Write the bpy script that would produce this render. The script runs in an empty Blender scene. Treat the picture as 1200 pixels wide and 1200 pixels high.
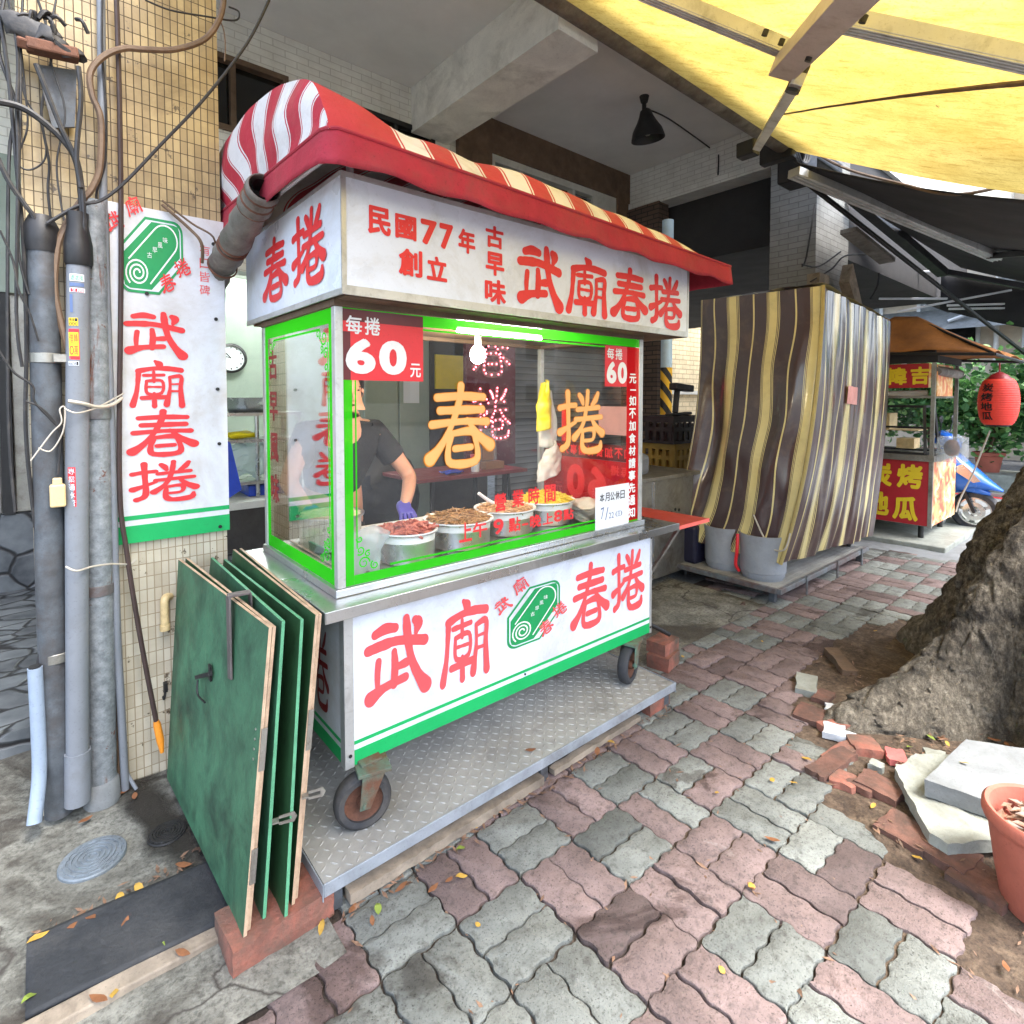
import bpy, math, random
from mathutils import Vector, Matrix, noise as mnoise
random.seed(7)
SC = bpy.context.scene
COL = SC.collection
R = math.radians
# ------------------------------------------------------------------ camera model (used to measure points on known planes)
CF, CCX, CCY, YAW, PIT, CH = 654.0, 600.0, 493.0, R(49.6), R(2.3), 1.4
F0 = Vector((math.cos(YAW), math.sin(YAW), 0)); RV = Vector((math.sin(YAW), -math.cos(YAW), 0)); ZV = Vector((0, 0, 1))
FV = F0*math.cos(PIT) - ZV*math.sin(PIT); UV = ZV*math.cos(PIT) + F0*math.sin(PIT); CAM = Vector((0, 0, CH))
def P(u, v, ax, val):
    d = FV + RV*((u-CCX)/CF) + UV*((CCY-v)/CF); i = 'xyz'.index(ax)
    return CAM + d*((val-CAM[i])/d[i])
def G(u, v, z=0.0): return P(u, v, 'z', z)
def PL(u, v, pt, n):
    d = FV + RV*((u-CCX)/CF) + UV*((CCY-v)/CF)
    return CAM + d*((Vector(pt)-CAM).dot(n)/d.dot(n))
def D(u, v, dep): return CAM + (FV + RV*((u-CCX)/CF) + UV*((CCY-v)/CF))*dep
def S(r, g, b, k=1.0):
    f = lambda c: (c/12.92 if c <= .04045 else ((c+.055)/1.055)**2.4)
    return tuple(f(c/255.)*k for c in (r, g, b))
# ------------------------------------------------------------------ materials
class NT:
    def __init__(s, name):
        s.m = bpy.data.materials.new(name); s.m.use_nodes = True
        s.t = s.m.node_tree; s.t.nodes.clear()
        s.out = s.t.nodes.new('ShaderNodeOutputMaterial')
        s.co = None
    def n(s, typ, **kw):
        x = s.t.nodes.new('ShaderNode'+typ)
        for k, v in kw.items():
            if k[0] == '_': setattr(x, k[1:], v)
            else: x.inputs[k.replace('__', ' ')].default_value = v
        return x
    def l(s, a, b): s.t.links.new(a, b)
    def obj(s):
        if not s.co: s.co = s.n('TexCoord')
        return s.co.outputs['Object']
    def uv(s):
        if not s.co: s.co = s.n('TexCoord')
        return s.co.outputs['UV']
    def noise(s, scale, detail=4, rough=.55, vec=None, dist=0):
        x = s.n('TexNoise', Scale=scale, Detail=detail, Roughness=rough, Distortion=dist)
        s.l(vec or s.obj(), x.inputs['Vector']); return x.outputs['Fac']
    def ramp(s, fac, stops, interp='LINEAR'):
        r = s.n('ValToRGB'); e = r.color_ramp; e.interpolation = interp
        while len(e.elements) < len(stops): e.elements.new(.5)
        for el, (p, c) in zip(e.elements, stops):
            el.position = p; el.color = (c if len(c) == 4 else tuple(c)+(1,)) if hasattr(c, '__len__') else (c, c, c, 1)
        s.l(fac, r.inputs['Fac']); return r.outputs['Color']
    def mix(s, fac, a, b, mode='MIX'):
        x = s.n('Mix', _data_type='RGBA', _blend_type=mode)
        for sock, v in ((x.inputs[0], fac), (x.inputs[6], a), (x.inputs[7], b)):
            if hasattr(v, 'is_linked') or hasattr(v, 'links'): s.l(v, sock)
            else: sock.default_value = v if not hasattr(v, '__len__') else tuple(v)[:3]+(1,)
        return x.outputs[2]
    def math(s, op, a, b=0.0):
        x = s.n('Math', _operation=op)
        for sock, v in ((x.inputs[0], a), (x.inputs[1], b)):
            if hasattr(v, 'links'): s.l(v, sock)
            else: sock.default_value = v
        return x.outputs[0]
    def bump(s, h, strength=.3, dist=.01):
        b = s.n('Bump', Strength=strength, Distance=dist); s.l(h, b.inputs['Height']); return b.outputs['Normal']
    def bsdf(s, col, rough=.5, metal=0., spec=.5, normal=None, **kw):
        b = s.n('BsdfPrincipled')
        for k, v in (('Base Color', col), ('Roughness', rough), ('Metallic', metal), ('Specular IOR Level', spec)):
            if hasattr(v, 'links'): s.l(v, b.inputs[k])
            else: b.inputs[k].default_value = v if not hasattr(v, '__len__') else tuple(v)[:3]+(1,)
        for k, v in kw.items(): b.inputs[k.replace('_', ' ')].default_value = v
        if normal: s.l(normal, b.inputs['Normal'])
        return b
    def done(s, sh):
        s.l(sh if hasattr(sh, 'links') else sh.outputs[0], s.out.inputs['Surface']); return s.m
def k3(c, k): return tuple(min(1, x*k) for x in c)
def mat(name, col, rough=.5, metal=0., var=.15, scale=6., bump=0., bscale=80., dirt=None, dscale=5., damt=.5, spec=.5, rvar=.12, **kw):
    t = NT(name)
    n1 = t.noise(scale, 6, .6)
    c = t.ramp(n1, [(.25, k3(col, 1-var)), (.75, k3(col, 1+var))])
    if var > .025:
        g1 = t.ramp(t.noise(scale*.45+.7, 9, .72, dist=.6), [(.3, (1-min(.3, var*1.5+.04),)*3), (.62, (1.04,)*3)])
        c = t.mix(1., c, g1, 'MULTIPLY')
        g2 = t.ramp(t.noise(scale*11+40, 3, .8), [(.30, (1-min(.35, var*1.8+.05),)*3), (.42, (1.,)*3)])
        c = t.mix(1., c, g2, 'MULTIPLY')
    if dirt is not None:
        n2 = t.noise(dscale, 8, .68, dist=.4)
        f = t.ramp(n2, [(max(0, .62-damt*.32), 0.), (.80-damt*.2, 1.)])
        f2 = t.math('MULTIPLY', f, min(1, damt+.2))
        c = t.mix(f2, c, dirt)
    rr = t.ramp(t.noise(scale*2.3, 5), [(.2, max(0, rough-rvar)), (.8, min(1, rough+rvar))])
    nm = t.bump(t.noise(bscale, 6, .65), bump, .01) if bump else None
    return t.done(t.bsdf(c, rr, metal, spec, nm, **kw))
M = {}
DIRT = S(70, 62, 52); BLK = S(30, 30, 30)
M['steel'] = mat('stainless_steel', S(196, 198, 198), .3, .9, .1, 3, .04, 200, DIRT, 6, .15)
M['steel_worn'] = mat('worn_steel', S(170, 168, 160), .42, .85, .2, 5, .08, 90, S(90, 75, 60), 7, .4)
M['alu'] = mat('aluminium_profile', S(200, 202, 200), .42, .55, .08, 4, .03, 120, S(120, 115, 105), 9, .35)
M['alu_grey'] = mat('grey_painted_arm', S(186, 178, 172), .5, .1, .08, 4, .03, 120, S(130, 115, 100), 9, .35)
M['galv'] = mat('galvanised_pipe', S(122, 130, 134), .5, .4, .3, 26, .15, 60, S(104, 60, 42), 5, .6)
M['galv_dark'] = mat('dark_galvanised_pipe', S(88, 94, 100), .55, .3, .35, 18, .2, 50, S(70, 60, 52), 7, .55)
M['pvc'] = mat('grey_pvc', S(120, 125, 132), .45, 0, .1, 5, .05, 60, S(100, 98, 95), 5, .3)
M['pvc_blue'] = mat('bluegrey_pvc', S(140, 155, 174), .45, 0, .1, 5, .04, 60, S(120, 125, 130), 6, .3)
M['panel'] = mat('white_sign_panel', S(220, 227, 238), .3, 0, .035, 2.5, .015, 30, S(168, 164, 154), 3.4, .42, rvar=.08)
M['panel_dirty'] = mat('weathered_white_panel', S(214, 217, 222), .4, 0, .04, 3, .02, 30, S(170, 158, 140), 2.6, .5)
M['red'] = mat('red_letter_film', S(226, 52, 56), .45, 0, .06, 5)
M['redfade'] = mat('faded_red_film', S(232, 84, 88), .5, 0, .06, 5)
M['darkred'] = mat('dark_red_paint', S(140, 30, 34), .45, 0, .1, 5)
M['green'] = mat('green_film', S(14, 170, 92), .45, 0, .06, 5, dirt=S(40, 110, 80), dscale=8, damt=.2)
M['logo_green'] = mat('logo_green_film', S(20, 150, 84), .45, 0, .06, 5)
M['white'] = mat('white_film', S(235, 235, 235), .45, 0, .03, 5)
M['orange'] = mat('orange_letter_film', S(240, 178, 104), .45, 0, .03, 5)
M['orange_edge'] = mat('orange_letter_edge', S(226, 140, 20), .45, 0, .03, 5)
M['stickred'] = mat('red_price_sticker', S(222, 44, 52), .35, 0, .05, 3)
M['stickdark'] = mat('maroon_sticker', S(96, 26, 32), .35, 0, .08, 3)
M['yellow'] = mat('yellow_paint', S(236, 206, 40), .5, 0, .06, 5)
M['blackp'] = mat('black_plastic', S(34, 34, 36), .5, 0, .3, 9, .05, 60, S(80, 76, 70), 8, .25)
M['rubber'] = mat('tyre_rubber', S(52, 54, 58), .75, 0, .25, 9, .2, 90, S(110, 104, 96), 6, .4)
M['rust'] = mat('rusty_iron', S(112, 74, 56), .8, .2, .35, 12, .3, 60, S(56, 40, 34), 10, .5)
M['teal_rust'] = mat('teal_paint_over_rust', S(92, 130, 114), .7, .1, .2, 8, .25, 60, S(104, 70, 52), 12, .95)
M['board'] = mat('green_painted_plywood', S(66, 114, 84), .55, 0, .22, 3.5, .2, 40, S(22, 44, 34), 5, .62)
M['board_dark'] = mat('dark_green_painted_plywood', S(42, 84, 48), .6, 0, .25, 3.5, .12, 40, S(20, 34, 24), 4.5, .5)
M['ply'] = mat('plywood_edge', S(196, 168, 140), .7, 0, .2, 20, .15, 90, S(110, 80, 62), 12, .4)
M['mint'] = mat('mint_painted_edge', S(92, 162, 122), .6, 0, .15, 15, .1, 90, S(60, 110, 80), 12, .3)
M['wood'] = mat('weathered_timber', S(150, 138, 122), .8, 0, .3, 9, .3, 60, S(80, 70, 60), 8, .5)
M['woodbrown'] = mat('brown_timber', S(108, 88, 70), .75, 0, .25, 7, .2, 50, S(70, 55, 45), 5, .45)
M['brick'] = mat('red_brick', S(156, 96, 80), .88, 0, .3, 14, .6, 60, S(92, 80, 70), 8, .8)
M['brick_dark'] = mat('brown_red_brick', S(112, 78, 66), .85, 0, .3, 14, .5, 60, S(66, 56, 50), 9, .65)
M['terracotta'] = mat('terracotta', S(172, 96, 78), .75, 0, .12, 7, .15, 60, S(150, 86, 72), 9, .4)
M['concrete'] = mat('concrete_slab', S(128, 132, 134), .8, 0, .15, 9, .25, 70, S(96, 98, 96), 5, .4)
M['stone'] = mat('pale_flat_stone', S(150, 154, 146), .85, 0, .15, 9, .5, 40, S(110, 110, 100), 6, .45)
M['mat'] = mat('black_rubber_mat', S(42, 45, 49), .8, 0, .25, 6, .5, 60, S(76, 76, 76), 3.5, .5)
M['iron'] = mat('cast_iron_lid', S(128, 138, 146), .6, .4, .2, 12, .25, 60, S(80, 80, 78), 8, .4)
M['iron_dark'] = mat('dark_wet_iron_lid', S(44, 44, 44), .5, .3, .2, 12, .25, 60)
M['cable'] = mat('black_cable', S(36, 36, 38), .55, 0, .25, 20, .1, 90, S(90, 84, 76), 20, .3)
M['cable_brown'] = mat('brown_cable_sheath', S(112, 90, 70), .6, 0, .2, 20, .1, 90, S(70, 56, 46), 14, .4)
M['cord_brown'] = mat('dark_brown_cord', S(62, 46, 42), .6, 0, .2, 20)
M['wirepale'] = mat('pale_tie_wire', S(190, 182, 168), .5, .2, .1, 20)
M['ivory'] = mat('ivory_plastic', S(214, 190, 140), .5, 0, .12, 12, .05, 80, S(130, 100, 70), 14, .35)
M['skin'] = mat('skin', S(226, 168, 140), .5, 0, .06, 12, .03, 120, Subsurface_Weight=.1)
M['shirt'] = mat('dark_grey_tshirt', S(46, 48, 53), .85, 0, .3, 6, .9, 9)
M['apron'] = mat('black_apron', S(36, 36, 38), .8, 0, .15, 9, .2, 120)
M['glove'] = mat('purple_nitrile_glove', S(96, 92, 190), .4, 0, .1, 12, .1, 60)
M['hair'] = mat('black_hair', S(30, 26, 26), .5, 0, .3, 40, .4, 150)
M['paper'] = mat('white_paper', S(226, 232, 238), .7, 0, .02, 4)
M['ink'] = mat('black_ink', S(30, 30, 34), .6, 0, .02, 4)
M['inkblue'] = mat('blue_pen_ink', S(90, 110, 150), .6, 0, .02, 4)
M['whiteplastic'] = mat('white_plastic_film', S(236, 234, 226), .35, 0, .05, 20, .2, 40, Transmission_Weight=.15)
M['yellowplastic'] = mat('yellow_plastic_film', S(240, 222, 40), .35, 0, .05, 20, .2, 40)
M['blueplastic'] = mat('blue_plastic', S(44, 76, 190), .4, 0, .1, 9)
M['navy'] = mat('navy_plastic_tub', S(28, 28, 52), .5, 0, .15, 9, .05, 60, S(70, 70, 80), 6, .25)
M['greytub'] = mat('grey_plastic_tub', S(150, 156, 164), .5, 0, .08, 6, .06, 60, S(110, 112, 114), 5, .3)
M['tablered'] = mat('red_laminate', S(190, 74, 60), .4, 0, .12, 5, .03, 60, S(150, 60, 50), 5, .4)
M['redsoft'] = mat('faded_red_laminate_edge', S(236, 110, 100), .5, 0, .06, 5)
M['maroon'] = mat('maroon_laminate', S(128, 52, 52), .35, 0, .12, 5)
M['blue'] = mat('blue_scooter_paint', S(40, 100, 190), .22, 0, .04, 5, Coat_Weight=.5)
M['chrome'] = mat('bright_metal', S(210, 212, 214), .22, .9, .05, 5)
M['lanternred'] = mat('red_lantern_fabric', S(236, 66, 52), .6, 0, .08, 9, .05, 60)
M['palegreen'] = mat('pale_green_wall_paint', S(150, 164, 152), .6, 0, .06, 3, .02, 40, S(160, 165, 155), 3, .3)
M['white_paint'] = mat('white_wall_paint', S(196, 198, 192), .7, 0, .08, 3, .08, 60, S(150, 148, 138), 3, .35)
M['shade'] = mat('dark_enamel_shade', S(42, 42, 42), .5, .2, .2, 9)
M['darkwall'] = mat('dark_stained_wall', S(58, 56, 54), .85, 0, .2, 4, .2, 40)
M['beige_bldg'] = mat('beige_render', S(206, 194, 178), .85, 0, .1, 1.5, .1, 20, S(170, 155, 140), 1.2, .4)
M['corrug'] = mat('pale_blue_corrugated_sheet', S(206, 216, 226), .5, .2, .06, 1.5)
M['skyblue'] = mat('blue_sign_panel', S(70, 150, 210), .5, 0, .04, 2)
M['leafy'] = mat('yellow_leaf', S(182, 146, 62), .6, 0, .2, 30)
M['leafo'] = mat('orange_leaf', S(134, 88, 56), .65, 0, .25, 30)
M['leafg'] = mat('green_leaf', S(122, 140, 56), .6, 0, .2, 30)
M['tile_white'] = mat('white_ceramic_tile', S(186, 190, 194), .3, 0, .04, 6, dirt=S(180, 176, 168), damt=.2)
M['dull_black'] = mat('black_canvas', S(50, 49, 50), .85, 0, .15, 1.2, .15, 30, S(66, 62, 60), 2, .3)
M['browncloth'] = mat('brown_canvas', S(170, 108, 50), .8, 0, .2, 4, .25, 18, S(110, 72, 40), 3, .4)
M['tinwhite'] = mat('white_steel_tube', S(210, 212, 214), .4, .2, .1, 6)
M['roll'] = mat('dusty_rolled_plastic', S(128, 124, 116), .6, .1, .3, 8, .35, 30, S(70, 62, 54), 7, .65)
M['redcloth'] = mat('red_canvas_binding', S(168, 38, 58), .8, 0, .2, 5, .3, 60, S(122, 60, 62), 5, .5)
def galv_mat():
    t = NT('rust_streaked_galvanised_pipe')
    c = t.ramp(t.noise(30, 7, .75), [(.3, S(92, 98, 102)), (.5, S(128, 134, 138)), (.7, S(158, 164, 168))])
    mp = t.n('Mapping'); mp.inputs['Scale'].default_value = (14, 14, 1.5); t.l(t.obj(), mp.inputs[0])
    f = t.ramp(t.noise(1., 8, .75, mp.outputs[0], .5), [(.56, 0.), (.62, .95)])
    f2 = t.ramp(t.noise(22, 5, .7), [(.64, 0.), (.68, .9)])
    c = t.mix(f, c, t.ramp(t.noise(40, 6, .7), [(.35, S(78, 48, 36)), (.65, S(134, 82, 58))])); c = t.mix(f2, c, S(104, 62, 46))
    return t.done(t.bsdf(c, t.ramp(f, [(0, .5), (1, .85)]), .2, .4, t.bump(t.noise(70, 6, .7), .3, .004)))
M['galv_pipe'] = galv_mat()
M['barsteel'] = mat('dull_brown_steel_bar', S(104, 96, 94), .55, .3, .2, 12, .1, 60, S(70, 60, 56), 9, .4)
M['galv_rim'] = mat('pale_galvanised_edge', S(164, 172, 180), .5, .3, .15, 9, .1, 60, S(96, 92, 88), 7, .45)
def rough(o, cuts=10, amp=.004, sc=22., sc2=60.):
    import bmesh
    bm = bmesh.new(); bm.from_mesh(o.data); bmesh.ops.triangulate(bm, faces=[f for f in bm.faces if len(f.verts) > 4])
    for _ in range(9):
        L = [e for e in bm.edges if e.calc_length() > cuts]
        if not L or len(bm.verts) > 6000: break
        bmesh.ops.subdivide_edges(bm, edges=L, cuts=1, use_grid_fill=True); bmesh.ops.triangulate(bm, faces=[f for f in bm.faces if len(f.verts) > 4])
    bm.normal_update(); sd = hash(round(o.data.vertices[0].co.x*100)) % 50
    for v in bm.verts:
        q = v.co*1.; n_ = Vector((mnoise.noise(q*sc+Vector((sd, 0, 0))), mnoise.noise(q*sc+Vector((0, 31+sd, 0))), mnoise.noise(q*sc+Vector((0, 0, 57)))))+.5*Vector((mnoise.noise(q*sc2), mnoise.noise(q*sc2+Vector((9, 0, 0))), mnoise.noise(q*sc2+Vector((0, 9, 0)))))
        v.co += n_*amp
    bm.to_mesh(o.data); bm.free(); o.data.shade_smooth(); o.data.set_sharp_from_angle(angle=R(42)); return o
def emit(name, col, st):
    t = NT(name); e = t.n('Emission', Strength=st); e.inputs['Color'].default_value = tuple(col)+(1,); return t.done(e)
M['bulb'] = emit('lit_bulb_glass', (1, .82, .55), 60)
M['tubelight'] = emit('lit_fluorescent_tube', (.95, 1, .95), 14)
M['shoptube'] = emit('lit_shop_tube', (.95, 1, .97), 36)
M['pinktile'] = mat('faded_pink_tile', S(190, 104, 100), .6, 0, .2, 14, .2, 60, S(150, 130, 120), 10, .4)
M['led'] = emit('red_led', (1, .12, .16), 2.5)
def glassmat(name, tint=(1, 1, 1), gl=.75, rough=.02):
    t = NT(name)
    tr = t.n('BsdfTransparent'); tr.inputs[0].default_value = tuple(tint)+(1,)
    g = t.n('BsdfGlossy', Roughness=rough)
    fr = t.n('Fresnel', IOR=1.45); ge = t.n('NewGeometry'); mr = t.n('MapRange'); mr.inputs[3].default_value = 1.45; mr.inputs[4].default_value = 1/1.45
    t.l(ge.outputs['Backfacing'], mr.inputs[0]); t.l(mr.outputs[0], fr.inputs[0])
    ad = t.math('MULTIPLY', fr.outputs[0], gl)
    sm = t.ramp(t.noise(5, 6, .6), [(.45, 0.), (.8, .035)])
    df = t.n('BsdfDiffuse'); df.inputs[0].default_value = (.8, .8, .8, 1)
    m1 = t.n('MixShader'); t.l(ad, m1.inputs[0]); t.l(tr.outputs[0], m1.inputs[1]); t.l(g.outputs[0], m1.inputs[2])
    m2 = t.n('MixShader'); t.l(sm, m2.inputs[0]); t.l(m1.outputs[0], m2.inputs[1]); t.l(df.outputs[0], m2.inputs[2])
    return t.done(m2)
M['glass'] = glassmat('clear_glass', gl=1.0)
M['glass_side'] = glassmat('clear_side_glass', gl=2.8)
M['glassdark'] = mat('dark_window_glass', S(26, 28, 28), .12, 0, .2, 2, spec=.6)
def film(name, col, tr=.5, alpha=1.):
    t = NT(name); a = t.n('BsdfDiffuse'); a.inputs[0].default_value = tuple(col)+(1,)
    b = t.n('BsdfTranslucent'); b.inputs[0].default_value = tuple(col)+(1,)
    m = t.n('MixShader'); m.inputs[0].default_value = tr; t.l(a.outputs[0], m.inputs[1]); t.l(b.outputs[0], m.inputs[2])
    if alpha < 1:
        c = t.n('BsdfTransparent'); c.inputs[0].default_value = tuple(min(1, x*.6+.4) for x in col)+(1,)
        m2 = t.n('MixShader'); m2.inputs[0].default_value = alpha; t.l(c.outputs[0], m2.inputs[1]); t.l(m.outputs[0], m2.inputs[2]); return t.done(m2)
    return t.done(m)
M['greenfilm'] = film('bright_green_translucent_film', S(62, 214, 40), .45, .9)
M['redfilm'] = film('red_translucent_sticker', S(214, 36, 44), .5, .88)
M['clearbag'] = film('clear_plastic_bag', S(225, 235, 240), .4, .45)
M['acrylic'] = film('scratched_clear_acrylic', S(225, 230, 232), .4, .25)
# ---- patterned procedural materials
def tile_mat():
    t = NT('cream_mosaic_tile')
    sp = t.n('SeparateXYZ'); t.l(t.obj(), sp.inputs[0])
    xy = t.math('ADD', sp.outputs[0], sp.outputs[1])
    cb = t.n('CombineXYZ'); t.l(xy, cb.inputs[0]); t.l(sp.outputs[2], cb.inputs[1])
    b = t.n('TexBrick', Scale=1., Mortar__Size=.0016, Mortar__Smooth=.15, Bias=0., Brick__Width=.0232, Row__Height=.047)
    b.offset = 0.; b.squash = 1.; t.l(cb.outputs[0], b.inputs['Vector'])
    b.inputs['Color1'].default_value = (.1, .1, .1, 1); b.inputs['Color2'].default_value = (.9, .9, .9, 1); b.inputs['Mortar'].default_value = (.5, .5, .5, 1)
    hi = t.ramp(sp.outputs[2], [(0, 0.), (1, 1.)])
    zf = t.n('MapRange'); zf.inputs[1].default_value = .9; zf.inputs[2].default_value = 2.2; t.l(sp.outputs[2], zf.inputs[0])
    lowc = t.mix(b.outputs['Color'], S(206, 200, 180), S(180, 170, 148)); hic = t.mix(b.outputs['Color'], S(190, 168, 122), S(150, 130, 94))  # tiles turn darker and yellower with height: awning shade painted into the colour
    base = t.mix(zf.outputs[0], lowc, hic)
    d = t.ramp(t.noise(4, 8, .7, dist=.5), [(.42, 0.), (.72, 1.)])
    base = t.mix(t.math('MULTIPLY', d, t.math('ADD', t.math('MULTIPLY', zf.outputs[0], .45), .28)), base, S(104, 86, 60))  # dirt stains, thickened high up as part of the painted awning shade
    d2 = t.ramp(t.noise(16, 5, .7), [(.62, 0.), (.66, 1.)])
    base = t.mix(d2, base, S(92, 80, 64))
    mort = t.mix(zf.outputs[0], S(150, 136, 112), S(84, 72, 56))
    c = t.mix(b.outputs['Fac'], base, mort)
    inv = t.math('SUBTRACT', 1., b.outputs['Fac'])
    return t.done(t.bsdf(c, t.ramp(b.outputs['Fac'], [(0, .35), (1, .9)]), 0, .5, t.bump(inv, .6, .003)))
M['tile'] = tile_mat()
def brick_mat(name, c1, c2, mort, w, h, ms, off=.5, bumpd=.004, rough=.8, horiz=True, dirt=None, damt=.4):
    t = NT(name)
    sp = t.n('SeparateXYZ'); t.l(t.obj(), sp.inputs[0])
    xy = t.math('ADD', sp.outputs[0], sp.outputs[1])
    cb = t.n('CombineXYZ'); t.l(xy, cb.inputs[0]); t.l(sp.outputs[2], cb.inputs[1])
    b = t.n('TexBrick', Scale=1., Mortar__Size=ms, Mortar__Smooth=.3, Bias=0., Brick__Width=w, Row__Height=h)
    b.offset = off; t.l(cb.outputs[0], b.inputs['Vector'])
    for k, c in (('Color1', c1), ('Color2', c2), ('Mortar', mort)): b.inputs[k].default_value = tuple(c)+(1,)
    c = t.mix(t.math('MULTIPLY', t.ramp(t.noise(3, 8, .7), [(.4, 0.), (.8, 1.)]), damt), b.outputs['Color'], dirt or DIRT)
    inv = t.math('SUBTRACT', 1., b.outputs['Fac'])
    h2 = t.math('ADD', inv, t.math('MULTIPLY', t.noise(60, 5), .4))
    return t.done(t.bsdf(c, rough, 0, .4, t.bump(h2, .7, bumpd)))
M['whitebrick'] = brick_mat('white_painted_brick', S(230, 232, 226), S(222, 224, 218), S(196, 196, 190), .2, .06, .004, dirt=S(130, 126, 116), damt=.4)
M['dimbrick'] = brick_mat('dimmed_white_painted_brick', S(136, 136, 132), S(128, 128, 124), S(104, 104, 100), .2, .06, .004, dirt=S(84, 80, 74), damt=.6)  # darker copy of the white brick: the pillar's brightness is toned down in its colour
M['brownbrick'] = brick_mat('brown_brick', S(112, 92, 80), S(92, 76, 68), S(60, 54, 50), .2, .06, .008)
M['palebrick'] = brick_mat('pale_tile_facade', S(226, 212, 176), S(216, 200, 164), S(180, 166, 136), .5, .18, .02)
def flag_mat():
    t = NT('dark_flagstone')
    vo = t.n('TexVoronoi', _feature='DISTANCE_TO_EDGE', Scale=5.5); 
    mp = t.n('Mapping'); mp.inputs['Scale'].default_value = (1, 1.6, 1); t.l(t.obj(), mp.inputs[0])
    nz = t.n('TexNoise', Scale=4.); t.l(mp.outputs[0], nz.inputs['Vector'])
    mx = t.mix(.12, mp.outputs[0], nz.outputs['Color']); t.l(mx, vo.inputs['Vector'])
    v2 = t.n('TexVoronoi', Scale=5.5); t.l(mx, v2.inputs['Vector'])
    e = t.ramp(vo.outputs['Distance'], [(.02, 0.), (.07, 1.)])
    sc = t.ramp(v2.outputs['Color'], [(.2, S(56, 60, 65)), (.8, S(104, 110, 114))])
    c = t.mix(e, S(24, 24, 26), t.mix(.5, sc, t.ramp(t.noise(9, 6), [(.3, S(46, 50, 54)), (.7, S(120, 124, 126))])))
    return t.done(t.bsdf(c, .55, 0, .5, t.bump(e, .6, .01)))
M['flag'] = flag_mat()
def shutter_mat():
    t = NT('dark_roller_shutter')
    sp = t.n('SeparateXYZ'); t.l(t.obj(), sp.inputs[0])
    w = t.math('FRACT', t.math('MULTIPLY', sp.outputs[2], 13.))
    c = t.ramp(w, [(0, S(50, 52, 56)), (.12, S(128, 130, 134)), (.9, S(116, 118, 122)), (1, S(60, 62, 66))])
    return t.done(t.bsdf(c, .5, .3, .5, t.bump(t.math('ABSOLUTE', t.math('SUBTRACT', w, .5)), .5, .02)))
M['shutter'] = shutter_mat()
def ceil_mat():
    t = NT('grey_stippled_ceiling')
    c = t.ramp(t.noise(1.2, 8, .65), [(.3, S(214, 214, 210)), (.7, S(234, 234, 230))])
    c = t.mix(t.ramp(t.noise(14, 5, .7), [(.7, 0.), (.78, .5)]), c, S(90, 88, 84))
    return t.done(t.bsdf(c, .9, 0, .3, t.bump(t.noise(90, 5, .7), .5, .006)))
M['ceil'] = ceil_mat()
M['beam'] = mat('pale_plaster_beam', S(232, 230, 220), .85, 0, .1, 3, .25, 50, S(130, 126, 112), 2, .4)
def ground_mat(name, cols, sc=2.5, crack=True, wet=0.):
    t = NT(name)
    n = t.noise(sc, 9, .7, dist=.4)
    c = t.ramp(n, [(.25, cols[0]), (.5, cols[1]), (.75, cols[2])])
    c = t.mix(t.ramp(t.noise(70, 4, .7), [(.35, .6), (.55, 0.)]), c, k3(cols[0], .5))
    c = t.mix(t.ramp(t.noise(24, 7, .75), [(.52, 0.), (.68, .45)]), c, cols[2])
    w = t.ramp(t.noise(1.6, 6, .65, dist=.8), [(.56-wet*.15, 0.), (.68-wet*.15, 1.)])
    c = t.mix(t.math('MULTIPLY', w, .8 if wet else .4), c, S(54, 48, 42))
    h = t.math('ADD', t.noise(12, 8, .7), t.math('MULTIPLY', t.noise(110, 4, .7), .35))
    if crack:
        vo = t.n('TexVoronoi', _feature='DISTANCE_TO_EDGE', Scale=1.7)
        nz = t.n('TexNoise', Scale=3., Detail=6.); t.l(t.obj(), nz.inputs['Vector'])
        t.l(t.mix(.35, t.obj(), nz.outputs['Color']), vo.inputs['Vector'])
        e = t.ramp(vo.outputs['Distance'], [(.0, 0.), (.012, 1.)])
        c = t.mix(e, S(62, 58, 54), c)
    return t.done(t.bsdf(c, t.ramp(w, [(0, .88), (1, .6)]), 0, .4, t.bump(h, .55, .02)))
M['apron'+'_conc'] = ground_mat('rough_old_concrete', [S(66, 65, 60), S(122, 122, 114), S(164, 164, 154)], 3.2, True, .7)
M['joint'] = ground_mat('dirty_joint_sand', [S(46, 40, 36), S(70, 62, 56), S(96, 86, 76)], 9, False)
M['soil'] = ground_mat('leafy_soil', [S(46, 38, 32), S(82, 68, 56), S(124, 108, 90)], 14, False)
M['asphalt'] = ground_mat('street_asphalt', [S(86, 88, 90), S(104, 106, 108), S(124, 126, 126)], 3, False)
def wet_mat():
    t = NT('wet_stain'); sp = t.n('SeparateXYZ'); t.l(t.uv(), sp.inputs[0]); ob = t.co.outputs['Object']
    f = t.ramp(t.math('ADD', sp.outputs[1], t.math('MULTIPLY', t.math('SUBTRACT', t.noise(9, 8, .7, ob), .5), .9)), [(.45, .85), (.95, 0.)])
    p = t.bsdf(S(44, 41, 37), .5, 0, .4, t.bump(t.noise(60, 6, .7, ob), .4, .01)); tr = t.n('BsdfTransparent'); m = t.n('MixShader'); t.l(f, m.inputs[0]); t.l(tr.outputs[0], m.inputs[1]); t.l(p.outputs[0], m.inputs[2])
    return t.done(m)
M['wet'] = wet_mat()
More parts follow.
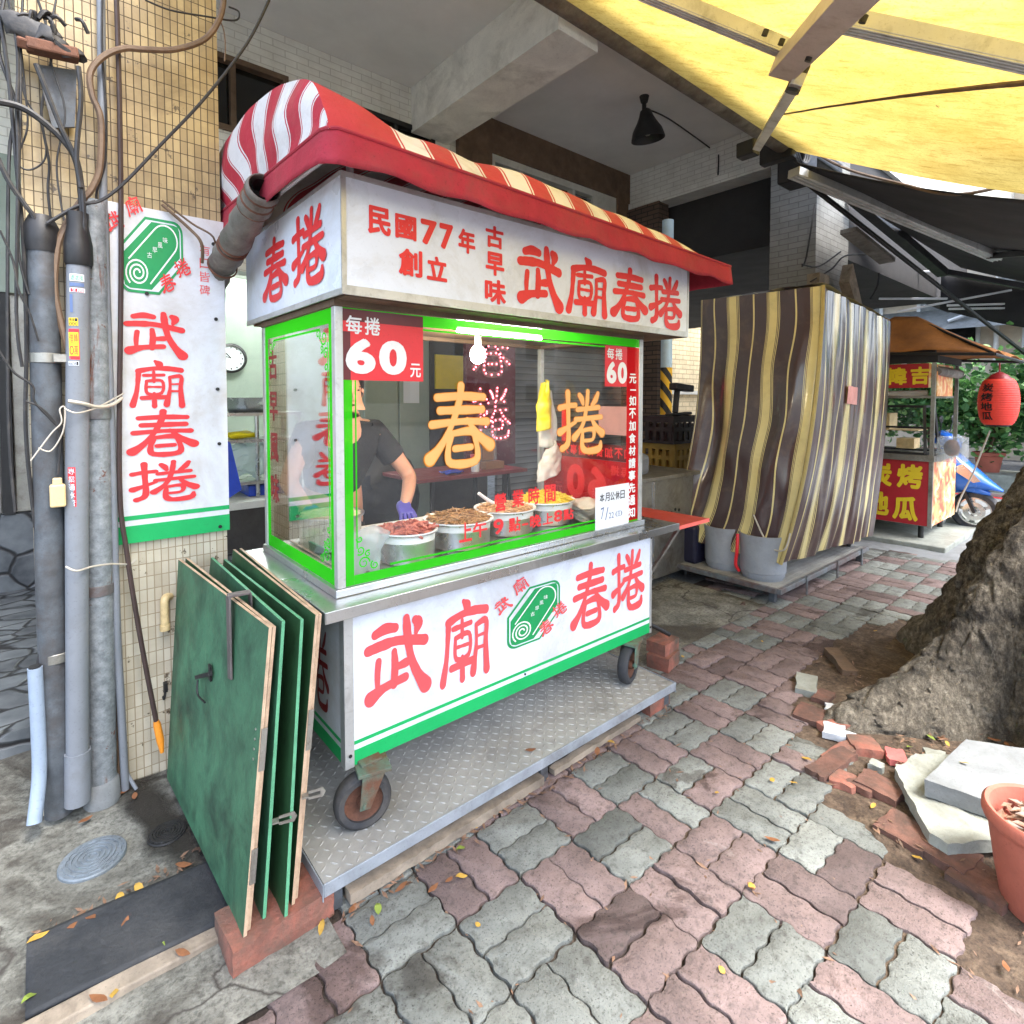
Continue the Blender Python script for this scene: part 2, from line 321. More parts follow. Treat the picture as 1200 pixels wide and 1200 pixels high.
def paver_mat():
    t = NT('weathered_concrete_paver')
    a = t.n('VertexColor', _layer_name='Col')
    n = t.ramp(t.noise(5, 9, .7, dist=.3), [(.28, (.60,)*3), (.72, (1.24,)*3)])
    c = t.mix(1., a.outputs['Color'], n, 'MULTIPLY')
    c = t.mix(1., c, t.ramp(t.noise(1.3, 7, .7), [(.3, (.76,)*3), (.65, (1.08,)*3)]), 'MULTIPLY')
    c = t.mix(t.ramp(t.noise(150, 3, .8), [(.34, .75), (.44, 0.)]), c, S(48, 46, 44))
    st = t.ramp(t.noise(2.6, 6, .6, dist=.6), [(.59, 0.), (.63, .85)])
    c = t.mix(t.ramp(t.noise(34, 6, .7), [(.50, 0.), (.70, .6)]), c, S(58, 55, 52))
    c = t.mix(st, c, t.mix(1., c, (.42, .38, .36), 'MULTIPLY'))
    pale = t.ramp(t.noise(7.5, 6, .7, dist=.7), [(.66, 0.), (.76, .45)])
    c = t.mix(pale, c, S(168, 166, 160))
    h = t.math('ADD', t.noise(18, 8, .7), t.math('MULTIPLY', t.noise(190, 4, .7), .6))
    return t.done(t.bsdf(c, .88, 0, .3, t.bump(h, .7, .010)))
M['paver'] = paver_mat()
def checker_mat():
    t = NT('galvanised_checker_plate')
    c = t.ramp(t.noise(5, 8, .7), [(.3, S(138, 138, 134)), (.7, S(174, 174, 169))])
    c = t.mix(t.ramp(t.noise(3.2, 8, .7, dist=.5), [(.56, 0.), (.75, .7)]), c, S(78, 72, 64))
    return t.done(t.bsdf(c, t.ramp(t.noise(9, 6), [(.3, .45), (.7, .7)]), .15, .5, t.bump(t.noise(120, 4), .12, .004)))
M['checker'] = checker_mat()
def bark_mat():
    t = NT('rough_tree_bark')
    mpb = t.n('Mapping'); mpb.inputs['Scale'].default_value = (1.5, 1.5, .75); t.l(t.obj(), mpb.inputs[0])
    n1 = t.math('ADD', t.math('MULTIPLY', t.noise(24, 12, .82, mpb.outputs[0], .15), .65), t.math('MULTIPLY', t.noise(4.5, 8, .7), .35))
    c = t.ramp(n1, [(.39, S(20, 18, 17)), (.46, S(84, 77, 68)), (.53, S(150, 140, 124)), (.61, S(214, 204, 184))])
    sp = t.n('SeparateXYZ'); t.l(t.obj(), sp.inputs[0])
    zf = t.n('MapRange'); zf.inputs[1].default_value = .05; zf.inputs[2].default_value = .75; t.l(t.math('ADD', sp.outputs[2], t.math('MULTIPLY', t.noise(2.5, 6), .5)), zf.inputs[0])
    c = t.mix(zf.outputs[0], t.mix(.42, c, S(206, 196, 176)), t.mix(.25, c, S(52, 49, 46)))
    c = t.mix(t.ramp(t.noise(38, 5, .7), [(.64, 0.), (.70, .6)]), c, S(206, 188, 152))
    vo = t.n('TexVoronoi', _feature='DISTANCE_TO_EDGE', Scale=13.); nz_ = t.n('TexNoise', Scale=6., Detail=9., Roughness=.7); t.l(t.obj(), nz_.inputs['Vector']); mp_ = t.n('Mapping'); mp_.inputs['Scale'].default_value = (1.6, 1.6, .8); t.l(t.mix(.4, t.obj(), nz_.outputs['Color']), mp_.inputs[0]); t.l(mp_.outputs[0], vo.inputs['Vector'])
    cr = t.ramp(vo.outputs['Distance'], [(0., 0.), (.09, 1.)])
    c = t.mix(t.math('MULTIPLY', t.math('SUBTRACT', 1., cr), .4), c, S(30, 26, 23))
    h = t.math('ADD', t.math('ADD', t.noise(22, 10, .75, dist=1.), t.math('MULTIPLY', t.noise(75, 6, .7), .5)), t.math('ADD', t.math('MULTIPLY', cr, .4), t.math('MULTIPLY', n1, 1.6)))
    return t.done(t.bsdf(c, .92, 0, .3, t.bump(h, 1., .05)))
M['bark'] = bark_mat()
def awning_mat():
    t = NT('yellow_translucent_awning_canvas')
    n = t.noise(2.2, 9, .7)
    c = t.ramp(n, [(.25, S(184, 156, 78)), (.7, S(216, 192, 112))])
    mp = t.n('Mapping'); mp.inputs['Scale'].default_value = (7, 2.0, 3); mp.inputs['Rotation'].default_value = (0, 0, .4); t.l(t.obj(), mp.inputs[0])
    c = t.mix(t.ramp(t.noise(2.6, 8, .75, mp.outputs[0]), [(.50, 0.), (.68, .7)]), c, S(140, 108, 40))
    c = t.mix(t.ramp(t.noise(.9, 6, .7), [(.35, .45), (.6, 0.)]), c, S(150, 118, 46))
    c = t.mix(t.ramp(t.noise(60, 4, .75), [(.36, .5), (.46, 0.)]), c, S(150, 116, 40))
    mp2 = t.n('Mapping'); mp2.inputs['Scale'].default_value = (9, 22, 9); t.l(t.obj(), mp2.inputs[0])
    c = t.mix(t.ramp(t.noise(1., 3, .6, mp2.outputs[0]), [(.74, 0.), (.77, .75)]), c, S(92, 74, 36))
    d = t.n('BsdfDiffuse'); b = t.n('BsdfTranslucent'); t.l(c, d.inputs[0]); t.l(c, b.inputs[0])
    m = t.n('MixShader'); m.inputs[0].default_value = .5; t.l(d.outputs[0], m.inputs[1]); t.l(b.outputs[0], m.inputs[2])
    return t.done(m)
M['awning'] = awning_mat()
def stripe_mat(name, period, stops, rough=.6, dirt=None, bump=.15, coat=0., damt=.35, bsc=14):
    t = NT(name)
    sp = t.n('SeparateXYZ'); t.l(t.uv(), sp.inputs[0])
    x = t.math('FRACT', t.math('MULTIPLY', sp.outputs[0], 1./period))
    c = t.ramp(x, stops, 'CONSTANT')
    ob = t.co.outputs['Object']
    c = t.mix(1., c, t.ramp(t.noise(3, 8, .7, ob), [(.25, (.82,)*3), (.75, (1.1,)*3)]), 'MULTIPLY')
    if dirt: c = t.mix(t.math('MULTIPLY', t.ramp(t.noise(4, 8, .72, ob, .4), [(.5, 0.), (.75, 1.)]), damt), c, dirt)
    return t.done(t.bsdf(c, rough, 0, .5, t.bump(t.noise(bsc, 6, .6, ob), bump, .02), Coat_Weight=coat, Coat_Roughness=.14))
RD, WH = S(178, 40, 62), S(216, 215, 216)
M['redstripe'] = stripe_mat('red_white_striped_canvas', .20, [(0, RD), (.40, WH), (.435, RD), (.47, WH), (.90, RD), (.93, WH), (.965, RD)], .65, S(120, 96, 88), bump=.4, damt=.5)
BR, YE = S(66, 48, 48), S(214, 200, 138)
M['tarp'] = stripe_mat('brown_yellow_striped_tarpaulin', .30, [(0, YE), (.17, BR), (.185, YE), (.20, BR), (.22, YE), (.235, BR), (.575, YE), (.615, BR), (.93, YE), (.945, BR), (.96, YE), (.975, BR), (.988, YE)], .3, S(130, 112, 84), .3, .7, damt=.4, bsc=6)
def hazard_mat():
    t = NT('yellow_black_hazard_band')
    sp = t.n('SeparateXYZ'); t.l(t.obj(), sp.inputs[0])
    x = t.math('FRACT', t.math('MULTIPLY', t.math('ADD', t.math('ADD', sp.outputs[2], sp.outputs[0]), t.math('MULTIPLY', sp.outputs[1], -1.)), 5.))
    return t.done(t.bsdf(t.ramp(x, [(0, S(226, 176, 40)), (.5, S(36, 34, 32))], 'CONSTANT'), .5))
M['hazard'] = hazard_mat()
def photo_mat():
    t = NT('printed_food_poster')
    c = t.ramp(t.noise(6, 5, .6, dist=1.2), [(.3, S(206, 60, 56)), (.42, S(232, 120, 90)), (.52, S(240, 190, 120)), (.62, S(250, 226, 190)), (.72, S(120, 80, 140))])
    return t.done(t.bsdf(c, .4))
M['poster'] = photo_mat()
def food(name, c1, c2, sc=60):
    t = NT(name); c = t.ramp(t.noise(sc, 5, .6), [(.3, c1), (.7, c2)])
    return t.done(t.bsdf(c, .5, 0, .5, t.bump(t.noise(sc, 5), .6, .01)))
M['meat'] = food('red_pork_strips', S(140, 58, 48), S(206, 120, 100))
M['tofu'] = food('brown_shredded_tofu', S(128, 88, 52), S(196, 152, 100))
M['peanut'] = food('tan_shredded_radish', S(176, 126, 84), S(222, 184, 140))
M['egg'] = food('yellow_shredded_egg', S(216, 182, 40), S(244, 224, 104))
M['noodle'] = food('pale_cream_bean_sprouts', S(206, 196, 150), S(240, 234, 204))
M['litter'] = food('dry_leaf_litter', S(66, 50, 40), S(150, 118, 96), 30)
# ------------------------------------------------------------------ mesh builder
WL = {}
class MB:
    def __init__(s): s.v = []; s.f = []; s.uv = None
    def add(s, vs, fs):
        k = len(s.v); s.v += [Vector(x) for x in vs]; s.f += [[i+k for i in f] for f in fs]; return s
    def box(s, x0, x1, y0, y1, z0, z1, rot=None, c=None):
        vs = [Vector((x, y, z)) for z in (z0, z1) for y in (y0, y1) for x in (x0, x1)]
        if rot is not None:
            c = Vector(c) if c is not None else Vector(((x0+x1)/2, (y0+y1)/2, (z0+z1)/2)); vs = [rot @ (p-c)+c for p in vs]
        return s.add(vs, [(0, 2, 3, 1), (4, 5, 7, 6), (0, 1, 5, 4), (2, 6, 7, 3), (0, 4, 6, 2), (1, 3, 7, 5)])
    def beam(s, a, b, w, h, up=ZV):
        a, b = Vector(a), Vector(b); d = (b-a).normalized(); x = d.cross(Vector(up))
        if x.length < 1e-4: x = d.cross(Vector((1, 0, 0)))
        x.normalize(); y = x.cross(d).normalized()
        vs = [p + x*(i*w/2) + y*(j*h/2) for p in (a, b) for (i, j) in ((-1, -1), (1, -1), (1, 1), (-1, 1))]
        return s.add(vs, [(3, 2, 1, 0), (4, 5, 6, 7), (0, 1, 5, 4), (1, 2, 6, 5), (2, 3, 7, 6), (3, 0, 4, 7)])
    def tube(s, pts, r, n=10, cap=True):
        pts = [Vector(p) for p in pts]; rs = r if hasattr(r, '__len__') else [r]*len(pts)
        rings = []; pv = None
        for i, p in enumerate(pts):
            d = (pts[min(i+1, len(pts)-1)] - pts[max(i-1, 0)]).normalized()
            if pv is None:
                x = d.cross(ZV)
                if x.length < .05: x = d.cross(Vector((1, 0, 0)))
            else: x = pv - d*pv.dot(d)
            x.normalize(); pv = x; y = d.cross(x)
            rings.append([p + (x*math.cos(2*math.pi*k/n) + y*math.sin(2*math.pi*k/n))*rs[i] for k in range(n)])
        vs = [q for rg in rings for q in rg]; fs = []
        for i in range(len(pts)-1):
            for k in range(n): fs.append((i*n+k, i*n+(k+1) % n, (i+1)*n+(k+1) % n, (i+1)*n+k))
        if cap: fs += [tuple(range(n))[::-1], tuple((len(pts)-1)*n+k for k in range(n))]
        return s.add(vs, fs)
    def cyl(s, a, b, r, r2=None, n=24, cap=True): return s.tube([a, b], [r, r if r2 is None else r2], n, cap)
    def lathe(s, prof, c, n=32, sx=1., sy=1., rot=None):
        c = Vector(c); vs = []; fs = []
        for (r, z) in prof:
            for k in range(n):
                p = Vector((r*math.cos(2*math.pi*k/n)*sx, r*math.sin(2*math.pi*k/n)*sy, z)); vs.append(c + (rot @ p if rot is not None else p))
        for i in range(len(prof)-1):
            for k in range(n): fs.append((i*n+k, i*n+(k+1) % n, (i+1)*n+(k+1) % n, (i+1)*n+k))
        return s.add(vs, fs)
    def prism(s, poly, o, u, v, th):
        o, u, v = Vector(o), Vector(u), Vector(v); nrm = u.cross(v).normalized(); n = len(poly)
        A = [o+u*a+v*b for a, b in poly]; B = [p+nrm*th for p in A]
        return s.add(A+B, [tuple(range(n))[::-1], tuple(range(n, 2*n))] + [(i, (i+1) % n, n+(i+1) % n, n+i) for i in range(n)])
    def sphere(s, c, rx, ry, rz, n=16, m=10, rot=None):
        pr = [(max(1e-4, math.sin(math.pi*i/m)), -math.cos(math.pi*i/m)) for i in range(m+1)]
        k = len(s.v); s.lathe(pr, (0, 0, 0), n)
        for i in range(k, len(s.v)):
            p = s.v[i]; q = Vector((p.x*rx, p.y*ry, p.z*rz)); s.v[i] = Vector(c) + (rot @ q if rot is not None else q)
        return s
    def grid(s, fn, nu, nv, uvf=None, closed=False):
        k = len(s.v); 
        for j in range(nv+1):
            for i in range(nu+1): s.v.append(Vector(fn(i/nu, j/nv)))
        for j in range(nv):
            for i in range(nu): s.f.append([k+j*(nu+1)+i, k+j*(nu+1)+i+1, k+(j+1)*(nu+1)+i+1, k+(j+1)*(nu+1)+i])
        if uvf:
            if s.uv is None: s.uv = {}
            for j in range(nv+1):
                for i in range(nu+1): s.uv[k+j*(nu+1)+i] = uvf(i/nu, j/nv)
        return s
    def split(s):
        """the separate pieces in this builder, each as its own builder"""
        par = list(range(len(s.v)))
        def fd(i):
            while par[i] != i: par[i] = par[par[i]]; i = par[i]
            return i
        for f in s.f:
            a = fd(f[0])
            for q in f[1:]: par[fd(q)] = a
        out = {}
        for f in s.f:
            m_ = out.setdefault(fd(f[0]), (MB(), {})); mb, ix = m_
            for q in f:
                if q not in ix: ix[q] = len(mb.v); mb.v.append(s.v[q])
            mb.f.append([ix[q] for q in f])
        return [m_[0] for m_ in out.values()]
    def pieces(s, name, m, parent=None, **kw): return [p.build(name, m, parent, **kw) for p in s.split()]
    def build(s, name, m, parent=None, smooth=False, bev=0., ang=40, solid=0., sub=0):
        me = bpy.data.meshes.new(name)
        off = WL.get(parent.name, Vector()) if parent else Vector()
        me.from_pydata([tuple(p-off) for p in s.v], [], s.f); me.update()
        if s.uv:
            ul = me.uv_layers.new(name='UVMap')
            for lp in me.loops: ul.data[lp.index].uv = s.uv.get(lp.vertex_index, (0, 0))
        for mm in (m if isinstance(m, (list, tuple)) else [m]): me.materials.append(mm)
        if smooth: me.shade_smooth(); me.set_sharp_from_angle(angle=R(ang))
        o = bpy.data.objects.new(name, me); COL.objects.link(o)
        if parent: o.parent = parent
        WL[o.name] = off
        if solid: x = o.modifiers.new('thick', 'SOLIDIFY'); x.thickness = solid; x.offset = 0
        if bev: x = o.modifiers.new('bevel', 'BEVEL'); x.width = bev; x.segments = 2; x.limit_method = 'ANGLE'; x.angle_limit = R(35)
        if sub: x = o.modifiers.new('sub', 'SUBSURF'); x.levels = sub; x.render_levels = sub
        return o
def tag(o, label, cat, group=None, kind=None):
    o['label'] = label; o['category'] = cat
    if group: o['group'] = group
    if kind: o['kind'] = kind
    return o
def thing(name, label, cat, loc=(0, 0, 0), group=None):
    o = bpy.data.objects.new(name, None); COL.objects.link(o); o.location = loc; o.empty_display_size = .1
    WL[o.name] = Vector(loc); return tag(o, label, cat, group)
def struct(o, label=None): 
    o['kind'] = 'structure'
    if label: o['label'] = label
    return o
def dup(root, loc, rz=0., label=None, group=None, scale=None):
    r = root.copy(); COL.objects.link(r); r.location = loc; r.rotation_euler = (0, 0, rz)
    if scale: r.scale = (scale,)*3
    if label: r['label'] = label
    if group: r['group'] = group
    for ch in list(root.children):
        c = ch.copy(); COL.objects.link(c); c.parent = r
        for g in ch.children: d = g.copy(); COL.objects.link(d); d.parent = c
    return r
def smooth_path(pts, n=8):
    pts = [Vector(p) for p in pts]; out = []
    for i in range(len(pts)-1):
        p0, p1, p2, p3 = pts[max(i-1, 0)], pts[i], pts[i+1], pts[min(i+2, len(pts)-1)]
        for k in range(n):
            t = k/n; out.append(.5*((2*p1)+(p2-p0)*t+(2*p0-5*p1+4*p2-p3)*t*t+(3*p1-p0-3*p2+p3)*t**3))
    return out+[pts[-1]]
# ------------------------------------------------------------------ lettering
GC = {}
def glyph(ch, bold=.012):
    if (ch, bold) in GC: return GC[(ch, bold)]
    cu = bpy.data.curves.new('t', 'FONT'); cu.body = ch; cu.size = 1; cu.offset = 0; cu.resolution_u = 4
    o = bpy.data.objects.new('t', cu); COL.objects.link(o); bpy.context.view_layer.update()
    dg = bpy.context.evaluated_depsgraph_get(); me = o.evaluated_get(dg).to_mesh()
    vs = [(p.co.x, p.co.y) for p in me.vertices]; fs = [list(p.vertices) for p in me.polygons]
    o.evaluated_get(dg).to_mesh_clear(); bpy.data.objects.remove(o); bpy.data.curves.remove(cu)
    if not vs: vs = [(0, 0), (1, 1)]
    x0, x1 = min(a for a, b in vs), max(a for a, b in vs); y0, y1 = min(b for a, b in vs), max(b for a, b in vs)
    asp = (x1-x0)/max(1e-6, y1-y0)
    W, H = max(1e-6, x1-x0), max(1e-6, y1-y0); bo = max(0, bold)
    nd = 0 if bo < .004 else (6 if bo < .025 else 10)
    sh = [(0, 0)]+[(bo*math.cos(2*math.pi*k/nd), bo*math.sin(2*math.pi*k/nd)) for k in range(nd)]
    VS = [[((a-x0+dx+bo)/(W+2*bo), (b-y0+dy+bo)/(H+2*bo)) for a, b in vs] for dx, dy in sh]
    GC[(ch, bold)] = (VS, [fs]*len(VS), asp); return GC[(ch, bold)]
BRUSH = {
'武': [[(14, 13, 8), (30, 9, 9), (46, 11, 8)], [(3, 30, 8), (25, 28, 9), (52, 28, 8), (95, 37, 9)], [(44, 40, 7), (45, 58, 8), (43, 80, 8)], [(46, 60, 7), (64, 58, 8)],
      [(19, 46, 7), (17, 62, 7), (17, 80, 6)], [(6, 88, 11), (28, 80, 8), (62, 76, 8)], [(64, 3, 8), (66, 25, 9), (71, 52, 8), (82, 76, 9), (96, 95, 12)], [(79, 8, 8), (84, 13, 10), (80, 24, 6)]],
'廟': [[(46, 2, 6), (54, 9, 10), (58, 15, 6)], [(14, 24, 8), (40, 18, 7), (70, 17, 8), (96, 20, 8)], [(15, 24, 8), (13, 48, 7), (10, 70, 7), (3, 96, 9)], [(24, 33, 6), (62, 31, 6)], [(43, 25, 6), (43, 46, 6)],
      [(29, 45, 6), (58, 44, 6), (57, 70, 6), (30, 71, 6), (29, 45, 6)], [(31, 57, 5), (56, 57, 5)], [(20, 81, 7), (66, 79, 7)], [(43, 71, 6), (43, 98, 8)],
      [(73, 36, 6), (73, 62, 6), (66, 95, 9)], [(73, 36, 6), (95, 34, 7), (94, 60, 7), (96, 97, 9)], [(74, 51, 5), (93, 50, 5)], [(74, 66, 5), (93, 66, 5)]],
'春': [[(14, 15, 8), (50, 13, 8), (86, 14, 8)], [(18, 31, 8), (84, 30, 8)], [(6, 48, 8), (50, 45, 7), (92, 46, 8)], [(50, 0, 8), (47, 20, 8), (34, 52, 7), (18, 76, 8), (3, 90, 11)], [(60, 43, 6), (76, 62, 8), (97, 77, 11)],
      [(36, 60, 7), (66, 58, 8), (74, 72, 7), (73, 96, 8), (34, 97, 8), (30, 78, 7), (36, 60, 7)], [(40, 79, 7), (66, 78, 7)]],
'捲': [[(2, 26, 8), (18, 23, 7), (36, 22, 7)], [(19, 2, 8), (20, 40, 7), (20, 80, 8), (7, 90, 8)], [(2, 64, 9), (16, 58, 7), (36, 49, 6)], [(45, 6, 7), (50, 12, 8), (53, 20, 6)], [(88, 3, 7), (82, 14, 8), (74, 22, 6)], [(64, 0, 7), (62, 20, 7), (57, 44, 7)],
      [(40, 29, 7), (90, 26, 7)], [(36, 45, 7), (96, 42, 7)], [(57, 44, 7), (48, 60, 7), (33, 74, 9)], [(72, 43, 6), (83, 58, 8), (98, 69, 10)], [(49, 64, 6), (76, 62, 7), (76, 78, 6), (54, 80, 6)], [(52, 66, 6), (51, 88, 8), (62, 97, 8), (90, 95, 9), (95, 84, 6)]],
}
def ribbon(pts, tint=1.0):
    P2 = smooth_path([(a, 100-b, w) for a, b, w in pts], 5)
    L, Rr = [], []
    n = len(P2)
    for i, p in enumerate(P2):
        a, b = P2[max(0, i-1)], P2[min(n-1, i+1)]; d = Vector((b.x-a.x, b.y-a.y))
        if d.length < 1e-6: d = Vector((1, 0))
        d.normalize(); nx, ny = -d.y, d.x; w = max(2., 7.4+(p.z-7.4)*1.7+1.1*mnoise.noise(Vector((p.x*.11, p.y*.11, pts[0][0]))))*.5*tint; P2[i] = Vector((p.x, p.y, 2*w/tint))
        L.append((p.x+nx*w, p.y+ny*w)); Rr.append((p.x-nx*w, p.y-ny*w))
    return P2, L, Rr
def brush(ch, tint=1.0):
    if (ch, 'b', tint) in GC: return GC[(ch, 'b', tint)]
    VS, FS = [], []
    for st in BRUSH[ch]:
        P2, L, Rr = ribbon(st, tint); n = len(P2)
        vs = L+Rr; fs = [[i, n+i, n+i+1, i+1] for i in range(n-1)]
        VS.append(vs); FS.append(fs)
        for e, nb in ((0, 1), (n-1, n-2)):
            p = P2[e]; w = p.z*.5*tint; d = Vector((p.x-P2[nb].x, p.y-P2[nb].y)); a0 = math.atan2(d.y, d.x)
            c = [(p.x+w*math.cos(a0-math.pi/2+math.pi*k/8), p.y+w*math.sin(a0-math.pi/2+math.pi*k/8)) for k in range(9)]
            VS[-1] = VS[-1]+c; k0 = len(VS[-1])-9; FS[-1].append(list(range(k0, k0+9)))
    VS = [[(a/100, b/100, (k % max(1, (len(v)-18)//2))/max(1, (len(v)-18)//2) if k < len(v)-18 else (0. if k < len(v)-9 else 1.)) for k, (a, b) in enumerate(v)] for v in VS]
    GC[(ch, 'b', tint)] = (VS, FS, 1.); return GC[(ch, 'b', tint)]
def put(mb, ch, o, u, v, nrm, bold=.012, style='f', tint=1., lay=.00012):
    """letter ch in the parallelogram o + a*u + b*v, each stroke a hair further out along nrm"""
    VS, FS, asp = (brush(ch, tint) if style == 'b' and ch in BRUSH else glyph(ch, bold))
    o, u, v, nrm = Vector(o), Vector(u), Vector(v), Vector(nrm).normalized()
    for i, (vs, fs) in enumerate(zip(VS, FS)):
        mb.add([o + u*q[0] + v*q[1] + nrm*(((.0002 if style == 'b' else lay)*i) + (.00016*q[2] if len(q) > 2 else 0)) for q in vs], fs)
def putbox(mb, ch, u0, v0, u1, v1, ax, val, nrm, **kw):
    um, vm = (u0+u1)/2, (v0+v1)/2
    vx = 1369 if ax == 'y' else 43
    dv = abs((467-vm)/(vx-um))*(u1-u0)*.8
    v0 += dv/2; v1 -= dv/2
    a, b = P(u0, vm, ax, val), P(u1, vm, ax, val); t, bt = P(um, v0, ax, val), P(um, v1, ax, val)
    U = b-a; U.z = 0; V = Vector((0, 0, t.z-bt.z)); o = a.copy(); o.z = bt.z
    put(mb, ch, o, U, V, nrm, **kw)
def chars(items, ax, val, nrm, m, parent, name='character', **kw):
    for it in items:
        mb = MB(); putbox(mb, *it, ax, val, nrm, **kw); mb.build(name, m, parent)
def line_text(mb, txt, o, u, v, nrm, gap=.12, **kw):
    """a row of letters along u (unit cell = |u|), same height v"""
    o, u, v = Vector(o), Vector(u), Vector(v)
    for i, c in enumerate(txt):
        if c != ' ': put(mb, c, o + u*(i*(1+gap)), u*(glyph(c)[2] if ord(c) < 256 and glyph(c)[2] < .8 and False else 1), v, nrm, **kw)
# ================================================================== SETTING
FRONT = Vector((0, -1, 0)); LEFT = Vector((-1, 0, 0))
b = MB(); b.box(-60, 80, -60, 80, -.6, -.02); struct(b.build('ground', M['asphalt']))
# joint sand under the pavers, concrete apron, soil round the tree
b = MB(); b.box(-1.6, 6.15, -2.6, 2.3, -.019, -.012); struct(b.build('joint_sand', M['joint']))
def hgt(x, y, a=.012): return a*mnoise.noise(Vector((x*3, y*3, 0))) + a*.5*mnoise.noise(Vector((x*11, y*11, 3)))
def apron_fn(x0, x1, y0, y1, z, a):
    return lambda s, t: (x0+(x1-x0)*s, y0+(y1-y0)*t, z + hgt(x0+(x1-x0)*s, y0+(y1-y0)*t, a))
b = MB(); b.grid(apron_fn(-2.6, .56, 1.30, 2.9, .008, .012), 80, 50)
b.grid(apron_fn(.56, 2.3, 1.475, 2.9, .004, .006), 40, 40)
b.grid(apron_fn(2.3, 3.72, 1.72, 2.9, .004, .008), 40, 40)
b.grid(apron_fn(-2.6, .1, -.2, 1.30, .008, .012), 60, 40)
struct(b.build('concrete_pavement', M['apron_conc'], smooth=True))
b = MB(); b.box(-8, 6.3, 2.88, 9, -.01, .1); struct(b.build('arcade_floor', M['flag']))
b = MB(); b.grid(apron_fn(5.9, 10.7, -1.0, 3.4, .0, .01), 70, 50); struct(b.build('concrete_path', M['concrete'], smooth=True))
# soil patch
def soil_fn(s, t):
    x, y = 1.95+2.6*s, -1.0+2.15*t
    return (x, y, .0 + .018*max(0, mnoise.noise(Vector((x*4, y*4, 1)))+.35) - (.02 if s < .02 or t > .98 else 0))
SOILPOLY = [(2.52, 1.02), (2.30, .80), (2.02, .60), (1.93, .44), (1.83, .30), (1.72, .15), (1.6, -.2), (1.6, -2), (6, -2), (6, .6), (3.3, 1.25), (2.75, 1.12)]
def inside(x, y, poly):
    r = False; n = len(poly)
    for i in range(n):
        (x1, y1), (x2, y2) = poly[i], poly[(i+1) % n]
        if (y1 > y) != (y2 > y) and x < (x2-x1)*(y-y1)/(y2-y1)+x1: r = not r
    return r
b = MB(); b.grid(lambda s, t: (lambda x, y: (x, y, -.010+(.018*max(0, mnoise.noise(Vector((x*5, y*5, 1)))+.3) if inside(x, y, SOILPOLY) else 0)))(1.5+3.4*s, -1.6+2.9*t), 170, 145)
struct(b.build('soil', M['soil'], smooth=True))
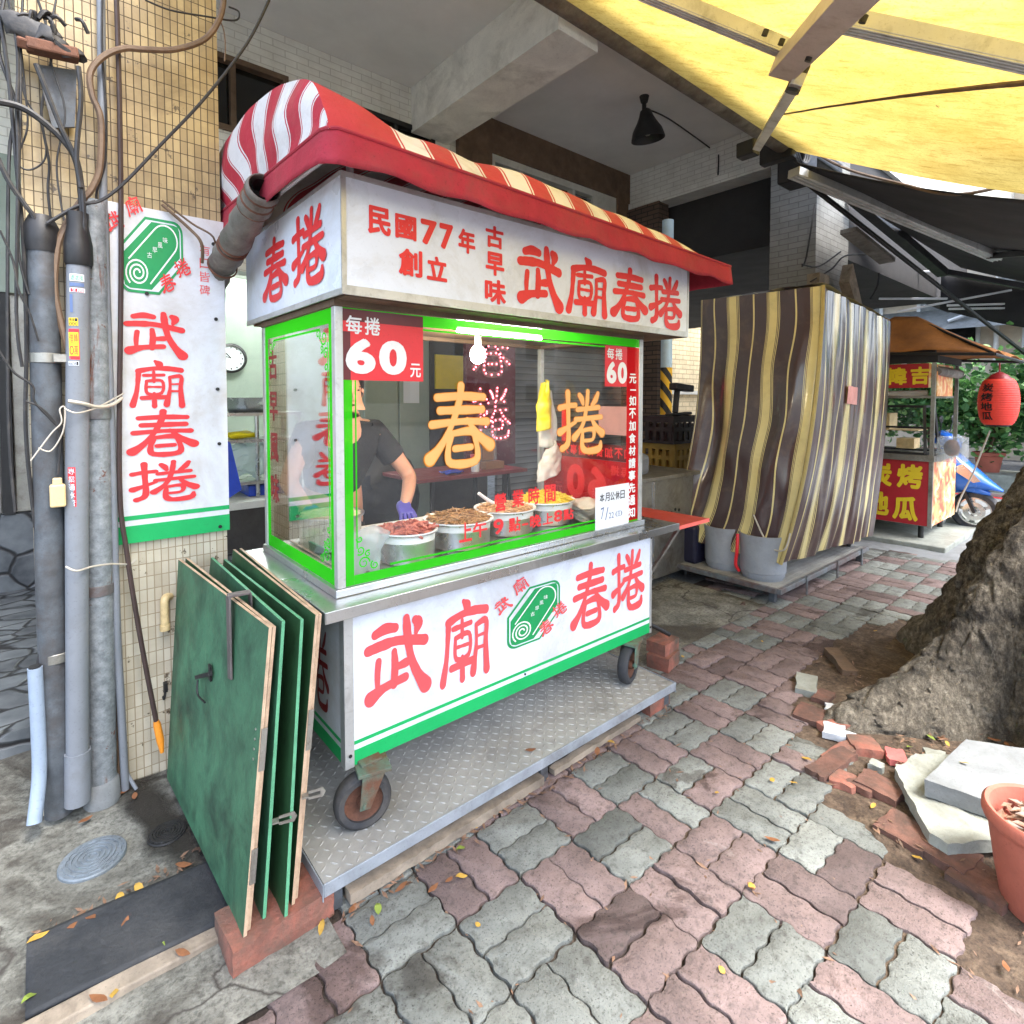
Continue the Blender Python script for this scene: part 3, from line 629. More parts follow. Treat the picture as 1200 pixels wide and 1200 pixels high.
# pavers: real wavy blocks, each with its own colour
def build_pavers():
    p = .2223; x_0, y_0 = 1.04, .963
    vs, fs, cols = [], [], []
    A = .0042; J = .0026; rnd = random.Random(3)
    wv = lambda t: A*max(-1, min(1, 1.8*math.sin(6*math.pi*t/p)))
    for i in range(-12, 24):
        for j in range(-15, 7):
            bx, by = x_0+i*p, y_0+j*p
            tl = (i+j) % 2
            far = max(0., min(1., (bx-1.7)/1.6))
            isred = (tl == 0) if rnd.random() < .78-.2*far else (rnd.random() < .5+.2*far)
            for h in (0, 1):
                red = isred if rnd.random() < .9 else not isred
                a0, a1, b0, b1 = (bx, bx+p, by+h*p/2, by+(h+1)*p/2) if tl else (bx+h*p/2, bx+(h+1)*p/2, by, by+p)
                cx, cy = (a0+a1)/2, (b0+b1)/2
                if cx < -.02 or cx > 6.0 or cy > 2.2: continue
                if cx < .56 and cy > 1.30-.0: continue
                if cx < 2.25 and cy > 1.52: continue
                if 2.25 <= cx < 3.72 and cy > 1.76: continue
                if cx < .18 and cy > -.1: continue
                if inside(cx, cy, SOILPOLY): continue
                N = 16
                T = [k/N for k in range(N)]
                ring = []
                for t in T: x = a0+(a1-a0)*t; ring.append((x, b0+wv(x-x_0)))
                for t in T: y = b0+(b1-b0)*t; ring.append((a1+wv(y-y_0), y))
                for t in T: x = a1+(a0-a1)*t; ring.append((x, b1+wv(x-x_0)))
                for t in T: y = b1+(b0-b1)*t; ring.append((a0+wv(y-y_0), y))
                tx, ty = rnd.gauss(0, .011), rnd.gauss(0, .011); dz = rnd.gauss(0, .0016)
                rot = rnd.gauss(0, .006); jx = rnd.gauss(0, .0012); jy = rnd.gauss(0, .0012)
                sx, sy = (a1-a0)/2, (b1-b0)/2
                k0 = len(vs)
                for (ins, z) in ((J, -.03), (J+rnd.random()*.0012, -.0035), (J+.0012, -.0014), (J+.0036, 0)):
                    for q, (x, y) in enumerate(ring):
                        lx, ly = (x-cx)*(1-ins/sx), (y-cy)*(1-ins/sy)
                        ch = .0022*mnoise.noise(Vector((x*60, y*60, 2)))+.0012*mnoise.noise(Vector((x*190, y*190, 5)))
                        lx += ch; ly -= ch
                        vs.append((cx+jx+lx-rot*ly, cy+jy+ly+rot*lx, z+dz+tx*lx+ty*ly))
                n = len(ring)
                for L in range(3):
                    for q in range(n): fs.append((k0+L*n+q, k0+L*n+(q+1) % n, k0+(L+1)*n+(q+1) % n, k0+(L+1)*n+q))
                fs.append(tuple(k0+3*n+q for q in range(n)))
                g = rnd.uniform(.86, 1.14)
                c = k3(S(132, 115, 112), g) if red else k3(S(130, 134, 129), g)
                if rnd.random() < .08: c = k3(c, .66)
                cols.append((len(fs)-3*n-1, len(fs), c))
    me = bpy.data.meshes.new('pavement'); me.from_pydata(vs, [], fs); me.update()
    ca = me.color_attributes.new('Col', 'FLOAT_COLOR', 'CORNER')
    buf = [0.]*(len(me.loops)*4)
    for f0, f1, c in cols:
        for fi in range(f0, f1):
            po = me.polygons[fi]
            for li in range(po.loop_start, po.loop_start+po.loop_total): buf[li*4:li*4+4] = [c[0], c[1], c[2], 1]
    ca.data.foreach_set('color', buf)
    me.materials.append(M['paver']); me.shade_smooth(); me.set_sharp_from_angle(angle=R(50))
    o = bpy.data.objects.new('pavement', me); COL.objects.link(o); struct(o)
build_pavers()
# ================================================================== BUILDING
bd = thing('arcade_building', 'old shophouse with tiled pillar, deep arcade, beamed grey ceiling and dark windows', 'building', (0, 2.4, 0))
ZC = 4.5; YW = 5.0
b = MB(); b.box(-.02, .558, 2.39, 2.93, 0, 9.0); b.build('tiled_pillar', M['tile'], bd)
b = MB(); b.box(6.2, 7.1, 2.42, 2.9, 0, 9); b.build('white_pillar', M['dimbrick'], bd)
b = MB(); b.box(-8, 6.5, 2.45, 9, ZC, ZC+.25); b.build('ceiling', M['ceil'], bd)
b = MB(); b.box(2.93, 3.36, 2.93, YW, 4.06, ZC-.002); b.build('beam', M['beam'], bd)
b = MB(); b.box(-8, -.022, 2.42, 2.8, 3.98, ZC-.002); b.box(.56, 6.198, 2.42, 2.75, 4.08, ZC-.002); b.pieces('front_beam', M['beam'], bd)
b = MB(); b.box(-8, -.022, 2.40, 2.7, ZC+.25, 9); b.box(.56, 6.198, 2.40, 2.7, ZC+.25, 9); b.box(7.102, 20, 2.40, 2.7, 4.3, 9); b.pieces('upper_facade', M['whitebrick'], bd)
# rear wall of the arcade above the shop opening, windows cut as separate wall blocks
def wallbox(x0, x1, z0, z1): b.box(x0, x1, YW, YW+.18, z0, z1)
b = MB()
wallbox(-8, .98, 2.45, ZC); wallbox(.98, 1.72, 2.45, 3.56); wallbox(.98, 1.72, 4.16, ZC); wallbox(1.72, 2.22, 2.45, ZC); wallbox(2.22, 3.2, 2.45, 3.68); wallbox(2.22, 3.2, 4.13, ZC); wallbox(3.2, 3.47, 2.45, ZC)
b.pieces('rear_wall', M['whitebrick'], bd)
def window(x0, x1, z0, z1, mull, fm):
    f = MB(); w = .045
    f.box(x0, x1, YW-.02, YW+.06, z1-w, z1); f.box(x0, x1, YW-.02, YW+.06, z0, z0+w)
    f.box(x0, x0+w, YW-.02, YW+.06, z0+w, z1-w); f.box(x1-w, x1, YW-.02, YW+.06, z0+w, z1-w)
    for m_ in mull: f.box(m_-.02, m_+.02, YW-.01, YW+.05, z0+w, z1-w)
    fo = f.build('window', fm, bd)
    g = MB(); g.box(x0+w, x1-w, YW+.055, YW+.062, z0+w, z1-w); g.build('pane', M['glassdark'], fo)
window(.98, 1.72, 3.56, 4.16, (1.28,), M['woodbrown']); window(2.22, 3.2, 3.68, 4.13, (2.75,), M['shade'])
# timber framed bay with the louvred vents
b = MB(); b.box(3.47, 3.92, YW-.06, YW+.16, 2.45, ZC); b.box(6.1, 6.46, YW-.06, YW+.16, 2.45, ZC-.004); b.box(3.92, 6.1, YW-.055, YW+.16, 4.13, ZC-.002); b.pieces('timber_frame', M['woodbrown'], bd)
b = MB(); b.box(3.92, 3.98, YW-.03, YW+.1, 2.45, 4.13); b.box(3.98, 6.1, YW-.03, YW+.1, 4.05, 4.13); b.box(4.36, 4.41, YW-.02, YW+.1, 3.2, 4.05); b.box(5.25, 5.3, YW-.02, YW+.1, 3.2, 4.05); b.box(5.62, 6.1, YW-.03, YW+.1, 2.45, 4.05); b.pieces('window_frame', M['white_paint'], bd)
b = MB()
for x0, x1 in ((3.98, 4.36), (5.3, 5.62)):
    b = MB()
    for k in range(24): b.box(x0, x1, YW+.0, YW+.05, 3.2+k*.035, 3.214+k*.035, Matrix.Rotation(R(25), 3, 'X'))
    b.build('louvre', M['pvc'], bd)
b = MB(); b.box(4.41, 5.25, YW+.07, YW+.08, 3.2, 4.05); b.box(3.98, 4.36, YW+.07, YW+.08, 3.2, 4.05); b.box(5.3, 5.62, YW+.07, YW+.08, 3.2, 4.05); b.pieces('dark_pane', M['glassdark'], bd)
# shop fronts below: roller shutter, brown brick end, partition beam
b = MB(); b.box(4.05, 6.45, YW+.02, YW+.07, .1, 3.19); b.build('roller_shutter', M['shutter'], bd)
b = MB(); b.box(6.3, 6.52, 4.42, 5.2, .1, 4.0); b.build('brown_brick_end', M['brownbrick'], bd)
b = MB(); b.box(6.36, 6.62, 2.9, YW+.2, 3.99, ZC-.003); b.box(6.33, 6.36, 2.9, YW-.06, 3.99, 4.09); b.pieces('partition_beam', M['whitebrick'], bd)
# shop interior (raised floor, pale green walls)
b = MB(); b.box(.56, 3.9, YW+.2, 8.2, .1, .5); b.box(.56, 1.95, YW+.05, YW+.198, .46, .52); b.pieces('shop_floor', M['white_paint'], bd)
b = MB(); b.box(.56, 1.95, YW+.06, YW+.19, .1, .458); b.build('shop_step', M['darkwall'], bd)
b = MB(); b.box(-.2, 4.05, 7.6, 7.75, .5, 3.2); b.box(.3, .45, YW+.2, 7.6, .5, 3.2); b.box(3.9, 4.04, YW+.19, 7.6, .1, 3.2); b.box(2.34, 3.12, YW+.0, YW+.09, .1, 2.44); b.pieces('shop_wall', M['palegreen'], bd)
b = MB(); b.box(.3, 4.05, YW+.19, 7.75, 2.9, 3.0); b.build('shop_ceiling', M['white_paint'], bd)
b = MB(); b.box(1.6, 2.3, 7.55, 7.6, .5, 2.6); b.box(3.14, 3.9, YW+.02, YW+.12, .1, 2.44); b.pieces('dark_doorway', M['darkwall'], bd)
# bay left of the pillar
b = MB(); b.box(-8, .28, YW+.02, YW+.15, .1, .62); b.build('stone_plinth', M['flag'], bd)
b = MB(); b.box(-8, .28, YW+.04, YW+.15, 2.15, 2.45); b.box(-8, .28, YW-.012, YW+.04, 2.1, 3.0); b.pieces('door_transom', M['palegreen'], bd)
b = MB(); b.box(-.13, .28, YW+.05, YW+.14, .622, 2.148); b.box(-8, -.19, YW+.05, YW+.1, .622, 2.148); b.pieces('steel_door', M['steel_worn'], bd, bev=.01)
b = MB(); b.box(-.19, -.13, YW+.0, YW+.14, .622, 2.1); b.build('door_jamb', M['shade'], bd)
# the neighbouring bay, roofed with dark sheeting
b = MB(); b.box(6.62, 14, 2.72, 9.5, 3.35, 3.45); b.box(6.621, 6.7, 2.9, 9.5, 3.2, 4.8); b.box(7.1, 13, 2.45, 2.72, 3.0, 4.3); b.pieces('neighbour_roof', M['dull_black'], bd)
# hanging enamel lamp on the arcade ceiling
lp = P(755, 113, 'z', ZC); lp.z = ZC
t = thing('ceiling_lamp', 'black enamel cone lamp hanging from the grey arcade ceiling', 'lamp', lp)
b = MB(); b.cyl(lp+Vector((0, 0, 0)), lp-Vector((0, 0, .06)), .05, .035); b.cyl(lp-Vector((0, 0, .05)), lp-Vector((0, 0, .15)), .022); b.build('mount', M['shade'], t, True)
tl = Matrix.Rotation(R(-10), 3, 'Y')
b = MB(); b.lathe([(.03, -.12), (.055, -.14), (.075, -.2), (.1, -.25), (.15, -.33), (.17, -.40), (.172, -.42), (.166, -.42), (.145, -.34), (.09, -.25), (.05, -.2)], lp, 32, rot=tl); b.build('lamp_shade', M['shade'], t, True)
b = MB(); b.lathe([(.022, -.2), (.04, -.24), (.05, -.3), (.045, -.35), (.02, -.38), (.001, -.385)], lp, 20, rot=tl); b.build('bulb', M['steel_worn'], t, True)
b = MB(); b.tube(smooth_path([lp-Vector((0, 0, .12)), P(785, 140, 'z', 4.45), P(838, 178, 'z', 4.46), P(842, 182, 'x', 6.35), P(841, 212, 'x', 6.35)], 4), .008, 6); tag(b.build('lamp_cable', M['cable'], None, True), 'thin black cable running from the cone lamp to the partition beam', 'cable')
# ---- sign on the pillar
SY = 2.372
t = thing('pillar_sign', 'tall white sign board with four big red characters screwed to the tiled pillar', 'sign', (.38, SY, .88))
a, c = P(125, 238, 'y', SY), P(265, 622, 'y', SY)
sx0, sx1, sz0, sz1 = .195, .564, .885, 2.075
b = MB(); b.box(sx0, sx1, SY-.0, SY+.016, sz0, sz1); b.build('board', M['panel_dirty'], t, bev=.002)
b = MB(); b.box(sx0, sx1, SY-.0012, SY, sz0, sz0+.062); b.box(sx0, sx1, SY-.0012, SY, sz0+.082, sz0+.098); b.pieces('green_band', M['green'], t)
b = MB(); n = FRONT; y0 = SY-.0015
chars((('武', 147, 364, 216, 420), ('廟', 153, 422, 215, 477), ('春', 152, 481, 229, 534), ('捲', 154, 539, 230, 590)), 'y', y0, n, M['red'], t, style='b', tint=1.32)
b = MB()
for i, ch in enumerate('有口皆碑'): putbox(b, ch, 234, 287+i*15.5, 246, 300+i*15.5, 'y', y0, n, bold=.0)
b.build('small_lettering', M['redfade'], t)
def logo(parent, o, u, v, nrm, big, small, red):
    o, u, v, nrm = Vector(o), Vector(u), Vector(v), Vector(nrm)
    def shape(k):  # octagon-like frame: two corners rounded, two cut for the names; k = inset
        pts = []
        def arc(cx, cy, r, a0, a1):
            for i in range(7): a = R(a0+(a1-a0)*i/6); pts.append((cx+r*math.cos(a), cy+r*math.sin(a)))
        r = .16-k*.6
        arc(k+r, k+r, r, 180, 270); pts.append((.60-k*.4, k)); pts.append((1-k, .42+k*.4)); arc(1-k-r, 1-k-r, r, 0, 90); pts.append((.40+k*.4, 1-k)); pts.append((k, .58-k*.4))
        return pts
    def flat(name, poly, m, h):
        x = MB(); x.add([o+u*a+v*c+nrm*h for a, c in poly], [tuple(range(len(poly)))]); x.build(name, m, parent)
    flat('emblem_outline', shape(0), M['logo_green'], .0006); flat('emblem_ground', shape(.035), M['panel'], .0010)
    def roll(k):
        pts = []; d = (.7071, .7071); e = (-.7071, .7071); c1, c2 = (.28, .28), (.70, .72); r = .235-k
        for i in range(13): a = R(45-90+180*i/12); pts.append((c2[0]+r*math.cos(a), c2[1]+r*math.sin(a)))
        for i in range(13): a = R(135+180*i/12); pts.append((c1[0]+r*math.cos(a), c1[1]+r*math.sin(a)))
        return pts
    band = [(.055, .5), (.055, .16), (.075, .09), (.15, .055), (.48, .055), (.945, .52), (.945, .86), (.92, .93), (.85, .945), (.5, .945)]
    flat('emblem_roll', band, M['logo_green'], .0014)
    x = MB()
    def stroke(pts, w):
        P2 = [Vector((a, c, 0)) for a, c in pts]; L = []; Q = []
        for i, p in enumerate(P2):
            dd = (P2[min(i+1, len(P2)-1)]-P2[max(0, i-1)]).normalized(); nx = Vector((-dd.y, dd.x, 0))*w/2
            L.append(p+nx); Q.append(p-nx)
        k = len(P2); x.add([o+u*q.x+v*q.y+nrm*.0018 for q in L+Q], [(i, k+i, k+i+1, i+1) for i in range(k-1)])
    rr = roll(.03); stroke(rr[:13], .022); stroke([rr[12], rr[13]], .022); stroke([rr[0], (.46, .13+.02*0+.0), ], .022)
    sp = [(.27+(.03+.155*i/50)*math.cos(R(i*19)), .26+(.03+.155*i/50)*math.sin(R(i*19))) for i in range(51)]
    stroke(sp, .024)
    for i, ch in enumerate('古早風味'):
        put(x, ch, o+u*(.42+.085*i)+v*(.47+.075*i)+nrm*.0018, u*.075, v*.075, nrm, bold=0)
    x.build('emblem_lines', M['white'], parent)
    for nm, uv0 in ((('武', '廟'), big), (('春', '捲'), small)):
        for ch, (a, c, s) in zip(nm, uv0):
            x = MB(); put(x, ch, o+u*(a)+v*(c)+nrm*.0022, (u*.8+v*.42)*s, (v*.8-u*.42)*s, nrm, style='b', tint=1.3); x.build('emblem_character', red, parent)
a, c = P(141, 345, 'y', y0), P(214, 272, 'y', y0)
logo(t, (a.x, y0, a.z+.012), (c.x-a.x, 0, 0), (0, 0, c.z-a.z+.02), FRONT, [(-.12, .72, .25), (.17, .96, .25)], [(.68, .02, .25), (.93, .24, .25)], M['red'])
b = MB()
for u, v in ((250, 286), (253, 374), (255, 456), (257, 520), (172, 344), (258, 617)):
    p = P(u, v, 'y', SY-.002); b.cyl(p+Vector((0, .004, 0)), p-Vector((0, .004, 0)), .0065, n=10)
b.pieces('screw', M['shade'], t)
# ---- pipes on the pillar
def pipe(name, label, pts, r, m, parts=(), n=18):
    w = pts[-1]; t = thing(name, label, 'pipe', w, 'pipes running up the tiled pillar')
    b = MB(); b.tube(pts, r, n); b.build('tube', m, t, True)
    return t
py = 2.33
def pp(u, v, y=py): return P(u, v, 'y', y)
t1 = pipe('metal_pipe', 'dark galvanised pipe with steel clamp, thickest pipe at the left of the bundle', [pp(49, 268), pp(55, 480), pp(60, 700), pp(70, 952)], .040, M['galv_dark'])
b = MB(); a = pp(49, 285); b.lathe([(.042, -.03), (.046, 0), (.046, .05), (.03, .085), (.012, .09)], a, 18); b.build('end_cap', M['blackp'], t1, True)
b = MB(); a = pp(54, 420); b.lathe([(.0405, -.016), (.043, -.014), (.043, .014), (.0405, .016)], a, 18); a2 = pp(67, 420); b.box(a2.x-.01, a2.x+.03, py-.05, py-.04, a.z-.012, a.z+.012); a = pp(66, 768); b.lathe([(.0405, -.016), (.043, -.014), (.043, .014), (.0405, .016)], a, 18); b.pieces('clamp', M['steel_worn'], t1, smooth=True)
t2 = pipe('plastic_pipe', 'smooth grey plastic pipe carrying small stickers between the two galvanised pipes', [pp(92, 290, 2.29), pp(90, 600, 2.29), pp(91, 890, 2.29)], .0315, M['pvc'])
b = MB(); a = pp(91, 940, 2.29); b.cyl(pp(91, 880, 2.29), a, .036, n=18); b.build('socket', M['pvc'], t2, True)
b = MB(); a = pp(92, 294, 2.29); b.lathe([(.034, -.05), (.038, -.04), (.038, .02), (.028, .08), (.03, .12), (.01, .12)], a, 18); b.build('end_cap', M['blackp'], t2, True)
def sticker(parent, name, u0, v0, u1, v1, m, txt='', tm=None, y=2.29, r=.0322, lines=1, cell=None):
    pa, pb = pp(u0, v0, y), pp(u1, v1, y); cx = pp((u0+u1)/2, (v0+v1)/2, y)
    x = MB()
    def cyl(s, t_, rr):
        ax = pp(91.2, (v0+v1)/2, y); X = pa.x+(pb.x-pa.x)*s; dx = max(-.98, min(.98, (X-ax.x)/r)); return (ax.x+dx*rr, y-math.sqrt(1-dx*dx)*rr, pb.z+(pa.z-pb.z)*t_)
    x.grid(lambda s, t_: cyl(s, t_, r), 10, 1); o = x.build(name, m, parent)
    if txt:
        x = MB(); n = len(txt); rows = lines; per = math.ceil(n/rows)
        for i, ch in enumerate(txt):
            rr, cc = divmod(i, per)
            k = len(x.v); put(x, ch, (.06+.9*cc/per, 1-(rr+.9)/rows, 0), (.82/per, 0, 0), (0, .78/rows, 0), (0, 0, 1), bold=.0)
            for q in range(k, len(x.v)): x.v[q] = Vector(cyl(x.v[q].x, x.v[q].y, r+.0006))
        x.build('sticker_lettering', tm, o)
    return o
sticker(t2, 'sticker', 81, 322, 98, 332, M['paper'], '處處隆', M['green'])
sticker(t2, 'sticker', 81, 332.3, 98, 338, M['inkblue'])
sticker(t2, 'sticker', 81, 338.3, 99, 345, M['paper'], '16-225', M['stickred'])
sticker(t2, 'sticker', 81, 346, 85, 367, M['inkblue'])
sticker(t2, 'sticker', 80, 373, 91, 383, M['yellow'], '專案1000', M['ink'], lines=2)
sticker(t2, 'sticker', 80, 386, 93, 422, M['stickred'], '', None)
sticker(t2, 'sticker', 80, 390, 92, 418, M['yellow'], '借轉0萬', M['stickred'], lines=2, r=.0326)
sticker(t2, 'sticker', 80, 423.5, 92, 429, M['paper'], '66581', M['ink'])
sticker(t2, 'sticker', 79, 547, 89, 592, M['stickred'], '專業通水管', M['paper'], lines=5)
t3 = pipe('metal_pipe', 'light galvanised pipe streaked with rust, with a concrete collar at its foot', [pp(108, 236, 2.345), pp(113, 480, 2.345), pp(117, 700, 2.345), pp(121, 945, 2.345)], .040, M['galv_pipe'])
b = MB(); 
for u, v in ((113, 485), (116, 690)): a = pp(u, v, 2.345); b.lathe([(.0405, -.018), (.044, -.016), (.044, .016), (.0405, .018)], a, 18)
b.pieces('clamp', M['galv'], t3, smooth=True)
b = MB(); a = pp(120, 935, 2.345); b.lathe([(.043, .07), (.05, .06), (.055, -.03), (.05, -.04)], a, 18); b.build('concrete_collar', M['concrete'], t3, True)
t4 = pipe('conduit', 'slim grey plastic conduit beside the white pillar sign', [pp(118, -20, 2.36), pp(121, 240, 2.34), pp(130, 500, 2.34), pp(137, 740, 2.34), pp(147, 925, 2.34)], .0125, M['pvc'], n=12)
b = MB(); b.tube([pp(126, 250, 2.37), pp(130, 500, 2.37), pp(136, 740, 2.36), pp(140, 920, 2.36)], .005, 8); b.build('thin_conduit', M['cable_brown'], t4, True)
b = MB(); b.tube(smooth_path([pp(140, 885, 2.365), pp(148, 905, 2.35), pp(160, 925, 2.32)], 4), .006, 8); b.build('stub', M['pvc'], t4, True)
t5 = pipe('plastic_pipe', 'short pale blue-grey plastic pipe open at the top, outermost at the left', smooth_path([pp(41, 782, 2.3), pp(45, 860, 2.3), pp(46, 910, 2.29), pp(40, 965, 2.25)], 5), .0195, M['pvc_blue'])
b = MB(); a = pp(41, 781, 2.3); b.cyl(a-Vector((0, 0, .006)), a+Vector((0, 0, .002)), .0165, n=16); b.build('opening', M['blackp'], t5)
# ties round the bundle
def wire(name, label, pts, r, m, n=7, cat='cable', group=None, sm=6):
    o = MB().tube(smooth_path(pts, sm), r, n).build(name, m, None, True); return tag(o, label, cat, group)
wire('tie_wire', 'white plastic tie wound round the pipes at sign height', [pp(80, 470, 2.25), pp(98, 473, 2.25), pp(115, 477, 2.28), pp(132, 474, 2.31), pp(143, 466, 2.33)], .006, M['wirepale'], cat='wire', group='ties holding the pipes')
wire('tie_wire', 'slack pale wire looped round the pipes just below the white tie', [pp(76, 479, 2.25), pp(90, 484, 2.24), pp(110, 479, 2.27), pp(125, 472, 2.3), pp(145, 461, 2.33)], .0028, M['wirepale'], cat='wire', group='ties holding the pipes')
wire('tie_wire', 'lowest pale wire tied round the pipes at board height', [pp(77, 664, 2.25), pp(90, 669, 2.24), pp(108, 664, 2.27), pp(130, 661, 2.3), pp(152, 661, 2.33), pp(159, 656, 2.34)], .0032, M['wirepale'], cat='wire', group='ties holding the pipes')
# cables on the pillar
def cb(label, pts, r, m='cable', y=2.3): wire('cable', label, [P(u, v, 'y', y) for u, v in pts], r*.8, M[m], group='cables hanging on the tiled pillar')
cb('thick brown cable looping across the top of the tiled pillar', [(263, -10), (258, 20), (240, 46), (205, 58), (170, 58), (145, 57), (122, 66), (106, 85), (108, 112), (118, 140), (117, 195), (107, 222), (92, 240), (72, 275), (66, 300), (64, 340), (72, 380), (80, 410)], .0125, 'cable_brown', 2.31)
cb('thick black cable curving from the left edge into the grey plastic pipe', [(-10, 118), (20, 124), (45, 138), (75, 165), (90, 190), (96, 235), (98, 285)], .0125, 'cable', 2.28)
cb('black cable dropping from the rusty bracket to the pipe bundle', [(42, 75), (58, 115), (72, 150), (88, 185), (97, 225), (99, 285)], .009, 'cable', 2.27)
cb('short black cable below the right end of the rusty bracket', [(92, 78), (95, 115), (91, 160), (90, 190), (95, 220)], .009, 'cable', 2.26)
cb('long black cable rising diagonally in front of the tiles to the top of the photo', [(320, -10), (290, 50), (240, 115), (190, 168), (145, 215), (118, 235), (100, 238)], .0062, 'cable', 2.2)
cb('thin black cable running down the left pillar corner into the short pipe', [(0, 20), (10, 90), (20, 200), (27, 280), (31, 400), (30, 500), (38, 590), (52, 690), (50, 745), (42, 790)], .007, 'cable', 2.32)
cb('thin dark wire looped on the left pillar tiles', [(25, 60), (30, 110), (32, 150), (20, 188), (35, 199), (53, 185), (50, 150), (30, 115), (26, 90)], .0035, 'cable', 2.33)
cb('black cable entering the dark galvanised pipe from the left edge', [(-5, 180), (10, 212), (28, 238), (40, 255), (47, 280)], .009, 'cable', 2.3)
cb('thin black wire sagging beside the dark galvanised pipe', [(0, 270), (15, 305), (22, 340), (35, 368), (45, 400)], .004, 'cable', 2.28)
cb('thin black wire crossing in front of the dark galvanised pipe', [(-5, 405), (15, 435), (38, 452), (40, 470), (58, 490), (68, 500)], .0045, 'cable', 2.26)
cb('thin black wire ending at the ivory plug on the pipes', [(30, 470), (48, 478), (66, 498), (70, 520), (68, 556)], .004, 'cable', 2.26)
cb('thin black wire along the top of the pillar tiles', [(170, 0), (200, 12), (240, 19), (275, 24), (280, 14), (268, 8)], .004, 'cable', 2.34)
cb('short twisted wire hanging at the top right of the pillar', [(255, 18), (262, 35), (264, 55), (263, 72)], .003, 'cable_brown', 2.33)
cb('pale loose wire looped in front of the pipes below the clamp', [(36, 540), (60, 508), (72, 495), (70, 480), (76, 478), (74, 505), (60, 528), (45, 525)], .0028, 'wirepale', 2.25)
rnc = random.Random(21)
for k_, lb_ in enumerate(('sagging thin black cable from the bracket lump, leftmost of the drooping strands', 'sagging thin black cable swinging low over the left tiles', 'thin black cable dropping straight past the pale pipe cap', 'thin black cable crossing behind the brown looped cable', 'loose black cable strand along the outer left corner of the pillar', 'thin black strand hanging beside the bracket plate')):
    x_ = (14, 22, 66, 112, 6, 48)[k_]; cb(lb_, [(x_+rnc.uniform(-8, 8), -8), (x_+rnc.uniform(-10, 14), 60), (x_+rnc.uniform(-12, 16), 130), (x_+rnc.uniform(-6, 22), 190), (x_+rnc.uniform(0, 24), (420, 330, 262, 250, 560, 240)[k_]*.8+30), (x_+12, (430, 345, 270, 262, 600, 262)[k_])], rnc.uniform(.0035, .0065), 'cable', 2.3+.01*k_)
cb('black cable bundle end sprouting from the pipe caps', [(55, 262), (75, 250), (90, 242), (112, 236)], .007, 'cable', 2.28)
# plug on the pipe, cord with orange tip
a, c = pp(67, 560, 2.27), pp(68, 594, 2.27)
t = thing('cable_plug', 'ivory plastic connector hanging on the dark galvanised pipe', 'connector', c)
b = MB(); b.box(a.x-.02, a.x+.02, 2.255, 2.285, c.z, a.z-.02); b.build('body', M['ivory'], t, bev=.006); b = MB(); b.box(a.x-.012, a.x+.012, 2.26, 2.28, a.z-.022, a.z); b.build('neck', M['ivory'], t, bev=.004)
a = P(184, 850, 'y', 2.29)
t = thing('hanging_cord', 'long dark brown cord with an orange grip hanging in front of the pillar sign', 'cord', a)
b = MB(); b.tube(smooth_path([P(136, -15, 'y', 2.33), P(140, 120, 'y', 2.335), P(142, 300, 'y', 2.34), P(140, 560, 'y', 2.34), P(149, 650, 'y', 2.33), P(165, 750, 'y', 2.31), a], 8), .0078, 8); b.build('cord', M['cord_brown'], t, True)
b = MB(); c = P(190, 882, 'y', 2.28); b.tube([P(183, 845, 'y', 2.29), P(184, 849, 'y', 2.29), P(188, 868, 'y', 2.285), c], [.009, .012, .012, .006], 12); b.build('grip', mat('orange_plastic', S(226, 140, 40), .5), t, True)
# rusty bracket high on the pillar
a = P(60, 85, 'y', 2.36)
t = thing('cable_bracket', 'rusty steel cable bracket with a black lump of tape on the pillar', 'bracket', a)
b = MB(); b.beam(P(30, 52, 'y', 2.3), P(92, 66, 'y', 2.3), .05, .035); b.beam(P(28, 48, 'y', 2.36), P(30, 52, 'y', 2.28), .04, .03); b.pieces('crossbar', M['rust'], t, bev=.006)
b = MB(); b.prism([(0, 0), (1, -.1), (.9, -1), (.35, -1)], P(42, 75, 'y', 2.345), (P(90, 75, 'y', 2.345)-P(42, 75, 'y', 2.345)), (0, 0, .2), -.012); b.build('plate', M['galv_dark'], t)
b = MB(); rn = random.Random(4)
b.sphere(P(40, 38, 'y', 2.31), .05, .03, .03, 26, 18); b.sphere(P(66, 54, 'y', 2.30), .05, .03, .018, 26, 18)
for i, p in enumerate(b.v): b.v[i] = p+Vector((mnoise.noise(p*30), 0, mnoise.noise(p*34+Vector((5, 0, 0)))))*.05
for k in range(11):
    p = P(22+rn.random()*72, 14+rn.random()*6+k*1.2, 'y', 2.31); q = p+Vector((rn.uniform(-.05, .05), rn.uniform(-.02, .0), rn.uniform(-.05, .03))); b.tube(smooth_path([p, (p+q)/2+Vector((0, -.01, .012)), q], 4), .006, 6)
b.build('taped_wires', M['cable'], t, True)
# small fitting low on the pillar
a = pp(193, 715, 2.37)
t = thing('wall_valve', 'small old white pipe stub with a cap low on the tiled pillar', 'fitting', a)
b = MB(); b.tube(smooth_path([a+Vector((.02, .02, .04)), a+Vector((0, -.01, .045)), a+Vector((-.002, -.012, 0)), a+Vector((-.002, -.012, -.05))], 4), .014, 12); b.build('stub', M['ivory'], t, True)
b = MB(); b.cyl(a+Vector((-.002, -.012, -.05)), a+Vector((-.002, -.012, -.07)), .017, n=14); b.build('cap', M['ivory'], t, True)
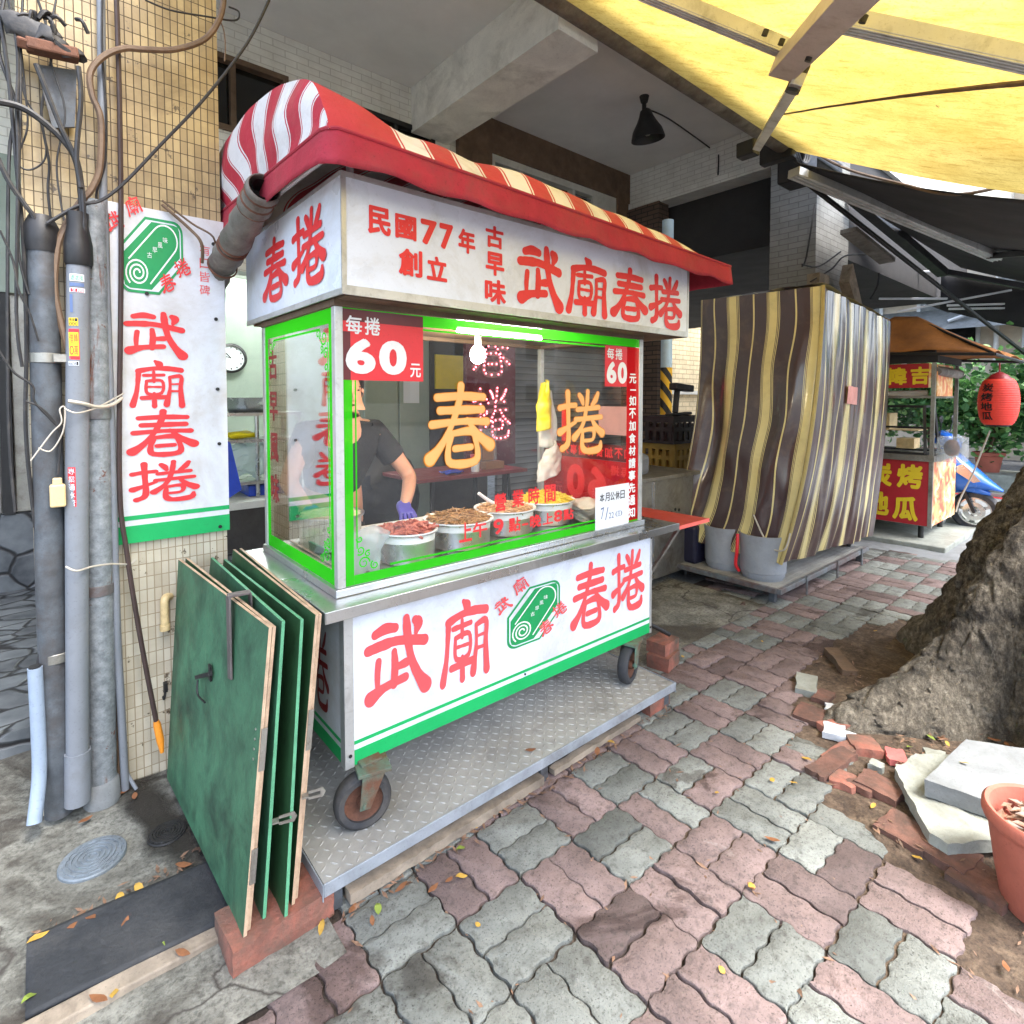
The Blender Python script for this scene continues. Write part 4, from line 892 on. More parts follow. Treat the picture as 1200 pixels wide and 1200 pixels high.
# ground fittings at the left
def lid(name, label, u, v, r, m, sx=1.):
    c = G(u, v, .012); t = thing(name, label, 'manhole lid', c)
    b = MB(); b.lathe([(.001, .004), (r*.97, .004), (r, .0), (r, -.03)], c, 40); b.build('plate', m, t)
    b = MB()
    for k in range(1, 6):
        q = r*k/6.2; b.lathe([(q-.004, .0035), (q-.003, .0075), (q+.003, .0075), (q+.004, .0035)], c, 40)
    for k in range(14): 
        a = 2*math.pi*k/14; d = Vector((math.cos(a), math.sin(a), 0)); b.beam(c+d*r*.72+Vector((0, 0, .005)), c+d*r*.9+Vector((0, 0, .005)), .008, .004)
    b.build('raised_pattern', m, t)
lid('manhole_lid', 'round grey cast iron lid set in the rough concrete beside the black mat', 109, 1005, .085, M['iron'])
lid('drain_lid', 'small dark wet round drain lid close behind the green boards', 196, 976, .055, M['iron_dark'])
b = MB()
wp = [(150, 905), (185, 915), (214, 950), (250, 1005), (235, 1022), (200, 1018), (170, 1000), (168, 975), (150, 960), (138, 935)]
for k_ in range(1): 
    pts_ = smooth_path([G(u, v, .0) for u, v in wp]+[G(*wp[0], .0)], 6)[:-1]; cw = sum(pts_, Vector())/len(pts_)
    b.grid(lambda s, t_: (lambda p: (p.x, p.y, .0125+hgt(p.x, p.y, .012)))(cw.lerp(pts_[int(round(s*(len(pts_)-1)))] if s < 1 else pts_[0], t_*1.25)), len(pts_), 14, lambda s, t_: (s, t_))
struct(b.build('wet_patch', M['wet'], smooth=True))
b = MB(); q = [G(31, 1107, .0), G(38, 1215, .0), G(285, 1085, .0), G(262, 1015, .0)]
def matfn(s, t):
    x = -.055+.53*s; y = 1.60+.235*t+.02*s*-1; return (x, y-.03*s, .028+.004*mnoise.noise(Vector((x*9, y*9, 0))))
b.grid(matfn, 30, 20)
o = b.build('rubber_mat', M['mat'], None, True, solid=.014); tag(o, 'black rubber mat lying on the concrete at the foot of the pillar', 'mat')
b = MB(); b.beam((-.2, 1.575, .012), (.62, 1.54, .012), .05, .03); tag(b.build('timber_strip', M['wood'], None, bev=.004), 'rotten brown timber strip along the edge of the black mat', 'timber')
# ================================================================== STEEL PLATFORM under the food cart
t = thing('steel_platform', 'low galvanised checker plate platform under the spring roll cart', 'platform', (1.4, 1.9, 0))
X0, X1, Y0, Y1, ZP = .552, 2.185, 1.425, 2.42, .10
b = MB(); b.box(X0, X1, Y0, Y1, ZP-.006, ZP)
k = 0; px_ = .030
for i in range(int((X1-X0)/px_)):
    for j in range(int((Y1-Y0)/px_)):
        c = Vector((X0+.018+i*px_, Y0+.018+j*px_, ZP)); a = R(38 if (i+j) % 2 else -52)
        d = Vector((math.cos(a), math.sin(a), 0)); e = Vector((-d.y, d.x, 0)); L, W, H = .0125, .0032, .0026
        b.add([c-d*L, c+e*W, c+d*L, c-e*W, c-d*L*.6+Vector((0, 0, H)), c+d*L*.6+Vector((0, 0, H))], [(0, 3, 4), (3, 5, 4), (3, 2, 5), (2, 1, 5), (1, 4, 5), (1, 0, 4)])
b.build('checker_deck', M['checker'], t)
b = MB(); b.box(X0-.002, X1+.004, Y0-.006, Y0-.0005, ZP-.034, ZP+.003); b.box(X0-.006, X0-.0025, Y0-.006, Y1, ZP-.045, ZP+.002); b.box(X1+.0045, X1+.009, Y0-.006, Y1, ZP-.045, ZP+.002); b.pieces('angle_rim', M['galv_rim'], t, bev=.0015)
for x in (X0+.02, 1.36, X1-.06): b = MB(); b.box(x, x+.035, Y0+.01, Y0+.045, .0, ZP-.007); b.box(x, x+.035, Y1-.05, Y1-.01, .0, ZP-.007); b.pieces('leg', M['galv_dark'], t)
b = MB(); b.beam((.62, 1.432, .022), (1.36, 1.438, .02), .04, .03); tag(rough(b.build('timber_packing', M['wood'], None), .02, .003), 'weathered timber packing under the left front edge of the checker plate platform', 'timber')
b = MB(); b.beam((1.42, 1.44, .018), (1.95, 1.45, .018), .03, .022); tag(rough(b.build('timber_packing', M['wood'], None), .02, .003), 'thin timber strip under the right front edge of the checker plate platform', 'timber')
b = MB(); b.box(2.02, 2.17, 1.435, 1.52, 0.0, .052); tag(rough(b.build('brick', M['brick'], None), .012, .003), 'red brick tucked under the right front corner of the checker plate platform', 'brick')
# ================================================================== SPRING ROLL CART
ct = thing('food_cart', 'white spring roll cart with green glass case, sign box and red striped canopy', 'food cart', (1.44, 1.9, .1))
FX0, FX1, FY, BY = .68, 2.205, 1.569, 2.28
b = MB(); b.box(FX0, FX1, FY+.004, BY, .288, .772); b.build('cabinet', M['panel_dirty'], ct)
b = MB(); b.box(.706, FX1-.012, FY, FY+.0035, .285, .772); fp = b.build('front_panel', M['panel'], ct)
b = MB(); b.box(FX0-.003, .706, FY-.002, FY+.0038, .282, .772); b.box(FX0-.003, FX0, FY+.0038, FY+.03, .282, .772); b.box(FX1-.012, FX1+.003, FY-.002, FY+.0038, .282, .772); b.box(FX1, FX1+.003, FY+.0038, FY+.03, .282, .772); b.pieces('corner_trim', M['alu'], ct)
b = MB(); yb = FY-.0012
def zline(u0, v0, u1, v1): return P(u0, v0, 'y', FY).z, P(u1, v1, 'y', FY).z
b.box(.7065, FX1-.0125, yb, FY-.0002, .2855, .332); b.box(.7065, FX1-.0125, yb, FY-.0002, .349, .360); b.pieces('green_band', M['green'], ct)
b = MB(); 
chars((('武', 429, 715, 501, 829), ('廟', 517, 695, 572, 803), ('春', 671, 657, 712, 738), ('捲', 718, 643, 753, 720)), 'y', FY-.0012, FRONT, M['redfade'], fp, style='b', tint=1.4)
a, c = P(594, 766, 'y', FY), P(656, 675, 'y', FY)
logo(fp, (a.x, FY-.0012, a.z+.008), (c.x-a.x, 0, 0), (0, 0, c.z-a.z-.016), FRONT, [(-.13, .66, .27), (.17, .92, .27)], [(.66, .02, .27), (.93, .26, .27)], M['redfade'])
# left flank of the cabinet
b = MB(); b.box(FX0-.0012, FX0-.0002, FY+.031, BY, .2885, .332); b.box(FX0-.0012, FX0-.0002, FY+.031, BY, .349, .360); b.pieces('green_band', M['green'], ct)
b = MB()
for i, ch in enumerate('捲春'): b = MB(); put(b, ch, (FX0-.0013, 1.86+i*.2, .40), (0, -.17, 0), (0, 0, .26), LEFT, style='b'); b.build('flank_character', M['darkred'], ct)
b = MB()
for x, z in ((.693, .75), (.693, .32), (FX1-.006, .74), (FX1-.006, .31)): b.cyl((x, FY-.004, z), (x, FY, z), .0055, n=10)
b.cyl((1.40, FY-.004, .342), (1.40, FY, .342), .004, n=10)
b.pieces('screw', M['shade'], ct)
# counter
b = MB(); b.box(.598, 2.335, 1.505, 2.34, .776, .80); b.box(.598, 2.335, 1.502, 1.5048, .768, .802); b.box(.595, .5978, 1.502, 2.34, .768, .802); b.pieces('counter_top', M['steel'], ct, bev=.002)
b = MB(); b.box(.665, 2.18, 1.59, 2.3, .8005, .826); b.build('case_floor', M['steel'], ct, bev=.003)
# posts
PX0, PX1, PY0, PY1, PZ = .672, 2.162, 1.594, 2.29, 1.672
for (x, y) in ((PX0, PY0), (PX1-.026, PY0), (PX0, PY1-.026), (PX1-.026, PY1-.026)):
    b = MB(); b.box(x, x+.026, y, y+.026, .8265, PZ); b.build('post', M['alu'], ct, bev=.002)
b = MB(); b.box(PX0-.003, PX1+.003, PY0-.003, PY0+.03, PZ+.0005, 1.694); b.box(PX0-.003, PX0+.03, PY0+.031, PY1, PZ+.0005, 1.694); b.box(PX1-.03, PX1+.003, PY0+.031, PY1, PZ+.0005, 1.694); b.box(PX0+.031, PX1-.031, PY1-.03, PY1, PZ+.0005, 1.694); b.pieces('header_rail', M['woodbrown'], ct, bev=.002)
b = MB(); b.box(PX0+.0262, PX1-.0262, PY0+.006, PY0+.010, .827, PZ); gf = b.build('front_glass', M['glass'], ct)
b = MB(); b.box(PX0+.006, PX0+.010, PY0+.0262, PY1-.0262, .827, PZ); gl = b.build('left_glass', M['glass_side'], ct)
b = MB(); b.box(PX1-.010, PX1-.006, PY0+.0262, PY1-.0262, .827, PZ); gr = b.build('right_glass', M['glass'], ct)
# green films on the glass
GY = PY0+.0052
def flatxz(mb, x0, x1, z0, z1, y): mb.add([(x0, y, z0), (x1, y, z0), (x1, y, z1), (x0, y, z1)], [(0, 1, 2, 3)])
def flatyz(mb, y0, y1, z0, z1, x): mb.add([(x, y0, z0), (x, y1, z0), (x, y1, z1), (x, y0, z1)], [(0, 1, 2, 3)])
gx0, gx1, gz0, gz1 = PX0+.0265, PX1-.0265, .828, PZ-.001
b = MB(); flatxz(b, gx0, gx0+.028, gz0, gz1, GY); flatxz(b, gx0+.0282, gx1, gz1-.036, gz1, GY); flatxz(b, gx0+.0282, gx1, gz0, gz0+.03, GY)
flatxz(b, gx0+.036, gx0+.041, gz0+.11, gz1-.1, GY); flatxz(b, gx0+.15, gx1-.1, gz1-.049, gz1-.043, GY); flatxz(b, gx0+.15, gx1-.1, gz0+.038, gz0+.045, GY)
def scroll(mb, fn, s=1., sx=1):
    for (cx, cz, r0, turns, ph) in ((.035, .035, .022, 1.4, 0), (.075, .022, .016, 1.3, 2), (.022, .08, .016, 1.3, 4), (.05, .065, .012, 1.2, 1), (.02, .12, .012, 1.1, 3)):
        pts = []
        for i in range(26): a = ph+turns*2*math.pi*i/25; r = r0*(1-.8*i/25); pts.append((cx+r*math.cos(a), cz+r*math.sin(a), .006*(1-.5*i/25)))
        L = []; Q = []
        for i, p in enumerate(pts):
            q, w = pts[max(0, i-1)], pts[min(25, i+1)]; d = Vector((w[0]-q[0], w[1]-q[1])).normalized()
            L.append((p[0]-d.y*p[2]/2, p[1]+d.x*p[2]/2)); Q.append((p[0]+d.y*p[2]/2, p[1]-d.x*p[2]/2))
        mb.add([fn(a_*s*sx, c_*s) for a_, c_ in L+Q], [(i, 26+i, 27+i, i+1) for i in range(25)])
scroll(b, lambda a_, c_: (gx0+.029+a_, GY-.0002, gz0+.031+c_), .9)
scroll(b, lambda a_, c_: (gx0+.029+a_, GY-.0002, gz1-.037-c_), .8)
b.build('green_border', M['greenfilm'], gf)
LXG = PX0+.0052; ly0, ly1 = PY0+.0265, PY1-.0265
b = MB(); flatyz(b, ly0, ly0+.03, gz0, gz1, LXG); flatyz(b, ly1-.03, ly1, gz0, gz1, LXG); flatyz(b, ly0+.0302, ly1-.0302, gz1-.045, gz1, LXG); flatyz(b, ly0+.0302, ly1-.0302, gz0, gz0+.045, LXG)
flatyz(b, ly0+.038, ly0+.043, gz0+.1, gz1-.1, LXG); flatyz(b, ly0+.1, ly1-.1, gz1-.06, gz1-.053, LXG)
scroll(b, lambda a_, c_: (LXG-.0002, ly0+.031+a_, gz0+.046+c_), 1.); scroll(b, lambda a_, c_: (LXG-.0002, ly0+.031+a_, gz1-.046-c_), 1.1); scroll(b, lambda a_, c_: (LXG-.0002, ly1-.031-a_, gz1-.046-c_), 1.)
b.build('green_border', M['greenfilm'], gl)
b = MB()
for i, ch in enumerate('古早風味'): put(b, ch, (LXG-.0003, ly1-.04, 1.47-i*.155), (0, -.09, 0), (0, 0, .11), LEFT, bold=.02)
b.build('side_lettering', M['darkred'], gl)
# price stickers
def quadpx(mb, u0, v0, u1, v1, y):
    a, c = P(u0, (v0+v1)/2, 'y', y), P(u1, (v0+v1)/2, 'y', y); t_, q = P((u0+u1)/2, v0, 'y', y), P((u0+u1)/2, v1, 'y', y); flatxz(mb, a.x, c.x, q.z, t_.z, y)
    return a.x, c.x, q.z, t_.z
SYK = GY-.0012
b = MB(); flatxz(b, .699, .975, 1.455, 1.668, SYK); st1 = b.build('price_sticker', M['stickred'], ct)
b = MB(); flatxz(b, .699, .722, 1.455, 1.6, SYK-.0004); flatxz(b, .699, .975, 1.632, 1.668, SYK-.0004); b.pieces('sticker_edge', M['stickdark'], st1)
b = MB(); yk = SYK-.001
one = lambda ch_, o_, u_, v_, p_, bo_, nm_='sticker_character': (lambda c_: (put(c_, ch_, o_, u_, v_, FRONT, bold=bo_), c_.build(nm_, M['white'], p_)))(MB())
for i, ch in enumerate('每捲'): one(ch, (.708+i*.0603, yk, 1.594), (.052, 0, 0), (0, 0, .055), st1, .02)
for ch_, x_ in (('6', .706), ('0', .815)): c_ = MB(); put(c_, ch_, (x_, yk, 1.474), (.098, 0, 0), (0, 0, .108), FRONT, bold=.05); c_.build('sticker_digit', M['white'], st1)
one('元', (.925, yk, 1.468), (.040, 0, 0), (0, 0, .045), st1, .02)
b = MB(); flatxz(b, 1.893, 2.045, 1.452, 1.632, SYK); st2 = b.build('price_sticker', M['stickred'], ct)
b = MB(); flatxz(b, 2.0455, 2.134, .835, 1.632, SYK); b.build('notice_strip', M['redfilm'], st2)
for i, ch in enumerate('每捲'): one(ch, (1.905+i*.0576, yk, 1.572), (.048, 0, 0), (0, 0, .05), st2, .02)
for ch_, x_ in (('6', 1.903), ('0', 1.978)): c_ = MB(); put(c_, ch_, (x_, yk, 1.465), (.067, 0, 0), (0, 0, .098), FRONT, bold=.05); c_.build('sticker_digit', M['white'], st2)
one('元', (2.062, yk, 1.468), (.05, 0, 0), (0, 0, .045), st2, .03)
b = MB(); flatxz(b, 2.07, 2.112, 1.435, 1.441, yk); b.build('sticker_dash', M['white'], st2)
for i, ch in enumerate('如不加食材請事先通知'): one(ch, (2.062, yk, 1.365-i*.0575), (.05, 0, 0), (0, 0, .047), st2, .03)
# big orange letters on the front glass
for mm, tint, dy in (('orange_edge', 1.38, 0), ('orange', 1.14, -.003)):
    chars((('春', 501, 451, 576, 546), ('捲', 655, 458, 706, 532)), 'y', GY-.0012+dy, FRONT, M[mm], gf, 'glass_character' if mm == 'orange' else 'character_outline', style='b', tint=tint)
hl = (('營', 579, 577, 593, 600), ('業', 600, 573, 614, 595), ('時', 619, 570, 632, 592), ('間', 638, 567, 651, 589), ('上', 538, 611, 553, 636), ('午', 554, 610, 571, 631), ('9', 578, 607, 590, 627), ('點', 596, 605, 610, 624), ('晚', 621, 602, 634, 619), ('上', 636, 600, 648, 615), ('8', 649, 597, 659, 612), ('點', 660, 595, 672, 610)); chars(hl, 'y', GY-.0012, FRONT, M['red'], gf, 'hours_character', bold=.026)
b = MB()
a, c = P(612, 615, 'y', GY-.0012), P(619, 613.5, 'y', GY-.0012); flatxz(b, a.x, c.x, a.z-.004, a.z+.004, GY-.0012)
b.build('hours_dash', M['red'], gf)
# paper notice taped to the glass
b = MB(); b.box(1.833, 2.064, GY-.004, GY-.003, .826, 1.012); pn = b.build('paper_notice', M['paper'], ct)
b = MB(); line_text(b, '本月公休日', (1.86, GY-.0046, .945), (.030, 0, 0), (0, 0, .038), FRONT, .18, bold=.01); b.build('notice_lettering', M['ink'], pn)
b = MB(); put(b, '7', (1.868, GY-.0046, .868), (.022, 0, .004), (0, 0, .05), FRONT, bold=-.012); put(b, '/', (1.897, GY-.0046, .862), (.022, 0, 0), (0, 0, .056), FRONT, bold=-.012)
line_text(b, '22', (1.922, GY-.0046, .866), (.016, 0, 0), (0, 0, .026), FRONT, .15, bold=-.012); line_text(b, '(四)', (1.968, GY-.0046, .866), (.014, 0, 0), (0, 0, .026), FRONT, .2, bold=-.012); b.build('pen_writing', M['inkblue'], pn)
# red sticker on the right pane, read from outside
RX = PX1-.0055
b = MB(); flatyz(b, 1.63, 2.255, .835, 1.09, RX); so = b.build('side_sticker', M['redfilm'], ct)
b = MB(); flatyz(b, 1.63, 2.255, 1.0915, 1.17, RX); b.build('sticker_edge', M['stickdark'], so)
for xo, nr in ((RX-.001, LEFT), (RX+.001, -LEFT)):
    RN = nr
    for i, ch in enumerate('如不加食材請事先通知'):
        b = MB(); put(b, ch, (xo, 1.645+i*.06, 1.105), (0, .05, 0), (0, 0, .052), RN, bold=.03); b.build('sticker_character', M['white'] if nr.x > 0 else M['red'], so)
    b = MB(); put(b, '每', (xo, 1.66, 1.02), (0, .055, 0), (0, 0, .05), RN, bold=.03); b.build('sticker_character', M['white'] if nr.x > 0 else M['red'], so); b = MB(); put(b, '捲', (xo, 1.725, 1.02), (0, .055, 0), (0, 0, .05), RN, bold=.03)
    b.build('sticker_lettering', M['white'] if nr.x > 0 else M['red'], so); b = MB()
    put(b, '6', (xo, 1.80, .875), (0, .13, 0), (0, 0, .18), RN, bold=.05); b.build('sticker_digit', M['white'] if nr.x > 0 else M['red'], so); b = MB(); put(b, '0', (xo, 1.95, .875), (0, .13, 0), (0, 0, .18), RN, bold=.05); b.build('sticker_digit', M['white'] if nr.x > 0 else M['red'], so); b = MB(); put(b, '元', (xo, 2.11, .88), (0, .06, 0), (0, 0, .07), RN, bold=.03)
    b.build('sticker_lettering', M['white'] if nr.x > 0 else M['red'], so)
b = MB(); flatyz(b, 1.66, 1.86, 1.22, 1.36, RX); b.build('paper_note', film('pink_paper', S(230, 180, 176), .5), gr)
b = MB(); flatyz(b, 2.06, 2.12, 1.16, 1.37, RX); b.build('paper_note', M['stickred'], gr)
# lamps in the case
b = MB(); b.cyl((1.2, 1.72, 1.655), (1.62, 1.72, 1.655), .011, n=12); b.build('tube_lamp', M['tubelight'], ct, True)
bc = Vector((1.427, 1.9, 1.585))
b = MB(); b.sphere(bc, .033, .033, .04); lb = b.build('lamp_bulb', M['bulb'], ct, True)
b = MB(); b.cyl(bc+Vector((0, 0, .035)), bc+Vector((0, 0, .09)), .014, n=12); b.cyl(bc+Vector((0, 0, .085)), bc+Vector((0, 0, .11)), .004, n=6); b.build('lamp_socket', M['whiteplastic'], lb, True)
# sign box
SX0, SX1, SY0, SY1, SZ0, SZ1 = .655, 2.385, 1.50, 2.42, 1.695, 2.03
b = MB(); b.box(SX0+.004, SX1-.004, SY0+.006, SY1, SZ0+.002, SZ1-.002); sb = b.build('sign_box', M['steel_worn'], ct)
b = MB(); w = .016
b.box(SX0, SX1, SY0-.002, SY0+.004, SZ0-.004, SZ0+.022); b.box(SX0, SX1, SY0-.002, SY0+.004, SZ1-.014, SZ1); b.box(SX0, SX0+.014, SY0-.002, SY0+.004, SZ0+.022, SZ1-.014); b.box(SX1-.014, SX1, SY0-.002, SY0+.004, SZ0+.022, SZ1-.014)
b.box(SX0-.002, SX0+.003, SY0+.0042, SY1, SZ0-.004, SZ0+.014); b.box(SX0-.002, SX0+.003, SY0+.0042, SY1, SZ1-.012, SZ1)
b.box(SX1-.003, SX1+.002, SY0+.0042, SY1, SZ0-.004, SZ1); b.pieces('sign_frame', M['alu'], sb)
b = MB(); b.box(SX0+.0145, SX1-.0145, SY0+.0, SY0+.0055, SZ0+.0225, SZ1-.0145); sf = b.build('sign_front', M['panel'], ct)
b = MB(); b.box(SX0+.0, SX0+.0035, SY0+.0045, SY1-.002, SZ0+.0145, SZ1-.0125); sl = b.build('sign_side', M['panel'], ct)
yy = SY0-.0012
chars((('武', 608, 285, 657, 364), ('廟', 665, 299, 710, 372), ('春', 718, 314, 757, 377), ('捲', 762, 323, 797, 386)), 'y', yy, FRONT, M['red'], sf, style='b', tint=1.55)
chars((('民', 431, 240, 458, 278), ('國', 463, 250, 488, 283), ('7', 493, 256, 512, 289), ('7', 515, 261, 531, 294), ('年', 537, 267, 557, 299), ('創', 467, 290, 495, 326), ('立', 500, 299, 524, 331), ('古', 569, 263, 590, 293), ('早', 569, 294, 591, 325), ('味', 568, 326, 593, 358)), 'y', yy, FRONT, M['red'], sf, bold=.04)
for ch, u0, v0, u1, v1 in (('春', 309, 275, 336, 356), ('捲', 343, 240, 380, 342)):
    um, vm = (u0+u1)/2, (v0+v1)/2; a, c = P(u0, vm, 'x', SX0-.0012), P(u1, vm, 'x', SX0-.0012); hh = (v1-v0)-abs((467-vm)/(um-43))*(u1-u0)*.8
    zt, zb = P(um, vm-hh/2, 'x', SX0-.0012).z, P(um, vm+hh/2, 'x', SX0-.0012).z
    b = MB(); put(b, ch, (SX0-.0012, a.y, zb), (0, c.y-a.y, 0), (0, 0, zt-zb), LEFT, style='b', tint=1.5); b.build('character', M['red'], sl)
b = MB(); b.box(SX0+.02, SX1-.02, SY0+.02, SY1-.02, SZ0-.006, SZ0+.0015); b.build('sign_soffit', M['woodbrown'], sb)
# canopy
CX0, CX1 = .585, 2.60
prof = [(1.405, 2.085), (1.44, 2.15), (1.53, 2.255), (1.73, 2.335), (2.0, 2.385), (2.3, 2.395), (2.52, 2.38), (2.66, 2.31), (2.69, 2.13)]
PR = smooth_path([(0, a, c) for a, c in prof], 6)
def lerp_table(tab, x):
    for (a, fa), (c, fc) in zip(tab, tab[1:]):
        if x <= c: t_ = (x-a)/(c-a); t_ = max(0, min(1, t_)); t_ = t_*t_*(3-2*t_); return fa+(fc-fa)*t_
    return tab[-1][1]
FT = [(CX0, 1.0), (.68, .92), (.88, .72), (1.4, .78), (1.95, .70), (2.3, .60), (2.5, .34), (CX1, .05)]
def ze(x): return 2.087-.052*(x-CX0)/(CX1-CX0)
def roof(s, t_):
    x = CX0+(CX1-CX0)*s; p = PR[min(len(PR)-1, int(round(t_*(len(PR)-1))))]
    f = lerp_table(FT, x); z = ze(x)+(p.z-2.085)*f; y = p.y
    n_ = mnoise.noise(Vector((x*4, y*4, 0)))*.012 + .010*math.sin(x*21)*math.sin(math.pi*t_)*(.5+.5*mnoise.noise(Vector((x*2, 3, 0))))
    if x < CX0+.05: y = y
    return (x + (.012*math.sin(t_*6) if s > .03 else 0), y, z+n_*min(1, t_*10+.1))
NP = len(PR)-1
b = MB(); b.grid(roof, 90, NP, lambda s, t_: (max(.03, CX0+(CX1-CX0)*s-.80+.07+.02*math.sin(t_*9+s*3)), t_)); b.build('canopy_roof', M['redstripe'], ct, True, ang=80)
def cap(side):
    def fn(s, t_):
        p = PR[min(NP, int(round(s*NP)))]; x = CX0 if side < 0 else CX1; f = lerp_table(FT, x)
        top = Vector((roof(0 if side < 0 else 1, s))); base = Vector((x, 1.405+(2.62-1.405)*s, ze(x)+.045*s)); q = base.lerp(top, t_)
        bul = math.sin(math.pi*t_)*math.sin(math.pi*s)
        q.x += side*(.014*bul+.012*math.sin(s*17+t_*4)*bul); return q
    return fn
b = MB(); b.grid(cap(-1), NP, 14, lambda s, t_: (s*1.5+.04*math.sin(t_*5+s*2)+.05, t_)); b.build('canopy_end', M['redstripe'], ct, True, ang=80); b = MB(); b.grid(cap(1), NP, 6, lambda s, t_: (s*1.5, t_)); b.build('canopy_end', M['redstripe'], ct, True, ang=80)
VP_ = [Vector((CX0-.004, 2.62, ze(CX0)+.05))]+[Vector((CX0-.004, 2.62-1.18*k/14, ze(CX0)+.05-.05*k/14)) for k in range(1, 15)]+[Vector((CX0+.004, 1.418, ze(CX0))), Vector((CX0+.02, 1.404, ze(CX0)))]
VP_ += [Vector((CX0+.02+(CX1-CX0-.04)*k/50, 1.402, ze(CX0+(CX1-CX0)*k/50))) for k in range(1, 51)]+[Vector((CX1, 1.42, ze(CX1)))]+[Vector((CX1+.004, 1.42+1.0*k/12, ze(CX1)+.03*k/12)) for k in range(1, 13)]
def val(s, t_):
    k = min(len(VP_)-1, int(round(s*(len(VP_)-1)))); p = VP_[k]; h = .088+.006*math.sin(k*.9)+.01*mnoise.noise(Vector((k*.3, 0, 0)))
    o_ = Vector((0, -1, 0)) if 15 < k < 68 else (LEFT if k <= 15 else -LEFT)
    return p+Vector((0, 0, .004-h*t_))+o_*(.006+.008*t_+.006*math.sin(k*.7)*t_)
b = MB(); b.grid(val, len(VP_)-1, 5); b.build('valance', M['redcloth'], ct, True, ang=70, solid=.003)
b = MB(); b.tube([val(k/(len(VP_)-1), 0) for k in range(len(VP_))], .006, 8); b.build('piping', M['redcloth'], ct, True)
b = MB()
for x in (.62, 1.5, 2.5): b.tube([(x, 1.42, ze(x)-.01), (x, 1.5, 2.06), (x, 2.4, 2.08)], .009, 8)
b.tube([(.62, 1.43, 2.07), (2.55, 1.43, 2.02)], .009, 8); b.tube([(.62, 2.45, 2.08), (2.55, 2.45, 2.08)], .009, 8)
for x in (.7, 1.5, 2.35): b.cyl((x, 1.54, 2.028), (x, 1.54, 2.07), .011, n=8); b.cyl((x, 2.38, 2.02), (x, 2.38, 2.1), .011, n=8)
b.pieces('canopy_frame', M['tinwhite'], ct, smooth=True)
# fold down shelf on the right
b = MB(); b.prism([(0, 0), (.445, 0), (.43, .5), (0, .62)], (2.212, 1.535, .772), (1, 0, 0), (0, 1, 0), .003); 
fl = MB(); fl.prism([(0, 0), (.445, 0), (.43, .5), (0, .62)], (2.21, 1.535, .758), (1, 0, 0), (0, 1, 0), .016); sh_ = fl.build('side_shelf', M['tablered'], ct, bev=.002)
b = MB(); b.box(2.2365, 2.655, 1.531, 1.5348, .757, .775); b.build('shelf_edging', M['redsoft'], sh_)
b = MB(); b.beam((2.21, 1.62, .5), (2.55, 1.62, .757), .016, .016); b.build('shelf_stay', M['steel_worn'], sh_)
# wheels
def wheel(x, y, ang, z=.1+.086):
    c = Vector((x, y, z)); rm = Matrix.Rotation(R(ang), 3, 'Z') @ Matrix.Rotation(R(90), 3, 'X')
    f = MB(); rz = Matrix.Rotation(R(ang), 3, 'Z')
    ax = rz @ Vector((1, 0, 0)); sd = rz @ Vector((0, 1, 0))
    top = c+Vector((0, 0, .097))+ax*.03
    for s_ in (-1, 1): f.add([top+sd*s_*.033+ax*q*.036+sd*e for e in (0, s_*.005) for q in (-1, 1)]+[c+sd*s_*.033+ax*q*.016+sd*e-Vector((0, 0, .012)) for e in (0, s_*.005) for q in (-1, 1)], [(0, 1, 5, 4), (2, 6, 7, 3), (0, 4, 6, 2), (1, 3, 7, 5), (4, 5, 7, 6), (0, 2, 3, 1)])
    f.beam(top-ax*.05+Vector((0, 0, -.003)), top+ax*.05+Vector((0, 0, -.003)), .085, .012); f.beam(top+Vector((0, 0, -.002)), top+Vector((.0, .05, .004)), .07, .022); f.cyl(c-sd*.043, c+sd*.043, .008, n=10)
    w_ = f.build('wheel', M['teal_rust'], ct, bev=.002)
    g = MB(); g.lathe([(.058, -.022), (.074, -.024), (.083, -.018), (.086, -.008), (.086, .008), (.083, .018), (.074, .024), (.058, .022), (.058, -.022)], c, 36, rot=rm); g.build('tyre', M['rubber'], w_, True)
    g = MB(); g.lathe([(.0585, -.014), (.05, -.008), (.02, -.006), (.018, -.024), (.001, -.024)], c, 28, rot=rm); g.lathe([(.0585, .014), (.05, .008), (.02, .006), (.018, .024), (.001, .024)], c, 28, rot=rm); g.build('rim', M['rust'], w_, True)
wheel(.722, 1.548, -14); wheel(2.03, 1.565, 17); wheel(.78, 2.2, 20); wheel(2.06, 2.2, 60)
b = MB(); b.box(.69, .80, 1.58, 1.63, .270, .2875); b.box(2.02, 2.13, 1.58, 1.66, .270, .2875); b.box(.72, .86, 2.14, 2.26, .270, .2875); b.box(2.0, 2.12, 2.14, 2.26, .270, .2875); b.pieces('axle_block', M['teal_rust'], ct, bev=.002)
# rolled side curtain tied under the canopy end
a = Vector((.565, 1.87, 2.065)); c = Vector((.55, 2.40, 1.885)); e = Vector((.535, 2.44, 1.73))
t = thing('rolled_curtain', 'dusty rolled plastic side curtain tied under the left end of the canopy', 'rolled curtain', a)
b = MB(); pth = smooth_path([a, a.lerp(c, .3), a.lerp(c, .7), c, e], 6); rs = [.048+.005*math.sin(i*2.1)-.02*max(0, (i-14)/10) for i in range(len(pth))]; b.tube(pth, rs, 18, cap=False); b.build('roll', M['roll'], t, True, ang=60, solid=.004)
b = MB(); b.tube(smooth_path([a+Vector((0, .01, 0)), a.lerp(c, .2)], 3), .034, 14, cap=False); b.lathe([(.037, 0), (.001, .003)], a.lerp(c, .12), 14, rot=(c-a).to_track_quat('Z', 'Y').to_matrix()); b.build('inner_roll', M['shade'], t, True)
b = MB()
